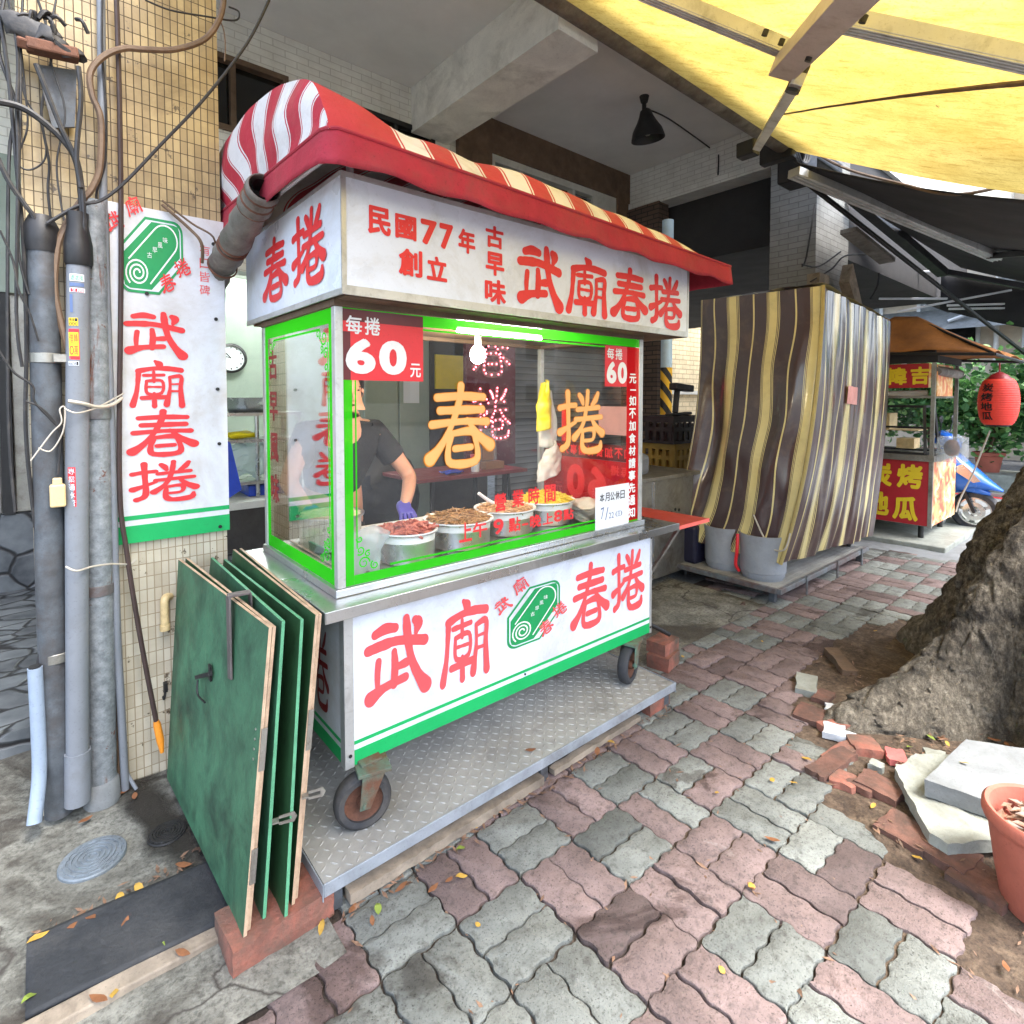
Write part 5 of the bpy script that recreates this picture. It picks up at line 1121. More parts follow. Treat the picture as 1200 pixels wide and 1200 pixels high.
for f in (.06, .13, .2, .62, .66, .9): b.lathe([(.049, -.006), (.054, 0), (.049, .006)], a.lerp(c, f), 18, rot=(c-a).to_track_quat('Z', 'Y').to_matrix())
b.pieces('cord_binding', M['rust'], t, smooth=True)
b = MB(); b.tube(smooth_path([P(190, 235, 'y', 2.36), P(225, 262, 'y', 2.33), P(250, 278, 'y', 2.3), c+Vector((-.02, -.04, .05))], 5), .004, 6); b.tube(smooth_path([P(190, 240, 'y', 2.36), P(222, 268, 'y', 2.33), P(236, 285, 'y', 2.3), P(237, 308, 'y', 2.34)], 5), .006, 6)
tag(b.build('tie_rope', M['cable_brown'], None, True), 'dirty rope tying the canopy to a bracket on the tiled pillar', 'rope')
b = MB(); b.sphere(P(266, 272, 'y', 2.36)+Vector((0.03, -.04, 0)), .055, .05, .04, 12, 8); 
for i, p in enumerate(b.v): b.v[i] = p+Vector((1, 1, 1))*.014*mnoise.noise(p*30)
tag(b.build('red_bundle', M['redcloth'], None, True), 'small bunched red cloth end tied beside the top of the pillar sign', 'cloth')
# ================================================================== FOOD ON THE CART
def pot(label, x, y, r, h, fm, heap, rimm='steel', n=120, z=.8265, gran=.012, thin=.2, seed=1):
    t = thing('food_pot', label, 'food pot', (x, y, z), 'steel pots of filling on the cart counter')
    b = MB(); b.lathe([(.001, .002), (r*.93, .002), (r*.96, .01), (r*.98, h-.006), (r*1.0, h), (r*1.07, h+.003), (r*1.08, h), (r*1.07, h-.004), (r*1.0, h-.006)], (x, y, z), 40); b.build('pot', M['steel'], t, True, ang=50)
    b = MB(); b.lathe([(r*1.085, h+.001), (r*1.08, h+.006), (r*.99, h+.003), (r*.975, h-.03)], (x, y, z), 40); b.build('pot_rim', M[rimm], t, True)
    rn = random.Random(seed); b = MB()
    b.lathe([(r*.97, h-.012), (r*.7, h-.012+heap*.55), (r*.4, h-.012+heap*.85), (.001, h-.012+heap)], (x, y, z), 24)
    for k in range(n):
        a = rn.random()*6.28; q = r*.9*math.sqrt(rn.random()); p = Vector((x+q*math.cos(a), y+q*math.sin(a), z+h-.010+heap*(1-(q/r)**2)+rn.random()*.006))
        an = rn.random()*6.28; d = Vector((math.cos(an), math.sin(an), rn.uniform(-.3, .5)))*gran*rn.uniform(.7, 1.5)
        b.tube([p-d, p+Vector((0, 0, .004)), p+d], [gran*thin*.7, gran*thin, gran*thin*.6], 5)
    b.build('filling', fm, t, True)
pot('steel pot of red roast pork strips, second pot from the left', .995, 1.745, .100, .105, M['meat'], .028, 'white', 60, gran=.024, thin=.3, seed=2)
pot('steel pot heaped with dark brown shredded tofu', 1.255, 1.80, .128, .10, M['tofu'], .034, 'white', 220, gran=.022, thin=.13, seed=3)
pot('steel pot of tan shredded radish with a white ladle', 1.53, 1.845, .125, .10, M['peanut'], .03, 'white', 220, gran=.013, thin=.25, seed=4)
pot('steel pot piled with yellow shredded egg', 1.80, 1.87, .125, .10, M['egg'], .045, 'white', 240, gran=.02, thin=.13, seed=5)
pot('wide deep steel basin of pale bean sprouts, leftmost pot', .855, 2.09, .118, .125, M['noodle'], .02, 'steel', 220, gran=.018, thin=.13, seed=6)
t = thing('ladle', 'white plastic ladle handle standing in the pot of tan radish', 'ladle', (1.46, 1.86, .93))
b = MB(); b.tube(smooth_path([(1.5, 1.86, .94), (1.45, 1.87, .97), (1.41, 1.875, 1.0)], 4), .007, 8); b.build('handle', M['white'], t, True)
b = MB(); b.sphere((1.515, 1.855, .935), .03, .03, .012); b.build('bowl', M['white'], t, True)
b = MB()
def wrapfn(k):
    return lambda s, t_: (2.0+(s-.5)*.22, 1.80+(t_-.5)*.2, .835+.012*k+.03*math.exp(-((s-.5)**2+(t_-.5)**2)*9)+.012*mnoise.noise(Vector((s*4, t_*4, k*3))))
for k in range(6): b.grid(wrapfn(k), 14, 14)
tag(b.build('wrapper_stack', M['whiteplastic'], None, True), 'soft stack of white spring roll wrappers behind the paper notice', 'wrappers')
b = MB(); b.box(.98, 1.40, 2.0, 2.26, .8266, .845); tag(b.build('cutting_board', M['white'], None, bev=.006), 'white cutting board on the counter in front of the worker', 'cutting board')
b = MB()
def bagfn(s, t_):
    a = s*2*math.pi; r = (.05+.03*t_)*(1+.18*math.sin(5*a+3*t_)+.25*mnoise.noise(Vector((math.cos(a)*2, math.sin(a)*2, t_*3)))); return (.80+r*math.cos(a), 1.70+r*.8*math.sin(a), .83+.13*t_+.01*math.sin(a*3))
b.grid(bagfn, 40, 12); tag(b.build('plastic_bag', M['clearbag'], None, True), 'crumpled clear plastic bag beside the pot of red pork', 'plastic bag')
# bags hanging from the right rear post
def hbag(name, label, x, y, z0, z1, w, m, tw, seed, tilt=0.):
    def fn(s, t_):
        prof_ = .35+.65*min(1, (1-t_)*2.2) if t_ > .55 else 1.; ww = w*prof_
        return (x+(s-.5)*ww+tilt*(1-t_), y-.03*math.sin(s*math.pi)+.012*mnoise.noise(Vector((s*4, t_*5, seed)))-.02*(1-t_), z0+(z1-z0)*t_+tw*(s-.5))
    b = MB(); b.grid(fn, 16, 24); return tag(b.build(name, m, None, True, solid=.012), label, 'plastic bag', 'bags hanging in the glass case')
hbag('plastic_bag', 'bright yellow plastic bag hanging on the rear post of the glass case', 2.06, 2.16, 1.235, 1.49, .10, M['yellowplastic'], .02, 1, -.02)
hbag('plastic_bag', 'bundle of white plastic bags hanging beside the yellow bag', 2.12, 2.2, 1.13, 1.44, .13, M['whiteplastic'], -.02, 5, -.01)
hbag('plastic_bag', 'lower fan of white plastic bags with faint red print', 2.09, 2.14, .985, 1.15, .17, M['whiteplastic'], .05, 9, -.03)
# ================================================================== WORKER
t = thing('person', 'worker in a dark grey t-shirt and purple gloves bending over the cart', 'person', (1.16, 2.72, .0))
def skin(name, chains, m, parent, sub=2):
    vs, es, rs = [], [], []
    for ch in chains:
        prev = ch[0] if isinstance(ch[0], int) else None
        for p in ch:
            if isinstance(p, int): prev = p; continue
            vs.append(Vector(p[:3])-WL.get(parent.name, Vector())); rs.append(p[3]); 
            if prev is not None: es.append((prev, len(vs)-1))
            prev = len(vs)-1
    import bmesh
    bm = bmesh.new(); sk = bm.verts.layers.skin.verify(); bv = [bm.verts.new(v) for v in vs]
    for i, j in es: bm.edges.new((bv[i], bv[j]))
    for i, r in enumerate(rs): bv[i][sk].radius = (r if hasattr(r, '__len__') else (r, r)); bv[i][sk].use_root = (i == 0)
    me = bpy.data.meshes.new(name); bm.to_mesh(me); bm.free(); me.materials.append(m)
    o = bpy.data.objects.new(name, me); COL.objects.link(o); o.parent = parent; WL[o.name] = WL.get(parent.name, Vector())
    s_ = o.modifiers.new('skin', 'SKIN'); s_.use_smooth_shade = True; u_ = o.modifiers.new('sub', 'SUBSURF'); u_.levels = sub; u_.render_levels = sub
    return o
# pelvis 0, spine.., one continuous body (skin), clothes as slightly larger shells
pel = (1.16, 2.84, .86, (.14, .11)); ch_ = (1.16, 2.74, 1.10, (.15, .11)); sh = (1.16, 2.67, 1.24, (.10, .08)); nk = (1.15, 2.62, 1.31, (.052, .052)); hd = (1.135, 2.57, 1.38, (.075, .085)); hd2 = (1.13, 2.55, 1.46, (.075, .09)); hd3 = (1.13, 2.56, 1.52, (.05, .06))
rsh = (1.33, 2.66, 1.235, .058); rel = (1.50, 2.60, .985, .042); rwr = (1.37, 2.42, .885, .030)
lsh = (.985, 2.69, 1.235, .058); lel = (.86, 2.58, 1.02, .044); lwr = (.885, 2.44, .93, .030)
body = skin('body', [[pel, ch_, sh, nk, hd, hd2, hd3], [2, rsh, (1.42, 2.63, 1.11, .048), rel, (1.44, 2.51, .935, .038), rwr, (1.345, 2.39, .868, (.032, .018))], [2, lsh, (.92, 2.63, 1.13, .048), lel, (.87, 2.51, .975, .038), lwr, (.89, 2.38, .895, (.032, .018))],
    [0, (1.26, 2.84, .80, .095), (1.27, 2.82, .50, .062), (1.27, 2.85, .17, .042), (1.27, 2.79, .13, .04)], [0, (1.06, 2.84, .80, .095), (1.05, 2.82, .50, .062), (1.05, 2.85, .17, .042), (1.05, 2.79, .13, .04)]], M['skin'], t)
skin('tshirt', [[(1.16, 2.85, .84, (.165, .135)), (1.16, 2.745, 1.09, (.172, .13)), (1.16, 2.68, 1.215, (.14, .10)), (1.155, 2.655, 1.262, (.085, .07))], [2, (1.33, 2.665, 1.225, .076), (1.415, 2.64, 1.10, .074), (1.435, 2.632, 1.075, .074)], [2, (.985, 2.695, 1.225, .076), (.93, 2.65, 1.11, .074), (.915, 2.64, 1.085, .074)]], M['shirt'], t)
skin('trousers', [[(1.16, 2.845, .86, (.165, .135)), (1.16, 2.845, .78, (.17, .13))], [1, (1.26, 2.84, .70, .115), (1.27, 2.82, .50, .085), (1.27, 2.84, .20, .065)], [1, (1.06, 2.84, .70, .115), (1.05, 2.82, .50, .085), (1.05, 2.84, .20, .065)]], M['apron'], t)
def hand(c, fw, up, name):
    c, fw, up = Vector(c), Vector(fw).normalized(), Vector(up).normalized(); sd = fw.cross(up).normalized()
    b0 = c
    q = lambda f, s_, u_, r: (*(c+fw*f+sd*s_+up*u_), r)
    chs = [[q(-.05, 0, .0, .033), q(-.01, 0, 0, (.034, .024)), q(.035, 0, 0, (.04, .016)), q(.06, 0, -.003, (.038, .014))]]
    for s_, L in ((-.03, .055), (-.010, .068), (.010, .063), (.029, .05)): chs.append([3, q(.07, s_, -.004, .0095), q(.07+L*.5, s_*1.1, -.016, .009), q(.07+L*.8, s_*1.15, -.04, .008), q(.07+L*.85, s_*1.15, -.056, .007)])
    chs.append([1, q(.02, -.038, -.008, .012), q(.05, -.052, -.022, .010), q(.075, -.05, -.04, .008)])
    skin(name, chs, M['glove'], t)
hand((1.345, 2.40, .873), (-.25, -1, -.35), (0, -.3, 1), 'glove'); hand((.89, 2.385, .905), (.05, -1, -.55), (0, -.4, 1), 'glove')
hc = Vector((1.132, 2.565, 1.445)); hr = Matrix.Rotation(R(22), 3, 'X')
b = MB(); b.sphere(hc+Vector((0, .012, .018)), .086, .105, .112, 24, 16, hr)
bh = MB(); bh.v = b.v; bh.f = [f for f in b.f if (sum((b.v[i].z for i in f))/4 > hc.z-.02+(.09 if sum(b.v[i].y for i in f)/4 < hc.y-.02 else -.05))]; bh.build('hair', M['hair'], t, True, solid=.012)
b = MB(); fdir = Vector((-.05, -.92, -.38)); fc = hc+fdir*.092
b.sphere(fc+Vector((0, -.004, -.004)), .013, .018, .022, 10, 8); b.sphere(hc+Vector((-.083, .01, -.01)), .012, .024, .034, 10, 8); b.sphere(hc+Vector((.083, .01, -.01)), .012, .024, .034, 10, 8); b.build('nose_and_ears', M['skin'], body, True)
b = MB(); b.sphere(fc+Vector((-.032, .014, .028)), .012, .008, .006, 10, 6); b.sphere(fc+Vector((.032, .014, .028)), .012, .008, .006, 10, 6); b.box(fc.x-.05, fc.x-.018, fc.y+.012, fc.y+.02, fc.z+.042, fc.z+.047); b.box(fc.x+.018, fc.x+.05, fc.y+.012, fc.y+.02, fc.z+.042, fc.z+.047); b.build('eyes', M['hair'], body, True)
b = MB(); b.sphere(fc+Vector((0, .012, -.042)), .024, .008, .006, 10, 6); b.build('mouth', M['rust'], body, True)
# ================================================================== GREEN BOARDS
def boardpair(label, pts, th, m, edge, extra=None, pair=True):
    """pts: near bottom, far bottom, far top, near top of the left face"""
    nb, fb, ft, nt = [Vector(p) for p in pts]
    t = thing('plywood_board', label, 'board', nb, 'green plywood boards leaning in a row against the cart')
    ex = Vector((1, .02, 0)).normalized()
    def slab(off, thk, mm, name, ins=0.):
        b = MB(); A = [p+ex*off for p in (nb, fb, ft, nt)]; B = [p+ex*thk for p in A]
        for Q in (A, B): b.grid(lambda s, t_: (Q[0].lerp(Q[1], s)).lerp(Q[3].lerp(Q[2], s), t_), 8, 8)
        o = b.build(name, mm, t)
        b2 = MB(); b2.add(A+B, [(4, 5, 1, 0), (5, 6, 2, 1), (6, 7, 3, 2), (7, 4, 0, 3)]); b2.build('edge', edge, o); return o
    slab(0, .0085, m, 'panel')
    if pair:
        nb, fb, ft, nt = nb+Vector((0, .012, 0)), fb, ft+Vector((.012, 0, .0)), nt+Vector((0, .006, -.004)); slab(.0115, .0085, M['board_dark'], 'panel')
    return t, ex
b1, ex = boardpair('pair of hinged green boards nearest the pillar pipes with a stained lock', [(.353, 1.436, .072), (.325, 2.32, .02), (.381, 2.34, .808), (.445, 1.50, .803)], .02, M['board'], M['ply'])
boardpair('single green board with mint edge, second from the left', [(.404, 1.456, .072), (.40, 2.32, .03), (.488, 2.34, .795), (.478, 1.50, .81)], .01, M['board'], M['mint'], pair=False)
boardpair('single dark green board with mint edge, third from the left', [(.448, 1.425, .072), (.44, 2.32, .03), (.532, 2.34, .78), (.527, 1.50, .802)], .01, M['board_dark'], M['mint'], pair=False)
b4, _ = boardpair('pair of hinged dark green boards leaning directly on the cart counter', [(.474, 1.448, .072), (.48, 2.32, .03), (.566, 2.34, .812), (.568, 1.50, .805)], .02, M['board_dark'], M['ply'])
def onboard(u, v, off=0.0):  # point on the left face of the first board
    x = .39
    for _ in range(12):
        p = P(u, v, 'x', x); tt_ = (p.z-.05)/.755; s = (p.y-1.436-.064*tt_)/.86; x = (.353+(.325-.353)*s)*(1-tt_)+(.445+(.381-.445)*s)*tt_
    return P(u, v, 'x', x)+Vector((off-.001, 0, 0))
b = MB(); a = onboard(248, 792); b.box(a.x-.006, a.x, a.y-.012, a.y+.012, a.z-.012, a.z+.035); b.beam(onboard(236, 792, -.012), onboard(252, 788, -.012), .012, .012); b.tube(smooth_path([onboard(237, 795, -.012), onboard(238, 812, -.014), onboard(244, 822, -.008)], 4), .003, 6); b.pieces('lock', M['iron_dark'], b1)
b = MB()
a = onboard(196, 802); b.box(a.x-.012, a.x, a.y-.02, a.y+.02, a.z-.02, a.z+.012); b.tube(smooth_path([a+Vector((-.006, 0, -.01)), a+Vector((-.012, .01, -.04)), a+Vector((-.012, -.015, -.045)), a+Vector((-.006, -.01, -.01))], 4), .004, 6); b.build('padlock', M['iron_dark'], b1)
b = MB(); nd, nt_ = Vector((.353, 1.436, .072)), Vector((.445, 1.50, .803))
for k, (lo, hi) in enumerate(((.52, .66), (.16, .27))): p, q = nd.lerp(nt_, lo), nd.lerp(nt_, hi); b.beam(p+ex*.010+Vector((0, -.002, 0)), q+ex*.010+Vector((0, -.002, 0)), .014, .003, Vector((0, 1, 0)))
for k in range(4): p = nd.lerp(nt_, .545+.033*k)+Vector((-.0015, .03, 0)); b.cyl(p, p+Vector((-.002, 0, 0)), .0035, n=8)
b.pieces('hinge', M['steel_worn'], b1)
b = MB(); nd, nt_ = Vector((.474, 1.448, .072)), Vector((.568, 1.5, .805)); p, q = nd.lerp(nt_, .52), nd.lerp(nt_, .66); b.beam(p+ex*.010+Vector((0, -.002, 0)), q+ex*.010+Vector((0, -.002, 0)), .014, .003, Vector((0, 1, 0))); b.build('hinge', M['steel_worn'], b4)
# flat bar hooked over the first board
pa, pb_, pc = onboard(272, 795, -.004), onboard(272, 722, -.004), Vector((.49, 1.56, .80))
t = thing('hook_bar', 'flat grey metal bar hooked over the top of the first green board', 'hook', pb_)
tb_ = Vector((pb_.x-.004, pb_.y, .822))
b = MB(); b.beam(tb_, Vector((pa.x, pa.y, pa.z)), .034, .006, Vector((1, 0, 0))); b.build('hanging_bar', M['barsteel'], t, bev=.001)
b = MB(); b.beam(tb_+Vector((-.003, 0, .002)), tb_+Vector((.058, -.01, .003)), .032, .006); b.beam(tb_+Vector((.056, -.01, .002)), tb_+Vector((.058, -.01, -.05)), .03, .005, Vector((1, 0, 0))); b.build('hook', M['barsteel'], t, bev=.001)
# hasps on the board edges
for i, (o_, lb, par) in enumerate((((.425, 1.435, .33), 0, b1), ((.508, 1.455, .345), 1, b4))):
    o_ = Vector(o_); d = Vector((1, -.28, .0)).normalized()
    b = MB(); b.beam(o_, o_+d*.016, .018, .004); 
    ring = [(.0, -.011), (.05, -.013), (.06, 0), (.05, .013), (0, .011), (0, .005), (.042, .005), (.042, -.005), (0, -.005)]
    b.prism([(a_*.72, c_) for a_, c_ in ring], o_+d*.016, d, Vector((0, 0, 1)), .003); tag(b.build('hasp', M['steel_worn'], None), ('steel hasp sticking out from the edge of the first green board', 'steel hasp sticking out towards the cart from the last green board')[i], 'hasp')
b = MB(); b.box(.318, .575, 1.418, 1.565, 0, .071, Matrix.Rotation(R(3), 3, 'Z')); tag(rough(b.build('brick', M['brick'], None), .012, .0035), 'long pinkish red brick carrying the near ends of the green boards', 'brick')
# ================================================================== COVERED STALL
t = thing('stall_trolley', 'low metal trolley with blue castors carrying the tarpaulin covered stall', 'trolley', (4.6, 2.1, 0))
TX0, TX1, TY0, TY1, TZ = 3.77, 5.42, 1.665, 2.62, .115
b = MB(); b.box(TX0, TX1, TY0, TY1, TZ-.012, TZ)
for i in range(40):
    for j in range(24):
        x, y = TX0+.03+i*.04, TY0+.03+j*.04; b.box(x-.012, x+.012, y-.003, y+.003, TZ, TZ+.002)
b.build('checker_deck', M['checker'], t)
b = MB(); b.box(TX0-.02, TX1+.02, TY0-.03, TY0-.001, TZ-.03, TZ+.006); b.box(TX0-.03, TX0-.001, TY0-.001, TY1, TZ-.03, TZ+.005); b.pieces('rim', M['galv'], t, bev=.003)
for (x, y) in ((TX0+.06, TY0+.06), (TX1-.06, TY0+.02), (TX0+.06, TY1-.06), (TX1-.06, TY1-.06)):
    b = MB(); b.box(x-.02, x+.02, y-.02, y+.02, 0, TZ-.031); b.build('leg', M['galv_dark'], t)
for x in (4.15, 4.72, 5.25):
    b = MB(); b.cyl((x, TY0-.035, 0), (x, TY0-.035, TZ+.02), .008, n=8); b.build('pin', M['galv'], t)
def castor(x, y, ang):
    c = Vector((x, y, TZ+.085)); rm = Matrix.Rotation(R(ang), 3, 'Z') @ Matrix.Rotation(R(90), 3, 'X'); rz = Matrix.Rotation(R(ang), 3, 'Z')
    f = MB(); 
    for s in (-1, 1): f.beam(c+rz @ Vector((0, s*.032, -.01)), c+rz @ Vector((.03, s*.032, .12)), .04, .005, rz @ Vector((0, 1, 0)))
    f.cyl(c-rz @ Vector((0, .05, 0)), c+rz @ Vector((0, .05, 0)), .01, n=8); o = f.build('castor', mat('blue_castor_paint'+str(x), S(70, 120, 180), .5), t)
    g = MB(); g.lathe([(.001, -.02), (.06, -.022), (.085, -.012), (.085, .012), (.06, .022), (.001, .02)], c, 28, rot=rm); g.build('tyre', M['rubber'], o, True)
castor(4.02, 1.80, 80); castor(5.34, 1.76, 20); castor(5.3, 2.4, 20)
def tub(name, label, x, y, r, h, m, cat, tp=1.06):
    t_ = thing(name, label, cat, (x, y, TZ)); b = MB()
    b.lathe([(.001, 0), (r*.86, 0), (r*.9, .012), (r*.94, .02), (r*.96, .05), (r*1.0, .055), (r*1.02, h*.8), (r*1.06, h-.02), (r*1.06, h), (r*1.0, h), (r*.97, h-.03), (.001, h-.035)], (x, y, TZ), 40); b.build('tub', m, t_, True); return t_
tub('plastic_tub', 'light grey plastic tub at the front corner of the covered stall', 3.96, 1.86, .155, .32, M['greytub'], 'tub')
tub('plastic_tub', 'light grey plastic tub in the middle, behind the red hose', 3.985, 2.16, .15, .32, M['greytub'], 'tub')
b = MB(); b.box(3.83, 4.18, 2.32, 2.62, TZ+.001, TZ+.30); tag(b.build('plastic_crate', M['navy'], None, bev=.025), 'dark navy plastic tub at the back end of the covered stall trolley', 'tub')
b = MB(); b.tube(smooth_path([(3.84, 1.99, .42), (3.822, 1.985, .30), (3.826, 1.995, .2), (3.85, 1.98, .15)], 5), .012, 8); tag(b.build('gas_hose', M['stickred'], None, True), 'short red gas hose hanging between the two grey tubs', 'hose')
# the tarpaulin: a skirted box with folds
tc = thing('covered_stall', 'food stall wrapped in a brown and yellow striped tarpaulin', 'stall', (4.6, 2.1, TZ))
def tarp_pt(s, t_):
    """s runs along the wall from back left corner, round the front corner, along the street side, t_ up"""
    LW, LF, LB = .90, 1.42, .9
    d = s*(LW+LF+LB)
    top = [(4.0, 2.40, 2.17), (4.0, 1.52, 2.15), (5.38, 1.50, 2.03), (5.38, 2.4, 2.05)]; bot = [(3.86, 2.58, .30), (3.88, 1.705, .255), (5.42, 1.60, .225), (5.45, 2.5, .25)]
    if d < LW: k, f = 0, d/LW
    elif d < LW+LF: k, f = 1, (d-LW)/LF
    else: k, f = 2, min(1, (d-LW-LF)/LB)
    T = Vector(top[k]).lerp(Vector(top[k+1]), f); B = Vector(bot[k]).lerp(Vector(bot[k+1]), f); p = B.lerp(T, t_); ww = (1-t_)**2.4; p.x = T.x+(B.x-T.x)*ww; p.y = T.y+(B.y-T.y)*ww
    n_ = [Vector((-1, 0, 0)), Vector((0, -1, 0)), Vector((1, 0, 0))][k]
    e = min(1, min(f, 1-f)*7)
    w = 1-t_
    fold = 0
    if k == 0:
        fold = .008*math.sin(f*9+2.5*w)*w*e + .020*mnoise.noise(Vector((f*3.2, t_*2.6, 1)))+.012*mnoise.noise(Vector((f*9, t_*9, 6)))*e*(.2+w)*e*(.25+w)
        bl = math.exp(-((f-.18)**2)/.01-((t_-.42)**2)/.06); fold -= .09*bl
        fold += .035*math.exp(-((f-.75-.25*(t_-.3))**2)/.008)*e*max(0, math.sin(math.pi*min(1, t_/.85)))
    elif k == 1:
        fold = .006*math.sin(f*47+4*mnoise.noise(Vector((f*4, t_*3, 2))))*(.35+.8*w)*e + .03*mnoise.noise(Vector((f*6, t_*2, 4)))*e + .014*mnoise.noise(Vector((f*26, t_*3, 8)))*e
    else: fold = .02*math.sin(f*40)*e
    if t_ < .02: p.z += .004*math.sin(d*9)
    p += n_*fold; p.y += (.012*math.sin(t_*7+f*5)*w*e if k == 0 else 0)
    if k == 0: p.y += .04*mnoise.noise(Vector((t_*4, f*2, 7)))*e
    return p
b = MB(); b.grid(tarp_pt, 260, 70, lambda s, t_: (s*3.22+.06, t_)); b.build('tarpaulin', M['tarp'], tc, True, ang=80)
b = MB(); b.grid(lambda s, t_: (4.0+1.38*s, 1.51+.89*t_, 2.15-.12*s+.02+.03*math.sin(math.pi*s)*math.sin(math.pi*t_)+.012*mnoise.noise(Vector((s*5, t_*5, 0)))), 24, 16, lambda s, t_: (t_*.9, s)); b.build('tarpaulin_top', M['tarp'], tc, True)
b = MB(); b.tube([tarp_pt(.279, k/24)+Vector((-.012, -.012, 0)) for k in range(25)], .014, 8); b.build('corner_seam', mat('khaki_webbing', S(176, 160, 104), .8), tc, True)
b = MB(); b.tube(smooth_path([tarp_pt(.19, .16)+Vector((-.02, 0, 0)), tarp_pt(.22, .09)+Vector((-.03, 0, 0)), tarp_pt(.255, .05)+Vector((-.03, 0, 0)), tarp_pt(.277, .06)+Vector((-.03, -.02, 0)), tarp_pt(.279, .12)+Vector((-.03, -.02, 0))], 6), .006, 6); b.build('tie_rope', M['wirepale'], tc, True)
def patch(s0, s1, t0, t1): return lambda s, t_: tarp_pt(s0+(s1-s0)*s, t0+(t1-t0)*t_)+Vector((0, -.012, 0))
b = MB(); b.grid(patch(.44, .50, .60, .67), 12, 6); b.build('cloth_label', mat('pale_red_label', S(216, 150, 140), .6), tc, True)
# ================================================================== THINGS BEHIND THE CARTS
t = thing('steel_cabinet', 'stainless steel cabinet with perforated side between the two stalls', 'cabinet', (3.6, 2.6, .05))
b = MB(); b.box(3.02, 3.95, 2.42, 2.95, .06, .80); b.build('body', M['steel_worn'], t, bev=.006); b = MB(); b.box(3.0, 3.98, 2.38, 2.97, .8005, .83); b.build('top', M['steel_worn'], t, bev=.004)
b = MB()
for k in range(9): b.cyl((3.55+.05*(k % 5)+.02*(k//5), 2.418, .55-.07*(k//5)-.01*(k % 3)), (3.55+.05*(k % 5)+.02*(k//5), 2.422, .55-.07*(k//5)-.01*(k % 3)), .013, n=10)
b.pieces('vent_hole', M['iron_dark'], t); b = MB(); b.box(3.40, 3.425, 2.412, 2.42, .08, .79); b.build('door_edge', M['chrome'], t)
for x, y in ((3.06, 2.45), (3.9, 2.45), (3.06, 2.9), (3.9, 2.9)): b = MB(); b.cyl((x, y, 0), (x, y, .06), .02, n=10); b.build('foot', M['blackp'], t)
b = MB(); b.box(3.05, 3.5, 2.5, 2.85, .831, .99)
for i, p in enumerate(b.v): b.v[i] = p+Vector((.03, .03, .05))*mnoise.noise(p*4)
tag(b.build('grey_bundle', M['pvc'], None, bev=.04), 'grey plastic wrapped bundle lying on the stainless cabinet', 'bundle')
def crate(name, label, x, y, z, m, w=.55, d=.4, h=.28):
    t_ = thing(name, label, 'crate', (x, y, z), 'plastic crates stacked beside the striped pole'); b = MB()
    b.box(x, x+w, y, y+d, z, z+.03); b.box(x, x+w, y, y+.02, z+h-.06, z+h); b.box(x, x+.02, y+.02, y+d, z+h-.06, z+h); b.box(x+w-.02, x+w, y+.02, y+d, z+h-.06, z+h); b.box(x+.02, x+w-.02, y+d-.02, y+d, z+h-.06, z+h)
    b.box(x, x+w, y, y+.015, z+.12, z+.16); b.box(x, x+.015, y+.015, y+d, z+.12, z+.16)
    for k in range(7): xx = x+k*(w-.04)/6; b.box(xx, xx+.04, y+.001, y+.014, z+.03, z+h-.06)
    for k in range(5): yy = y+.02+k*(d-.07)/4; b.box(x+.001, x+.014, yy, yy+.04, z+.03, z+h-.06)
    b.box(x+.06, x+w-.06, y+.05, y+d-.05, z+.031, z+h-.08); b.build('crate_body', m, t_)
ym = mat('dull_yellow_crate_plastic', S(150, 122, 50), .55, 0, .15, 6)
for k, nm in enumerate(('lowest dull yellow crate in the stack beside the striped pole', 'second dull yellow crate from the floor in the stack', 'uppermost dull yellow crate, just under the black one')): crate('plastic_crate', nm, 4.72, 3.1, .105+k*.283, ym)
crate('plastic_crate', 'black crate on top of the stack of yellow crates', 4.66, 3.08, .105+3*.283, M['blackp'], .6, .42, .27)
b = MB(); b.beam((4.75, 3.2, 1.235), (5.2, 3.25, 1.245), .08, .03); b.beam((4.9, 3.22, 1.25), (4.97, 3.24, 1.52), .05, .06); b.beam((4.86, 3.22, 1.52), (5.2, 3.24, 1.50), .1, .07); tag(b.build('exercise_saddle', M['blackp'], None, bev=.012), 'black metal stand with padded head on top of the black crate', 'stand')
t = thing('roof_post', 'pale blue steel post with a yellow and black hazard band', 'post', (5.35, 3.62, .1))
pb0, pt0 = Vector((5.33, 3.62, .1)), Vector((5.33, 3.62, 3.35))
b = MB(); b.cyl(pb0, pt0, .062, n=24); b.build('pole', mat('pale_blue_enamel', S(176, 200, 214), .45, 0, .08, 6), t, True); b = MB(); b.cyl(Vector((5.33, 3.62, 1.14)), Vector((5.33, 3.62, 1.74)), .0635, n=24); b.build('hazard_band', M['hazard'], t, True)
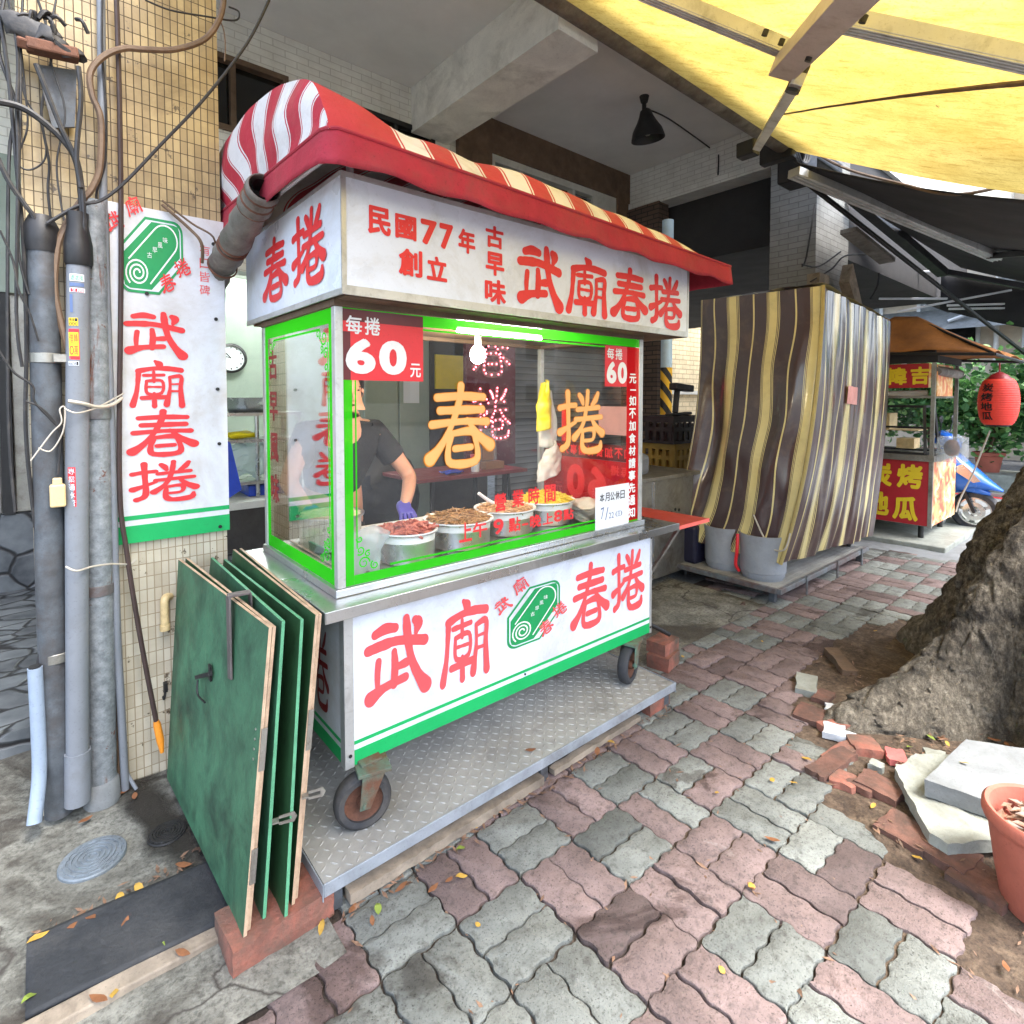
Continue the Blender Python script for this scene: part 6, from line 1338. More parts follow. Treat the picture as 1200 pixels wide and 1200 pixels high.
# ---- arcade furniture seen through the glass
t = thing('folding_table', 'maroon folding table standing in the arcade behind the cart', 'table', (2.7, 3.8, .1))
b = MB(); b.box(2.12, 3.2, 3.55, 4.15, .77, .80); b.build('tabletop', M['maroon'], t, bev=.006)
for x, y in ((2.25, 3.62), (3.08, 3.62), (2.25, 4.08), (3.08, 4.08)): b = MB(); b.cyl((x, y, .1), (x+.04*(1 if x < 2.6 else -1), y, .77), .013, n=10); b.build('leg', M['shade'], t, True)
t = thing('drink_cup', 'plastic cup of pink and white drink on the maroon table', 'cup', (2.72, 3.66, .80))
b = MB(); b.lathe([(.001, 0), (.032, 0), (.037, .08), (.038, .085)], (2.72, 3.66, .801), 24); b.build('milk', M['white'], t, True); b = MB(); b.lathe([(.038, .0851), (.042, .13), (.044, .14), (.001, .141)], (2.72, 3.66, .801), 24); b.build('pink_drink', mat('pink_drink_colour', S(226, 110, 130), .4), t, True)
b = MB(); b.grid(lambda s, t_: (2.42+.16*s, 3.62+.12*t_, .815+.02*mnoise.noise(Vector((s*4, t_*4, 2)))), 14, 14); tag(b.build('blue_cloth', M['blueplastic'], None, True, solid=.008), 'small crumpled blue cloth on the maroon table', 'cloth')
t = thing('menu_stand', 'clear acrylic stand with a small brown card on the maroon table', 'menu stand', (2.95, 3.8, .8)); b = MB(); b.box(2.86, 3.04, 3.78, 3.784, .80, 1.14); b.build('acrylic_sheet', M['acrylic'], t); b = MB(); b.box(2.88, 3.0, 3.772, 3.778, .87, 1.0); b.box(2.86, 3.06, 3.70, 3.778, .801, .86); b.build('card', mat('brown_card', S(150, 110, 80), .7), t)
b = MB(); b.sphere((2.22, 4.35, .55), .34, .3, .45, 20, 14)
for i, p in enumerate(b.v): b.v[i] = p+Vector((1, 1, 1))*.09*mnoise.noise(p*4)
tag(b.build('covered_motor', M['blackp'], None, True), 'lumpy machine under a glossy black plastic cover beside the table', 'covered machine')
t = thing('led_sign', 'tall maroon board with two glowing red dotted characters', 'light sign', (3.1, 4.2, .1))
lx0, lx1, ly_, lz0, lz1 = 3.02, 3.62, 4.2, .75, 2.25
b = MB(); b.box(lx0, lx1, ly_, ly_+.05, lz0, lz1); b.build('board', mat('maroon_acrylic', S(96, 40, 50), .25), t, bev=.004); b = MB(); b.box(lx0+.1, lx0+.14, ly_+.01, ly_+.04, .1, lz0); b.box(lx1-.14, lx1-.1, ly_+.01, ly_+.04, .1, lz0); b.pieces('stand_leg', M['shade'], t)
def dotted(ch, x, z, w, h):
    led, grey = MB(), MB()
    for st in BRUSH[ch]:
        P2, L, Q = ribbon(st, 1.3); n_ = len(P2)
        grey.add([(x+a/100*w, ly_-.001, z+c/100*h) for a, c in L+Q], [(i, n_+i, n_+i+1, i+1) for i in range(n_-1)])
        acc = 0
        for i in range(0, n_, 2): c = P2[i]; led.sphere((x+c.x/100*w, ly_-.006, z+c.y/100*h), .009, .006, .009, 8, 5)
    return led, grey
for ch, z in (('春', 1.62), ('捲', 1.0)):
    le, gr_ = dotted(ch, lx0+.07, z, .46, .50); o = gr_.build('character', mat('grey_led_backing'+str(z), S(150, 110, 118), .4), t); o2 = le.build('led_dots', M['led'], o)
# ---- shop interior
cl = P(270, 420, 'y', 6.9)
t = thing('wall_clock', 'round white wall clock with a black rim in the shop', 'clock', cl); rX = Matrix.Rotation(R(90), 3, 'X')
b = MB(); b.lathe([(.165, 0), (.165, .05), (.14, .055), (.138, .03)], cl, 40, rot=rX); b.build('rim', M['blackp'], t, True); b = MB(); b.lathe([(.14, .03), (.001, .031)], cl, 40, rot=rX); b.build('dial', M['paper'], t)
b = MB(); yv = cl.y-.033; b.beam((cl.x, yv, cl.z), (cl.x-.05, yv, cl.z+.055), .010, .003, (0, 1, 0)); b.beam((cl.x, yv, cl.z), (cl.x-.09, yv-.002, cl.z+.03), .007, .003, (0, 1, 0))
for k in range(12): a = R(30*k); b.box(cl.x+.118*math.sin(a)-.006, cl.x+.118*math.sin(a)+.006, yv, yv+.002, cl.z+.118*math.cos(a)-.010, cl.z+.118*math.cos(a)+.010)
b.build('hands', M['ink'], t)
b = MB(); b.box(cl.x-.25, cl.x+.4, 6.95, 7.05, .5, 2.6); b.build('clock_wall', M['palegreen'], bd)
def sp(u, v, y=5.6): return P(u, v, 'y', y)
t = thing('steel_rack', 'stainless steel rack with three shelves just inside the shop', 'rack', (1.4, 5.6, .5))
for z in (.62, 1.0, 1.24): b = MB(); b.box(1.18, 1.92, 5.35, 5.85, z, z+.03); b.build('shelf', M['steel'], t)
for x, y in ((1.2, 5.37), (1.52, 5.37), (1.9, 5.37), (1.2, 5.83), (1.9, 5.83)): b = MB(); b.cyl((x, y, .5), (x, y, 1.25), .018, n=10); b.build('upright', M['steel'], t, True)
t = thing('steel_bowl', 'large shiny steel bowl on the top shelf of the rack', 'bowl', (1.5, 5.58, 1.271)); b = MB(); b.lathe([(.001, 0), (.15, .0), (.22, .05), (.26, .13), (.27, .135), (.25, .125), (.2, .05), (.001, .01)], (1.5, 5.58, 1.271), 36); b.build('bowl', M['chrome'], t, True)
b = MB(); b.sphere((1.42, 5.5, 1.065), .16, .12, .035, 16, 8)
for i, p in enumerate(b.v): b.v[i] = p+Vector((1, 1, .6))*.03*mnoise.noise(p*12)
tag(b.build('yellow_cloth', M['yellowplastic'], None, True), 'folded yellow cloth on the middle shelf of the steel rack', 'cloth')
b = MB(); b.sphere((1.48, 5.48, .84), .24, .14, .15, 26, 18)
for i, p in enumerate(b.v): b.v[i] = p+Vector((1, 1, 1))*(.05*mnoise.noise(p*8)+.03*mnoise.noise(p*22))
tag(b.build('plastic_bag_heap', M['clearbag'], None, False), 'bulging heap of clear plastic bags on the lower shelf of the rack', 'plastic bags')
b = MB(); b.box(1.45, 1.9, 5.4, 5.8, .502, .60); tag(b.build('plastic_box', M['blueplastic'], None, bev=.01), 'blue plastic box on the floor under the steel rack', 'box')
b = MB(); b.prism([(0, 0), (.16, .1), (.08, .5), (0, .55)], (1.14, 5.1, .53), (1, 0, 0), (0, 0, 1), .05); tag(b.build('blue_sheet', M['blueplastic'], None), 'corner of a blue plastic sheet beside the pillar sign', 'sheet')
b = MB(); b.box(2.38, 2.74, YW-.03, YW-.001, .55, 2.0); b.box(2.76, 3.1, YW-.03, YW-.001, .55, 2.0); tag(b.build('wall_cupboard', M['palegreen'], None, bev=.006), 'pale green double door cupboard against the shop front', 'cupboard')
b = MB(); b.box(2.80, 2.98, YW-.036, YW-.031, 1.35, 1.62); tag(b.build('wall_notice', M['paper'], None), 'white notice sheet stuck on the pale green cupboard', 'notice')
b = MB(); b.box(3.2, 3.72, YW-.01, YW+.019, 1.5, 1.86); tag(b.build('wall_poster', M['yellow'], None), 'yellow poster on the dark wall behind the hanging bulb', 'poster')
# ================================================================== SWEET POTATO CART
t = thing('sweet_potato_cart', 'red sweet potato cart with yellow characters and a brown canvas roof', 'food cart', (6.8, 1.8, .05))
KX0, KX1, KY0, KY1 = 6.4, 7.3, 1.417, 2.25
b = MB(); b.box(KX0+.006, KX1, KY0+.006, KY1, .18, .80); b.build('body', M['steel_worn'], t)
b = MB(); b.box(KX0, KX0+.005, KY0+.03, KY1, .185, .80); rp = b.build('red_panel', mat('red_sign_vinyl', S(176, 40, 48), .4, 0, .06, 4), t)
b = MB(); yl = M['yellow']
for ch, y, z in (('炭', 1.95, .53), ('烤', 1.70, .53), ('地', 1.97, .235), ('瓜', 1.73, .215)): b = MB(); put(b, ch, (KX0-.002, y, z), (0, -.21, 0), (0, 0, .235), LEFT, bold=.045); b.build('character', yl, rp)
b = MB(); b.box(KX0+.03, KX1, KY0, KY0+.005, .185, .80); b.build('poster_panel', M['poster'], t)
b = MB(); b.box(KX0-.003, KX0+.028, KY0-.003, KY0+.028, .17, 1.78); b.box(KX1-.028, KX1, KY0-.003, KY0+.028, .80, 1.78); b.box(KX0-.003, KX0+.028, KY1-.028, KY1, .80, 1.78); b.box(KX1-.028, KX1, KY1-.028, KY1, .8, 1.78); b.pieces('post', M['steel_worn'], t)
b = MB(); b.box(KX0-.03, KX1+.02, KY0-.02, KY1+.02, .801, .86); b.build('counter', M['steel_worn'], t, bev=.004)
b = MB(); b.box(KX0-.006, KX0+.0, KY0+.05, KY1-.03, 1.50, 1.73); tp = b.build('top_sign', mat('red_top_sign_vinyl', S(176, 40, 48), .4, 0, .06, 4), t)
b = MB(); put(b, '韓', (KX0-.008, 1.83, 1.53), (0, -.19, 0), (0, 0, .17), LEFT, bold=.04); b.build('character', yl, tp); b = MB(); put(b, '吉', (KX0-.008, 1.61, 1.53), (0, -.15, 0), (0, 0, .17), LEFT, bold=.04); b.build('character', yl, tp)
b = MB(); b.box(KX0-.007, KX0-.0065, KY0+.03, KY0+.049, 1.5, 1.73); b.box(KX0+.03, KX0+.6, KY0-.012, KY0-.004, 1.42, 1.72); b.pieces('side_poster', M['poster'], t)
b = MB(); b.box(KX0+.03, KX1-.03, KY0+.03, KY1-.03, 1.40, 1.425); b.build('upper_shelf', M['steel_worn'], t)
# glass display box with sloped front
b = MB(); A = [(KX0+.0, KY0+.06, .87), (KX0, KY1-.1, .87), (KX0+.10, KY1-.12, 1.32), (KX0+.10, KY0+.10, 1.32)]
for i in range(4): b.beam(A[i], A[(i+1) % 4], .024, .024)
b.beam(Vector(A[0]).lerp(Vector(A[3]), .55), Vector(A[1]).lerp(Vector(A[2]), .55), .02, .02)
B_ = [(KX0+.5, KY0+.06, .87), (KX0+.5, KY1-.1, .87), (KX0+.45, KY1-.12, 1.32), (KX0+.45, KY0+.10, 1.32)]
for i in range(4): b.beam(B_[i], B_[(i+1) % 4], .02, .02); b.beam(A[i], B_[i], .02, .02)
db = b.build('display_case', M['shade'], t)
b = MB(); b.add([Vector(p)+Vector((.003, 0, 0)) for p in A], [(0, 1, 2, 3)]); b.build('glass', M['glass'], db)
b = MB(); b.box(KX0+.12, KX0+.45, KY0+.15, KY1-.2, 1.08, 1.09); b.box(KX0+.15, KX0+.4, KY0+.4, KY0+.55, 1.092, 1.25); b.box(KX0+.2, KX0+.4, KY0+.2, KY0+.35, .9, 1.0); b.pieces('tray', M['ivory'], db)
b = MB(); b.box(KX0+.08, KX0+.35, KY0-.20, KY0-.01, .80, 1.03); b.build('acrylic_box', M['acrylic'], t); b = MB(); b.sphere((KX0+.2, KY0-.1, .93), .09, .06, .08, 14, 10); b.build('sweet_potato', M['rust'], t, True)
b = MB(); b.tube([(KX0+.1, 1.9, 1.44), (KX0+.12, 1.5, 1.45)], .03, 8); b.build('wrapped_roll', M['whiteplastic'], t)
b = MB(); b.tube([(KX0+.05, KY0+.05, 1.70), (KX0+.05, KY0+.0, 1.66), (KX0+.6, KY0-.06, 1.64)], .045, 10); b.build('rolled_sheet', M['roll'], t, True)
# canvas tent roof
pk = [Vector((6.75, 1.85, 2.24)), Vector((6.75, 1.66, 2.22))]
ev = [Vector((6.28, 2.5, 1.90)), Vector((6.28, .98, 1.80)), Vector((7.5, .95, 1.78)), Vector((7.5, 2.5, 1.90))]
b = MB()
def rf(a, c, p, q):
    def fn(s, t_):
        A_ = a.lerp(c, s); B2 = p.lerp(q, s); r_ = A_.lerp(B2, t_); r_.z += .03*math.sin(s*11)*(1-t_)*.6 - .025*math.sin(math.pi*t_)+.012*mnoise.noise(r_*6); return r_
    return fn
b.grid(rf(ev[0], ev[1], pk[0], pk[1]), 24, 10); b.grid(rf(ev[1], ev[2], pk[1], pk[1]), 24, 10); b.grid(rf(ev[2], ev[3], pk[1], pk[0]), 24, 10); b.grid(rf(ev[3], ev[0], pk[0], pk[0]), 24, 10)
b.build('canvas_roof', M['browncloth'], t, True, ang=70, solid=.006)
b = MB()
for i in range(4): b.tube([ev[i]-Vector((0, 0, .02)), ev[(i+1) % 4]-Vector((0, 0, .02))], .014, 8)
for i in range(4): b.tube([ev[i]-Vector((0, 0, .02)), pk[min(1, i % 3)]-Vector((0, 0, .03))], .012, 8)
b.pieces('roof_frame', M['shade'], t)
b = MB(); b.box(KX0-.02, KX0+.02, KY0+.0, KY1+.2, 1.735, 1.86); b.box(KX0-.02, KX1, KY0-.02, KY0+.0, 1.735, 1.80); b.pieces('black_valance', M['dull_black'], t)
for x, y in ((KX0+.1, KY0+.1), (KX0+.1, KY1-.15), (KX1-.1, KY0+.1), (KX1-.1, KY1-.1)):
    b = MB(); b.cyl((x, y, .05), (x, y, .18), .024, n=12); b.build('leg', M['shade'], t, True)
b = MB(); b.box(6.2, 7.5, 1.26, 2.5, -.01, .05); tag(b.build('concrete_plinth', M['stone'], None, bev=.01), 'low pale concrete slab under the sweet potato cart', 'slab')
b = MB(); b.box(7.6, 7.95, 1.3, 1.55, 0, .1); tag(b.build('concrete_block', M['stone'], None, bev=.01), 'single pale concrete block behind the sweet potato cart', 'block')
# lantern
lc = D(1170, 471, 4.9)
t = thing('paper_lantern', 'round red lantern with black characters hanging from the canvas roof', 'lantern', lc)
b = MB(); pr = []
for i in range(61):
    z = -.2+.4*i/60; r = .080+.062*math.sqrt(max(0, 1-(z/.205)**2))+ (.0036 if i % 3 == 0 else 0); pr.append((r, z))
b.lathe(pr, lc, 48); ln = b.build('shade', M['lanternred'], t, True, ang=80)
b = MB(); b.lathe([(.001, -.215), (.078, -.215), (.088, -.195)], lc, 32); b.build('bottom_cap', M['blackp'], t, True); b = MB(); b.lathe([(.092, .195), (.08, .21), (.06, .235), (.02, .26), (.001, .262)], lc, 32); b.cyl(lc+Vector((0, 0, .26)), lc+Vector((0, 0, .34)), .006, n=6); b.build('top_cap', M['darkred'], t, True)
b = MB()
vd = (Vector((CAM.x-lc.x, CAM.y-lc.y, 0))).normalized(); a0 = math.atan2(vd.y, vd.x)
for i, ch in enumerate('炭烤地瓜'):
    k = len(b.v); put(b, ch, (0, 0, 0), (1, 0, 0), (0, 1, 0), (0, 0, 1), bold=.03)
    for q in range(k, len(b.v)):
        s, t_ = b.v[q].x, b.v[q].y; z = .125-.082*i+(t_-.5)*.072; r = .080+.062*math.sqrt(max(0, 1-(z/.205)**2))+.005
        a = a0-R(34)+(s-.5)*.66; b.v[q] = lc+Vector((r*math.cos(a), r*math.sin(a), z))
b.build('lettering', M['ink'], ln)
# ================================================================== SCOOTER
sx, sy = 7.5, 1.283
t = thing('scooter', 'blue motor scooter parked behind the sweet potato cart', 'scooter', (sx, sy+.55, 0))
def swheel(y):
    c = Vector((sx, y, .215)); rm = Matrix.Rotation(R(90), 3, 'Y'); b = MB(); b.lathe([(.145, -.04), (.19, -.045), (.213, -.02), (.215, 0), (.213, .02), (.19, .045), (.145, .04), (.145, -.04)], c, 40, rot=rm); w_ = b.build('wheel', M['rubber'], t, True)
    b = MB(); b.lathe([(.146, -.03), (.13, -.03), (.13, .03), (.146, .03)], c, 36, rot=rm); b.lathe([(.001, -.045), (.035, -.045), (.04, .03), (.001, .03)], c, 20, rot=rm)
    for k in range(5): a = 2*math.pi*k/5; b.beam(c+Vector((-.02, .03*math.cos(a), .03*math.sin(a))), c+Vector((-.02, .132*math.cos(a+.2), .132*math.sin(a+.2))), .03, .02, (1, 0, 0))
    b.lathe([(.05, -.052), (.095, -.052), (.095, -.048), (.05, -.048)], c, 30, rot=rm); b.build('rim', M['chrome'], w_, True)
swheel(sy); swheel(sy+1.22)
def loft(secs, m, name, parent, n=20):
    b = MB(); rings = []
    for (y, z, w, h, e) in secs:
        rg = []
        for k in range(n):
            a = 2*math.pi*k/n; cx_, sz_ = math.cos(a), math.sin(a)
            rg.append((sx+w*math.copysign(abs(cx_)**e, cx_), y, z+h*math.copysign(abs(sz_)**e, sz_)))
        rings.append(rg)
    fs = []
    for i in range(len(rings)-1):
        for k in range(n): fs.append((i*n+k, i*n+(k+1) % n, (i+1)*n+(k+1) % n, (i+1)*n+k))
    fs += [tuple(range(n)), tuple((len(rings)-1)*n+k for k in range(n))][::1]
    b.add([p for r_ in rings for p in r_], fs); return b.build(name, m, parent, True, ang=60)
loft([(sy-.22, .45, .02, .012, .9), (sy-.12, .50, .10, .05, .8), (sy+.0, .56, .15, .11, .8), (sy+.12, .60, .18, .19, .8), (sy+.22, .64, .19, .24, .8), (sy+.30, .66, .16, .22, .8), (sy+.34, .66, .05, .1, .9)], M['blue'], 'front_fairing', t)
loft([(sy+.14, .90, .05, .04, .9), (sy+.2, .94, .13, .07, .8), (sy+.3, .97, .15, .085, .8), (sy+.38, .96, .10, .05, .9)], M['blue'], 'handlebar_cover', t)
loft([(sy+.12, .955, .03, .03, .9), (sy+.16, .96, .09, .055, .8), (sy+.2, .965, .1, .06, .8)], M['acrylic'], 'headlight_glass', t)
loft([(sy-.12, .41, .04, .02, .9), (sy-.05, .44, .08, .045, .8), (sy+.08, .46, .085, .05, .8), (sy+.2, .42, .07, .04, .9)], M['blue'], 'mudguard', t)
b = MB(); b.beam((sx-.06, sy+.0, .215), (sx-.06, sy+.14, .55), .03, .035, (1, 0, 0)); b.beam((sx+.06, sy+.0, .215), (sx+.06, sy+.14, .55), .03, .035, (1, 0, 0)); b.cyl((sx-.08, sy, .215), (sx+.08, sy, .215), .015, n=10); b.pieces('fork', M['blackp'], t)
b = MB(); b.prism([(0, 0), (.19, .13), (.25, .11), (.10, -.06)], (sx-.186, sy+.18, .66), (0, -1, 0), (0, 0, -1), .012); b.build('indicator_lamp', M['chrome'], t)
loft([(sy+.3, .36, .12, .07, .8), (sy+.5, .30, .15, .07, .7), (sy+.75, .30, .15, .07, .7), (sy+.9, .36, .15, .1, .8)], M['blackp'], 'footboard', t)
loft([(sy+.68, .56, .1, .16, .8), (sy+.85, .58, .15, .2, .8), (sy+1.2, .62, .16, .15, .8), (sy+1.5, .68, .08, .07, .9)], M['blue'], 'rear_body', t); loft([(sy+.62, .76, .1, .03, .8), (sy+.85, .79, .14, .05, .8), (sy+1.35, .83, .14, .05, .8), (sy+1.48, .83, .06, .03, .9)], M['blackp'], 'saddle', t)
b = MB(); b.tube(smooth_path([(sx-.34, sy+.34, 1.0), (sx-.18, sy+.28, .99), (sx, sy+.26, .98), (sx+.18, sy+.28, .99), (sx+.34, sy+.34, 1.0)], 4), .015, 10); b.build('handlebar', M['blackp'], t, True)
for s in (-1, 1): b = MB(); b.tube([(sx+s*.2, sy+.28, 1.0), (sx+s*.24, sy+.26, 1.14)], .006, 6); b.sphere((sx+s*.25, sy+.26, 1.18), .06, .015, .04, 12, 8); b.build('mirror', M['blackp'], t, True)
b = MB(); b.tube(smooth_path([D(1160, 505, 4.95), D(1150, 530, 5.1), D(1140, 555, 5.2), D(1125, 585, 5.25), D(1120, 600, 5.25)], 4), .008, 6); tag(b.build('white_cord', M['wirepale'], None, True), 'white cord hanging from the lantern down to the sweet potato cart', 'cord')
# ================================================================== PLANTS BEHIND
b = MB(); b.box(10.7, 11.5, -6, 4.6, -.02, .28); tag(b.build('planter_kerb', M['stone'], None, bev=.02), 'low rough concrete planter wall along the road', 'planter')
b = MB(); b.box(10.3, 10.42, -8, 5, -.02, .05); struct(b.build('kerb', M['stone']))
b = MB(); b.box(10.2, 10.298, -8, 5, -.018, .004); struct(b.build('road_line', M['stickred']))
LEAFM = []
for i, c in enumerate((S(84, 132, 78), S(110, 160, 92), S(60, 104, 60), S(150, 190, 118))):
    tt = NT('plant_leaf_%d' % i); d1 = tt.n('BsdfPrincipled', Roughness=.45); d1.inputs['Base Color'].default_value = c+(1,); t2 = tt.n('BsdfTranslucent'); t2.inputs[0].default_value = k3(c, 1.3)+(1,)
    ms = tt.n('MixShader'); ms.inputs[0].default_value = .3; tt.l(d1.outputs[0], ms.inputs[1]); tt.l(t2.outputs[0], ms.inputs[2]); LEAFM.append(tt.done(ms))
def potplant(label, x, y, h, w, seed, z0=.28, potc='terracotta', nl=2400):
    rn = random.Random(seed); t_ = thing('potted_plant', label, 'potted plant', (x, y, z0), 'potted plants on the planter wall')
    b = MB(); b.lathe([(.001, 0), (.13, 0), (.17, .24), (.20, .25), (.20, .30), (.17, .30), (.16, .26), (.001, .26)], (x, y, z0), 24); b.build('pot', M[potc], t_, True, ang=40)
    st = MB(); tips = []
    for k in range(9):
        a = rn.random()*6.28; q = w*rn.uniform(.2, .9); e = Vector((x+q*math.cos(a), y+q*math.sin(a), z0+.26+h*rn.uniform(.5, 1))); m_ = Vector((x, y, z0+.26)).lerp(e, .5)+Vector((0, 0, .1*h)); st.tube(smooth_path([(x, y, z0+.24), m_, e], 4), [.014]*4+[.01]*4+[.005], 6); tips += [m_, e, m_.lerp(e, .5)]
    st.build('stem', M['woodbrown'], t_, True)
    lv = MB(); mi = []
    for k in range(nl):
        c = tips[rn.randrange(len(tips))]+Vector((rn.gauss(0, .2), rn.gauss(0, .2), rn.gauss(-.08, .22)))
        d = Vector((rn.gauss(0, 1), rn.gauss(0, 1), rn.gauss(-.2, .6))).normalized(); s = d.cross(Vector((rn.gauss(0, 1), rn.gauss(0, 1), rn.gauss(0, 1)))).normalized(); L = rn.uniform(.045, .15); W = L*.42; n_ = d.cross(s)
        lv.add([c-d*L*.5, c+s*W*.8-d*L*.1+n_*.006, c+s*W*.7+d*L*.2+n_*.004, c+d*L*.5-n_*.012, c-s*W*.7+d*L*.2+n_*.004, c-s*W*.8-d*L*.1+n_*.006], [(0, 1, 2, 3), (0, 3, 4, 5)]); mi += [rn.choice((0, 0, 1, 1, 2, 2, 3))]*2
    o = lv.build('foliage', LEAFM, t_)
    for p, q in zip(o.data.polygons, mi): p.material_index = q
for i, (x, y, h, w, lb) in enumerate(((11.0, .35, 1.3, .6, 'leafy plant in a terracotta pot, nearest the tree trunk'), (11.0, 1.05, 1.5, .6, 'leafy plant in a terracotta pot directly below the lantern'), (11.05, 1.75, 1.3, .6, 'bushy plant in a terracotta pot just right of the scooter handlebar'), (11.1, 2.5, 1.5, .65, 'tall leafy plant partly behind the sweet potato cart'), (11.1, 3.4, 1.5, .6, 'leafy plant glimpsed between the covered stall and the sweet potato cart'), (11.25, -.4, 1.7, .65, 'tall leafy plant behind the tree trunk'))): potplant(lb, x, y, h, w, i+20)
# ================================================================== TREE
t = thing('tree', 'massive old tree trunk with spreading buttress root on the pavement', 'tree', (3.55, .15, 0))
lobes = [(142, 12, .44), (172, 10, .16), (195, 16, .42), (235, 18, .5), (285, 22, .5), (330, 22, .5), (20, 22, .5), (70, 20, .3), (108, 12, .14)]
def trunk(s, t_):
    th = 360*s; z = -.05+ (t_**1.35)*4.6
    zc = max(0, z); r = .36+.13*math.exp(-zc/.35)
    for a, w, amp in lobes:
        d = (th-a+180) % 360-180; r += amp*math.exp(-(d/w)**2)*math.exp(-(zc/.56)**1.5)
        if a == 142: r += .24*math.exp(-(d/10)**2)*math.exp(-(zc/.17)**2)
        r += .10*math.exp(-(d/(w*.9))**2)*math.exp(-zc/1.6)
    a = R(th); d = Vector((math.cos(a), math.sin(a), 0)); q = Vector((r*math.cos(a), r*math.sin(a), z))
    r += .035*mnoise.fractal(q*3.2, 1., 2., 5) + .03*mnoise.turbulence(Vector((q.x*11, q.y*11, q.z*6)), 5, True) - .03 + .022*abs(mnoise.noise(Vector((q.x*24, q.y*24, q.z*11))))
    wq = Vector((q.x*9, q.y*9, q.z*5))+Vector((1, 1, 1))*.5*mnoise.noise(q*7); ds, _ = mnoise.voronoi(wq); r -= .028*max(0, 1-(ds[1]-ds[0])/.22)
    ln_ = max(0, z-.7)*.46
    return Vector((3.55+.7615*ln_, .15-.648*ln_, 0))+d*r+Vector((.0, 0, z + .02*mnoise.noise(q*5)*(zc < .5)))
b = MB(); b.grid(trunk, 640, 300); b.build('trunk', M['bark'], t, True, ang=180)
def limb(a, c, e, r0, r1):
    b = MB(); p = smooth_path([a, c, e], 8); n_ = len(p); b.tube(p, [r0+(r1-r0)*i/(n_-1) for i in range(n_)], 14); return b
for k, (c, e, r0) in enumerate((((3.9, -.6, 5.4), (4.6, -1.8, 6.6), .24), ((3.0, .3, 5.5), (2.0, -.4, 6.8), .2), ((3.9, .6, 5.6), (5.0, .4, 6.9), .2))): limb(Vector((4.6, -.75, 4.2)), Vector(c)+Vector((1.2, -1.0, 0)), Vector(e)+Vector((2.6, -1.6, 0)), r0, .07).build('branch', M['bark'], t, True)
rn = random.Random(9); lv = MB(); mi = []
cl_ = [(Vector((6.8+1.8*math.cos(a)*q, -2.6+1.6*math.sin(a)*q, 7.2+rn.uniform(-.3, 1.6)))) for a, q in ((rn.random()*6.28, math.sqrt(rn.random())) for _ in range(60))]
for k in range(7000):
    c = cl_[rn.randrange(60)]+Vector((rn.gauss(0, .35), rn.gauss(0, .35), rn.gauss(0, .25))); d = Vector((rn.gauss(0, 1), rn.gauss(0, 1), rn.gauss(-.3, .6))).normalized(); s = d.cross(Vector((rn.gauss(0, 1), rn.gauss(0, 1), rn.gauss(0, 1)))).normalized(); L = .12
    lv.add([c-d*L*.5, c+s*L*.3, c+d*L*.5, c-s*L*.3], [(0, 1, 2, 3)]); mi.append(rn.choice((0, 1, 2)))
o = lv.build('crown', LEAFM, t)
for p, q in zip(o.data.polygons, mi): p.material_index = q
# ---- rubble round the tree
b = MB(); b.prism([(2.635, .455), (2.245, .492), (2.285, .285), (2.60, .20), (2.75, .26)], (0, 0, .062), (1, 0, 0), (0, 1, 0), .055); tag(rough(b.build('stone_slab', M['concrete'], None), .025, .0025), 'thick grey square slab lying beside the tree root', 'slab')
pl = [(2.34, .60), (2.20, .52), (2.075, .44), (2.06, .39), (2.13, .34), (2.19, .29), (2.34, .16), (2.62, .18), (2.7, .4), (2.5, .58)]
b = MB(); b.prism(pl, (0, 0, .018), (1, 0, 0), (0, 1, 0), .038); tag(rough(b.build('flat_stone', M['stone'], None), .02, .007, 14), 'pale irregular flat stone under the grey slab', 'stone')
def rb(label, u0, v0, w, d, ang, m='brick', h=.014, z=.0, name='brick', cat='brick', grp='broken bricks laid round the tree root'):
    c = G(u0, v0, z+h); b = MB(); rn = random.Random(int(u0*7+v0)); h += rn.uniform(0, .006); w *= 1.12; d *= 1.12
    pts = []
    for k in range(4):
        x0, y0 = ((-1, -1), (1, -1), (1, 1), (-1, 1))[k]; x1, y1 = ((1, -1), (1, 1), (-1, 1), (-1, -1))[k]
        for q in range(5): f = q/5; pts.append(((x0+(x1-x0)*f)*w/2+rn.gauss(0, .0025), (y0+(y1-y0)*f)*d/2+rn.gauss(0, .0025)))
    rz = Matrix.Rotation(R(ang), 3, 'Z'); b.prism(pts, (c.x, c.y, z-.01), rz @ Vector((1, 0, 0)), rz @ Vector((0, 1, 0)), h+.01)
    tag(rough(b.build(name, M[m] if isinstance(m, str) else m, None), .012, .0028), label, cat, grp)
rb('dark brown-red half brick beside the small white tiles', 950, 835, .12, .10, 5, 'brick_dark')
rb('small dark brick furthest up beside the root, above the white tiles', 965, 815, .10, .06, 5, 'brick_dark')
rb('narrow orange brick sliver between the two white tiles', 979, 848, .05, .13, 62, 'brick', .016)
rb('upper long red brick, lying below the big white tile', 990, 878, .22, .055, -8, 'brick')
rb('lower long dark red brick, parallel below the upper long one', 975, 893, .22, .06, -8, 'brick_dark')
rb('reddish square brick touching the tree root', 1012, 870, .085, .09, 40, 'brick', .022)
rb('small orange broken brick next to the green moss', 988, 912, .08, .07, 10, 'brick', .012)
rb('tiny dark brick stub between two larger bricks', 1008, 920, .03, .07, 0, 'brick_dark', .013)
rb('largest square brown brick in the middle of the rubble', 1033, 920, .10, .12, -5, 'brick_dark', .017)
rb('patchy brick with grey mortar left on top', 1062, 973, .12, .12, -6, 'brick_dark', .013)
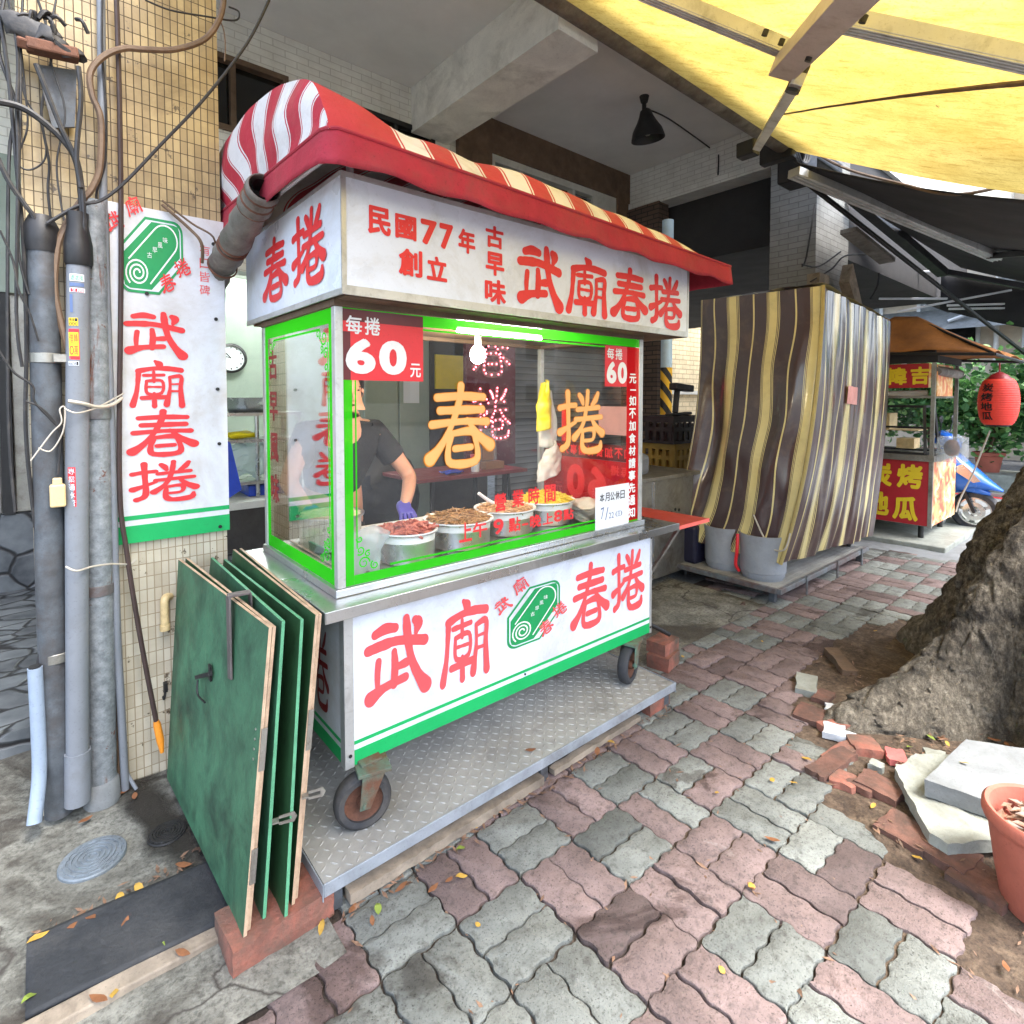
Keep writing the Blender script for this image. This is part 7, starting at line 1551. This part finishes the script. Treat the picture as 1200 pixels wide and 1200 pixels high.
rb('plain brown square brick between patchy brick and pot', 1106, 995, .115, .13, -8, 'brick_dark', .014)
rb('cracked dark brick beside the terracotta pot', 1150, 1030, .12, .12, -8, 'brick_dark', .012)
rb('large white tile scrap beside the tree root', 978, 855, .085, .075, 20, 'tile_white', .012, .006, 'tile_scrap', 'tile', 'white tile scraps by the tree root')
rb('small white tile scrap right of the large one', 996, 861, .035, .04, 20, 'tile_white', .010, .006, 'tile_scrap', 'tile', 'white tile scraps by the tree root')
rb('white tile scrap furthest up beside the root', 976, 829, .05, .05, 15, 'tile_white', .010, .006, 'tile_scrap', 'tile', 'white tile scraps by the tree root')
rb('pinkish red striped tile fragment among the leaves', 1050, 884, .075, .06, 30, 'pinktile', .014, .004, 'tile_fragment', 'tile')
rb('pale grey stone chip beside the pink tile fragment', 1060, 906, .07, .04, 30, 'stone', .016, .004, 'stone_chip', 'stone'); rb('grey pebble left of the pink tile fragment', 1028, 895, .035, .04, 0, 'stone', .014, .004, 'stone_chip', 'stone'); rb('ragged grey stone chip between the root and the slab', 1098, 888, .10, .06, 20, 'stone', .022, .004, 'stone_chip', 'stone')
rb('pale paver fragment at the upper end of the root', 945, 800, .16, .08, 20, 'stone', .02, .0, 'paver_fragment', 'stone'); rb('weathered timber scrap at the foot of the root', 985, 772, .24, .06, 40, 'woodbrown', .03, .0, 'timber_scrap', 'timber')
# terracotta pot
pc_ = Vector((2.065, .175, -.012))
t = thing('flower_pot', 'terracotta flower pot full of dry leaves beside the stone slab', 'flower pot', pc_)
b = MB(); b.lathe([(.001, 0), (.088, 0), (.094, .01), (.108, .09), (.11, .10), (.118, .16), (.12, .17), (.128, .232), (.138, .238), (.142, .25), (.141, .268), (.134, .276), (.124, .272), (.12, .255), (.116, .21), (.001, .205)], pc_, 56); b.build('pot', M['terracotta'], t, True, ang=50)
b = MB(); rn = random.Random(5)
for k in range(150):
    a = rn.random()*6.28; q = .11*math.sqrt(rn.random()); p = pc_+Vector((q*math.cos(a), q*math.sin(a), .215+rn.random()*.03)); an = rn.random()*6.28; d = Vector((math.cos(an), math.sin(an), rn.uniform(-.4, .4))); s = Vector((-d.y, d.x, rn.uniform(-.3, .3))); L = rn.uniform(.018, .034)
    b.add([p-d*L, p+s*L*.3+Vector((0, 0, .004)), p+d*L, p-s*L*.3], [(0, 1, 2, 3)])
b.build('dry_leaves', M['litter'], t)
b = MB(); b.box(2.40, 2.545, 1.62, 1.74, 0, .07, Matrix.Rotation(R(12), 3, 'Z')); tag(rough(b.build('brick', M['brick'], None), .014, .003), 'lower red brick of the pair by the right rear cart wheel', 'brick'); b = MB(); b.box(2.42, 2.56, 1.64, 1.75, .0705, .13, Matrix.Rotation(R(4), 3, 'Z')); tag(rough(b.build('brick', M['brick'], None), .014, .003), 'upper red brick of the pair by the right rear cart wheel', 'brick')
b = MB(); b.cyl((2.24, 1.80, .33), (2.50, 1.66, .16), .012, n=12); tag(b.build('prop_rod', M['shade'], None, True), 'short dark metal prop rod leaning on the pair of bricks', 'rod')
# ---- fallen leaves
def leafmesh(m, L, W, sd):
    rn = random.Random(sd); b = MB()
    prof_ = [(0, 0), (.18, .6), (.4, 1), (.65, .85), (.85, .45), (1, 0)]
    vs = [(x*L-L/2, y*W/2, .004+.006*abs(y)+.004*math.sin(x*5+sd)) for x, y in prof_]+[(x*L-L/2, -y*W/2, .004+.006*abs(y)*.6+.004*math.sin(x*5+sd)) for x, y in prof_[1:-1]][::-1]
    b.add(vs, [tuple(range(len(vs)))]); return b.build('fallen_leaf', m)
protos = [(leafmesh(M['leafy'], .05, .022, 1), 'small yellow fallen leaf lying on the ground'), (leafmesh(M['leafo'], .055, .022, 2), 'orange brown fallen leaf lying on the ground'), (leafmesh(M['leafy'], .03, .024, 3), 'round little yellow fallen leaf on the pavers'), (leafmesh(M['leafg'], .045, .026, 4), 'yellow green fallen leaf lying on the ground')]
LP = [(541, 1028, 0), (443, 1066, 3), (413, 1066, 1), (436, 1080, 1), (377, 1088, 0), (526, 1032, 1), (508, 1042, 1), (470, 1041, 1), (540, 995, 3), (553, 968, 0), (560, 955, 1), (575, 948, 0), (588, 940, 1), (602, 931, 0), (625, 915, 0), (637, 905, 0), (660, 893, 1), (840, 930, 2), (881, 1040, 2), (846, 1138, 2), (1020, 905, 1), (1068, 964, 1), (1075, 1006, 0), (930, 918, 0), (945, 890, 0), (905, 915, 2), (880, 1040, 1), (1130, 895, 0), (1090, 865, 3), (1066, 876, 3), (1104, 866, 1), (1110, 872, 0), (1179, 1134, 1), (1148, 1018, 1), (60, 1135, 1), (147, 1083, 1), (115, 1172, 1), (134, 1166, 2), (45, 1100, 0), (90, 1085, 1), (105, 1075, 1), (140, 1055, 0), (163, 1043, 0), (215, 1015, 1), (214, 1118, 1), (35, 1170, 3), (142, 930, 1), (158, 934, 1), (100, 962, 1), (1023, 945, 0), (700, 882, 1), (715, 870, 0), (622, 880, 1), (965, 905, 0), (1190, 880, 1), (1180, 873, 1), (1165, 868, 1), (560, 1085, 2), (800, 770, 2), (905, 985, 1), (893, 752, 2), (1026, 740, 2), (190, 1110, 3)]
rn = random.Random(11)
for i, (u, v, k) in enumerate(LP):
    src, lb = protos[k]; first = not src.get('category'); o = src if first else src.copy()
    if not first: COL.objects.link(o)
    z = .03 if v > 1040 and u < 260 else (.12 if (u, v) == (1130, 895) else (.104 if (u, v) in ((700, 882), (622, 880)) else .006 if u > 340 else .018)); g = G(u, v, z); o.location = g; o.rotation_euler = (rn.uniform(-.15, .15), rn.uniform(-.15, .15), rn.random()*6.28); s = rn.uniform(.55, .95); o.scale = (s, s, s); tag(o, lb, 'leaf', 'fallen leaves on the ground')
b = MB(); rn = random.Random(12)
def litter(x, y, z, n=1):
    for _ in range(n):
        p = Vector((x+rn.gauss(0, .02), y+rn.gauss(0, .02), z+rn.random()*.008)); an = rn.random()*6.28; d = Vector((math.cos(an), math.sin(an), rn.uniform(-.3, .3))); s = Vector((-d.y, d.x, rn.uniform(-.3, .3))); L = rn.uniform(.004, .02); b.add([p-d*L, p+s*L*.28, p+d*L, p-s*L*.28], [(0, 1, 2, 3)])
for k in range(34): litter(.6+k*.046, 1.412, .004, 5)
for k in range(26): a = R(118+k*4); litter(3.55+(1.0+.1*rn.random())*math.cos(a), .15+(.9)*math.sin(a), .015, 9)
for k in range(60): litter(rn.uniform(2.0, 3.0), rn.uniform(.05, .6), .016, 4)
for k in range(220): litter(1.04+.2223*rn.randint(-3, 14)+rn.gauss(0, .004), .963+.2223*rn.uniform(-5, 2), -.004, 1)
for k in range(220): litter(rn.uniform(.3, 4), .963+.2223*rn.randint(-5, 2)+rn.gauss(0, .004), -.004, 1)
for k in range(22): litter(-.05+k*.021, 1.845, .02, 2)
o = b.build('leaf_litter', M['litter']); tag(o, 'scattered crumbs of dry leaves and twigs on the pavement', 'leaf litter', None, 'stuff')
# ================================================================== AWNINGS
AY, AZ, SL = 2.2, 3.55, .485
AN = Vector((0, -SL, 1)).normalized()
def aw(u, v, off=0.): return PL(u, v, Vector((0, AY, AZ-off)), AN)
xr = (aw(1012, 198).x+aw(1200, 205).x)/2
t = thing('yellow_awning', 'yellow canvas retractable awning over the pavement with folding arms', 'awning', (2.5, AY, AZ))
def awn(s, t_):
    x = .35+(xr-.35)*s; y = AY-(AY+.35)*t_; z = AZ-SL*(AY-y)-.05*math.sin(math.pi*t_)-.02*math.sin(math.pi*t_)*math.sin(s*9); return (x, y, z)
b = MB(); b.grid(awn, 60, 40); b.build('canvas', M['awning'], t, True)
b = MB(); b.box(.35, xr+.05, 1.62, 2.38, 3.93, 3.99); b.build('shade_eave', M['steel_worn'], t)  # unseen eave slab, added above the tube to shade the canvas next to it
b = MB(); b.grid(lambda s, t_: (.35+(xr-.35)*s, -.35-.01*t_, AZ-SL*(AY+.35)-.22*t_+.02*math.sin(s*60)*t_), 120, 3); b.build('front_flap', M['awning'], t, True)
b = MB(); b.cyl((.35, AY+.0, AZ+.02), (xr-.1, AY+.0, AZ+.02), .075, n=24); b.build('roller_tube', M['roll'], t, True)
sm_ = awn(aw(1050, 120).x/1., .3)
b = MB(); sxs = aw(918, 132, .02); b.tube([sxs]+[aw(918+(1200-918)*k/6, 132-35*k/6-3*math.sin(math.pi*k/6), .035) for k in range(1, 9)], .012, 8); b.build('seam_rod', M['cable_brown'], t, True)
def chan(a, c, w, h, m, name, ribs=True):
    b = MB(); b.beam(a, c, w, h, AN)
    d = (c-a).normalized(); x = d.cross(AN).normalized()
    if ribs:
        for s in (-.5, -.17, .17, .5): b.beam(a+x*s*w*.9-AN*(h/2+.003), c+x*s*w*.9-AN*(h/2+.003), w*.09, .008, AN)
    return b.build(name, m, t, bev=.003)
el = aw(930, 60, .12)
chan(aw(740, -19, .12), el, .085, .05, M['alu'], 'folding_arm'); chan(aw(985, 22, .14), aw(1330, 96, .14), .085, .05, M['alu'], 'folding_arm')
chan(aw(1060, -70, .20), aw(919, 80, .20), .105, .085, M['alu_grey'], 'folding_arm', False)
b = MB(); b.beam(aw(936, 92, .24), aw(888, 172, .30), .05, .05, AN); b.build('strut', M['alu'], t, bev=.003)
b = MB(); a = aw(934, 94, .23); b.cyl(a-AN*.05, a+AN*.06, .03, n=14); a = el; b.cyl(a-AN*.06, a+AN*.05, .028, n=14)
for u, v, o_ in ((897, 38, .15), (916, 49, .15), (1012, 22, .17), (948, 68, .25)): c = aw(u, v, o_); b.cyl(c-AN*.012, c+AN*.01, .012, n=10)
b.pieces('joint', M['shade'], t, smooth=True)
b = MB(); a = Vector((xr-.05, AY+.02, AZ-.02)); c = aw(884, 172, .2); b.box(c.x-.05, c.x+.05, c.y-.02, c.y+.12, c.z-.06, c.z+.05); b.box(xr-.1, xr+.0, AY-.08, AY+.2, AZ-.1, AZ+.12); b.pieces('wall_bracket', M['shade'], t, bev=.01)
pm = P(940, 190, 'y', 2.25)
t = thing('motor_box', 'dark box and coiled cable at the junction of the two awnings', 'motor box', pm)
b = MB(); b.box(pm.x-.16, pm.x+.12, 2.16, 2.41, pm.z-.2, pm.z+.22); b.box(pm.x-.4, pm.x+.9, 2.22, 2.34, pm.z+.10, pm.z+.22); b.pieces('box', M['shade'], t, bev=.02)
b = MB()
for k in range(3): b.tube([pm+Vector((-.3+.02*k+.12*math.cos(a), -.1-.01*k, .0+.12*math.sin(a))) for a in [2*math.pi*i/24 for i in range(25)]], .012, 6)
b.pieces('coiled_cable', M['cable'], t, smooth=True)
b = MB(); b.tube(smooth_path([P(880, 95, 'y', 2.0), P(940, 165, 'y', 2.05), P(985, 195, 'y', 2.0), P(1050, 214, 'x', 5.05), P(1120, 228, 'x', 5.05), P(1200, 212, 'x', 5.05)], 5), .012, 6); tag(b.build('awning_cable', M['cable_brown'], None, True), 'brown cable running along the edge of the black awning', 'cable')
# black awning next door
BX0, BX1 = 5.0, 11.0
t = thing('black_awning', 'black canvas awning of the next shop with aluminium folding arms', 'awning', (8, 2.1, 3.4))
def blk(s, t_):
    x = BX0+(BX1-BX0)*s; y = 2.15-(2.15-.42)*t_; z = 3.43-.47*(2.15-y)*(1-.25*s)-.05*math.sin(math.pi*t_)*(1+.6*math.sin(s*7)); return (x, y, z)
b = MB(); b.grid(blk, 50, 30); b.build('canvas', M['dull_black'], t, True, solid=.006)
b = MB(); b.grid(lambda s, t_: (BX1, 2.4-1.98*s, blk(1, s)[2]-.62*t_-.0), 20, 3); b.build('side_curtain', M['dull_black'], t, True, solid=.006)
def bar(a, c, w, h, m, name):
    b = MB(); b.beam(a, c, w, h); d = (Vector(c)-Vector(a)).normalized(); x = d.cross(ZV).normalized()
    if m == 'alu':
        for s in (-.3, .1, .4): b.beam(Vector(a)+x*s*w-Vector((0, 0, h/2+.004)), Vector(c)+x*s*w-Vector((0, 0, h/2+.004)), w*.1, .008)
    b.build(name, M[m], t, bev=.004)
bar(P(930, 202, 'y', 2.1), D(1168, 302, 6.2), .11, .07, 'alu', 'folding_arm'); bar(D(1160, 300, 6.15), D(1260, 292, 5.2), .08, .06, 'shade', 'folding_arm')
bar(D(1000, 232, 6.2), D(1105, 320, 7.6), .12, .10, 'blackp', 'support_beam'); bar(D(1105, 318, 7.6), D(1250, 345, 7.2), .07, .07, 'blackp', 'support_beam')
bar(D(940, 210, 5.1), D(1215, 425, 7.9), .035, .035, 'shade', 'stay_rod')
for a, c in (((1030, 350), (1110, 350)), ((1052, 365), (1185, 340)), ((1110, 358), (1260, 354)), ((1112, 362), (1260, 360)), ((1010, 322), (1090, 318))): bar(D(*a, 8.4), D(*c, 8.2), .03, .03, 'tinwhite', 'frame_tube')
pa = P(1000, 285, 'z', 3.0)
b = MB(); b.beam(P(994, 270, 'y', 2.2), D(1040, 306, 6.4), .16, .05); tag(b.build('tube_light_fitting', M['roll'], None, bev=.004), 'old beige strip light fitting hanging under the black awning', 'light fitting')
b = MB()
for pts in ([(940, 310), (960, 312), (985, 295)], [(950, 330), (975, 315), (990, 300), (1015, 298)], [(955, 240), (945, 300), (940, 312)], [(1020, 350), (1028, 335), (1030, 320)]): b.tube(smooth_path([P(u, v, 'y', 2.33) for u, v in pts], 5), .009, 5)
tag(b.build('loose_wires', M['cable'], None, True), 'tangled loose black wires on the white brick pillar', 'wires')
b = MB(); b.box(6.0, 6.25, 2.30, 2.42, 2.5, 2.66); b.prism([(0, 0), (.5, -.5), (.6, -.45), (.1, .2)], (6.5, 2.3, 2.62), (1, 0, 0), (0, 0, 1), .1); tag(b.build('pillar_bracket', M['wood'], None), 'broken grey bracket at the foot of the white pillar', 'bracket')
# ================================================================== FAR BUILDINGS
def fwin(parent, x, y0, y1, z0, z1, m='glassdark'):
    f = MB(); f.box(x-.05, x+.02, y0-.08, y1+.08, z0-.08, z1+.08); o = f.build('window', M['tinwhite'], parent); g = MB(); g.box(x-.06, x-.051, y0, y1, z0, z1); g.build('pane', M[m], o)
t = thing('beige_building', 'beige rendered building with barred windows across the far end of the street', 'building', (17, 5, 0))
b = MB(); b.box(17, 24, .3, 8.2, -.05, 10); b.build('wall', M['beige_bldg'], t)
for y in (1.0, 3.0, 5.0, 6.8): 
    for z in (2.6, 5.2): fwin(t, 17, y, y+1.1, z, z+1.3)
b = MB(); b.box(16.2, 16.99, .6, 7, 3.95, 4.05); b.add([(16.1, 2.0, 3.0), (16.1, 6.5, 3.0), (16.99, 6.5, 3.6), (16.99, 2.0, 3.6)], [(0, 1, 2, 3)]); b.pieces('window_hood', M['concrete'], t)
b = MB(); 
for y in (.9, 1.7, 2.6): b.tube([(16.8, y, 0), (16.8, y, 8)], .05, 8)
b.tube([(16.3, .5, 4.2), (16.5, 3.0, 4.6)], .04, 6); b.tube([(16.3, .5, 3.2), (16.5, 2.4, 3.6), (16.3, 3.4, 3.2)], .04, 6); b.pieces('drain_pipe', M['tinwhite'], t, smooth=True)
t = thing('corrugated_shed', 'pale blue corrugated metal shed behind the lantern', 'shed', (14.5, .2, 0)); b = MB()
n_ = 90
b.grid(lambda s, t_: (14.2+.03*math.sin(s*280), -4+4.75*s, 1.4+6*t_), 360, 1); b.build('corrugated_wall', M['corrug'], t, True); b = MB(); b.box(14.3, 16.5, -4, .70, -.05, 7.3); b.build('wall', M['beige_bldg'], t)
b = MB(); b.box(14.1, 14.16, .1, .32, 2.2, 2.7); b.box(14.1, 14.16, -.35, -.05, 2.1, 2.5); b.pieces('vent_box', M['pvc'], t)
b = MB(); b.prism([(0, 0), (1.3, -.65), (1.32, -.6), (0.02, .05)], (13.6, .75, 2.75), (-.001, 1, 0), (0, 0, 1), .9); b.build('awning_roof', M['roll'], t)
t = thing('blue_billboard', 'sky blue sign panel high up beyond the awnings', 'sign', (15.5, .6, 5)); b = MB(); b.box(14.0, 14.1, -1.6, .55, 4.6, 8.2); b.build('panel', M['skyblue'], t); b = MB(); b.tube([(14.15, .4, 2.0), (14.15, .4, 4.6)], .05, 8); b.build('pole', M['tinwhite'], t)
t = thing('pale_tiled_building', 'pale yellow tiled building seen through the arcade gap', 'building', (14, 12, 0)); b = MB(); b.box(12, 30, 12.2, 16, -.05, 12); b.build('wall', M['palebrick'], t); b = MB(); b.box(13.4, 15.4, 12.15, 12.19, 0, .9); b.box(12, 30, 12.1, 12.19, 1.55, 1.7); b.pieces('ledge', M['white_paint'], t); b = MB(); b.box(13.6, 14.4, 12.1, 12.18, 1.9, 3.2); b.build('shutter_window', M['corrug'], t)
t = thing('opposite_building', 'plain pale building on the other side of the street behind the camera', 'building', (2, -15, 0)); b = MB(); b.box(-25, 40, -32, -26, -.05, 6.2); b.build('wall', M['beige_bldg'], t)
for k in range(10):
    for z in (1.0, 4.0): f = MB(); f.box(-22+k*6, -19+k*6, -26.05, -25.99, z, z+1.5); o = f.build('window', M['tinwhite'], t); g = MB(); g.box(-21.9+k*6, -19.1+k*6, -25.98, -25.97, z+.1, z+1.4); g.build('pane', M['glassdark'], o)
# shop lamps: two fluorescent fittings on the shop ceiling
for lb, x, y in (('long fluorescent lamp on the shop ceiling, nearest the arcade', 1.9, 5.7), ('long fluorescent lamp deeper in the shop', 2.3, 6.9)):
    t = thing('ceiling_tube_lamp', lb, 'lamp', (x, y, 2.88)); b = MB(); b.box(x-.65, x+.65, y-.08, y+.08, 2.85, 2.899); b.build('fitting', M['white'], t); b = MB()
    b.cyl((x-.6, y, 2.825), (x+.6, y, 2.825), .02, n=10); b.build('tube', M['shoptube'], t, True)
# ================================================================== LIGHT, SKY, CAMERA
w = bpy.data.worlds.new('World'); SC.world = w; w.use_nodes = True; nt = w.node_tree; nt.nodes.clear()
EL, AZM = R(58), R(235)
sk = nt.nodes.new('ShaderNodeTexSky'); sk.sky_type = 'NISHITA'; sk.sun_disc = False; sk.sun_elevation = EL; sk.air_density = 1.; sk.dust_density = 2.5; sk.ozone_density = 1.
hs = nt.nodes.new('ShaderNodeHueSaturation'); hs.inputs['Saturation'].default_value = .75
bg = nt.nodes.new('ShaderNodeBackground'); bg.inputs[1].default_value = .15; ou = nt.nodes.new('ShaderNodeOutputWorld')
nt.links.new(sk.outputs[0], hs.inputs['Color']); nt.links.new(hs.outputs[0], bg.inputs[0]); nt.links.new(bg.outputs[0], ou.inputs[0])
sd = Vector((.25, -.85, 0)).normalized(); sdir = Vector((sd.x*math.cos(EL), sd.y*math.cos(EL), math.sin(EL)))
sk.sun_rotation = math.atan2(sdir.x, sdir.y)
sl_ = bpy.data.lights.new('sun', 'SUN'); sl_.energy = 1.4; sl_.angle = R(20); sl_.color = (1, .98, .95)
so_ = bpy.data.objects.new('sun', sl_); COL.objects.link(so_); so_.rotation_euler = sdir.to_track_quat('Z', 'Y').to_euler(); so_.location = (0, -5, 20)
cam = bpy.data.cameras.new('camera'); cam.sensor_width = 36; cam.sensor_fit = 'HORIZONTAL'; cam.lens = 36*CF/1200; cam.shift_y = -(600-CCY)/1200; cam.clip_end = 400; cam.clip_start = .02
co = bpy.data.objects.new('camera', cam); COL.objects.link(co); co.location = CAM
co.rotation_euler = Matrix((RV, UV, -FV)).transposed().to_euler(); SC.camera = co
SC.view_settings.view_transform = 'Standard'; SC.view_settings.look = 'None'; SC.view_settings.exposure = 2.6; SC.view_settings.gamma = 1
SC.cycles.max_bounces = 10; SC.cycles.transparent_max_bounces = 16; SC.cycles.diffuse_bounces = 6; SC.cycles.use_denoising = True
SC.cycles.sample_clamp_indirect = 4
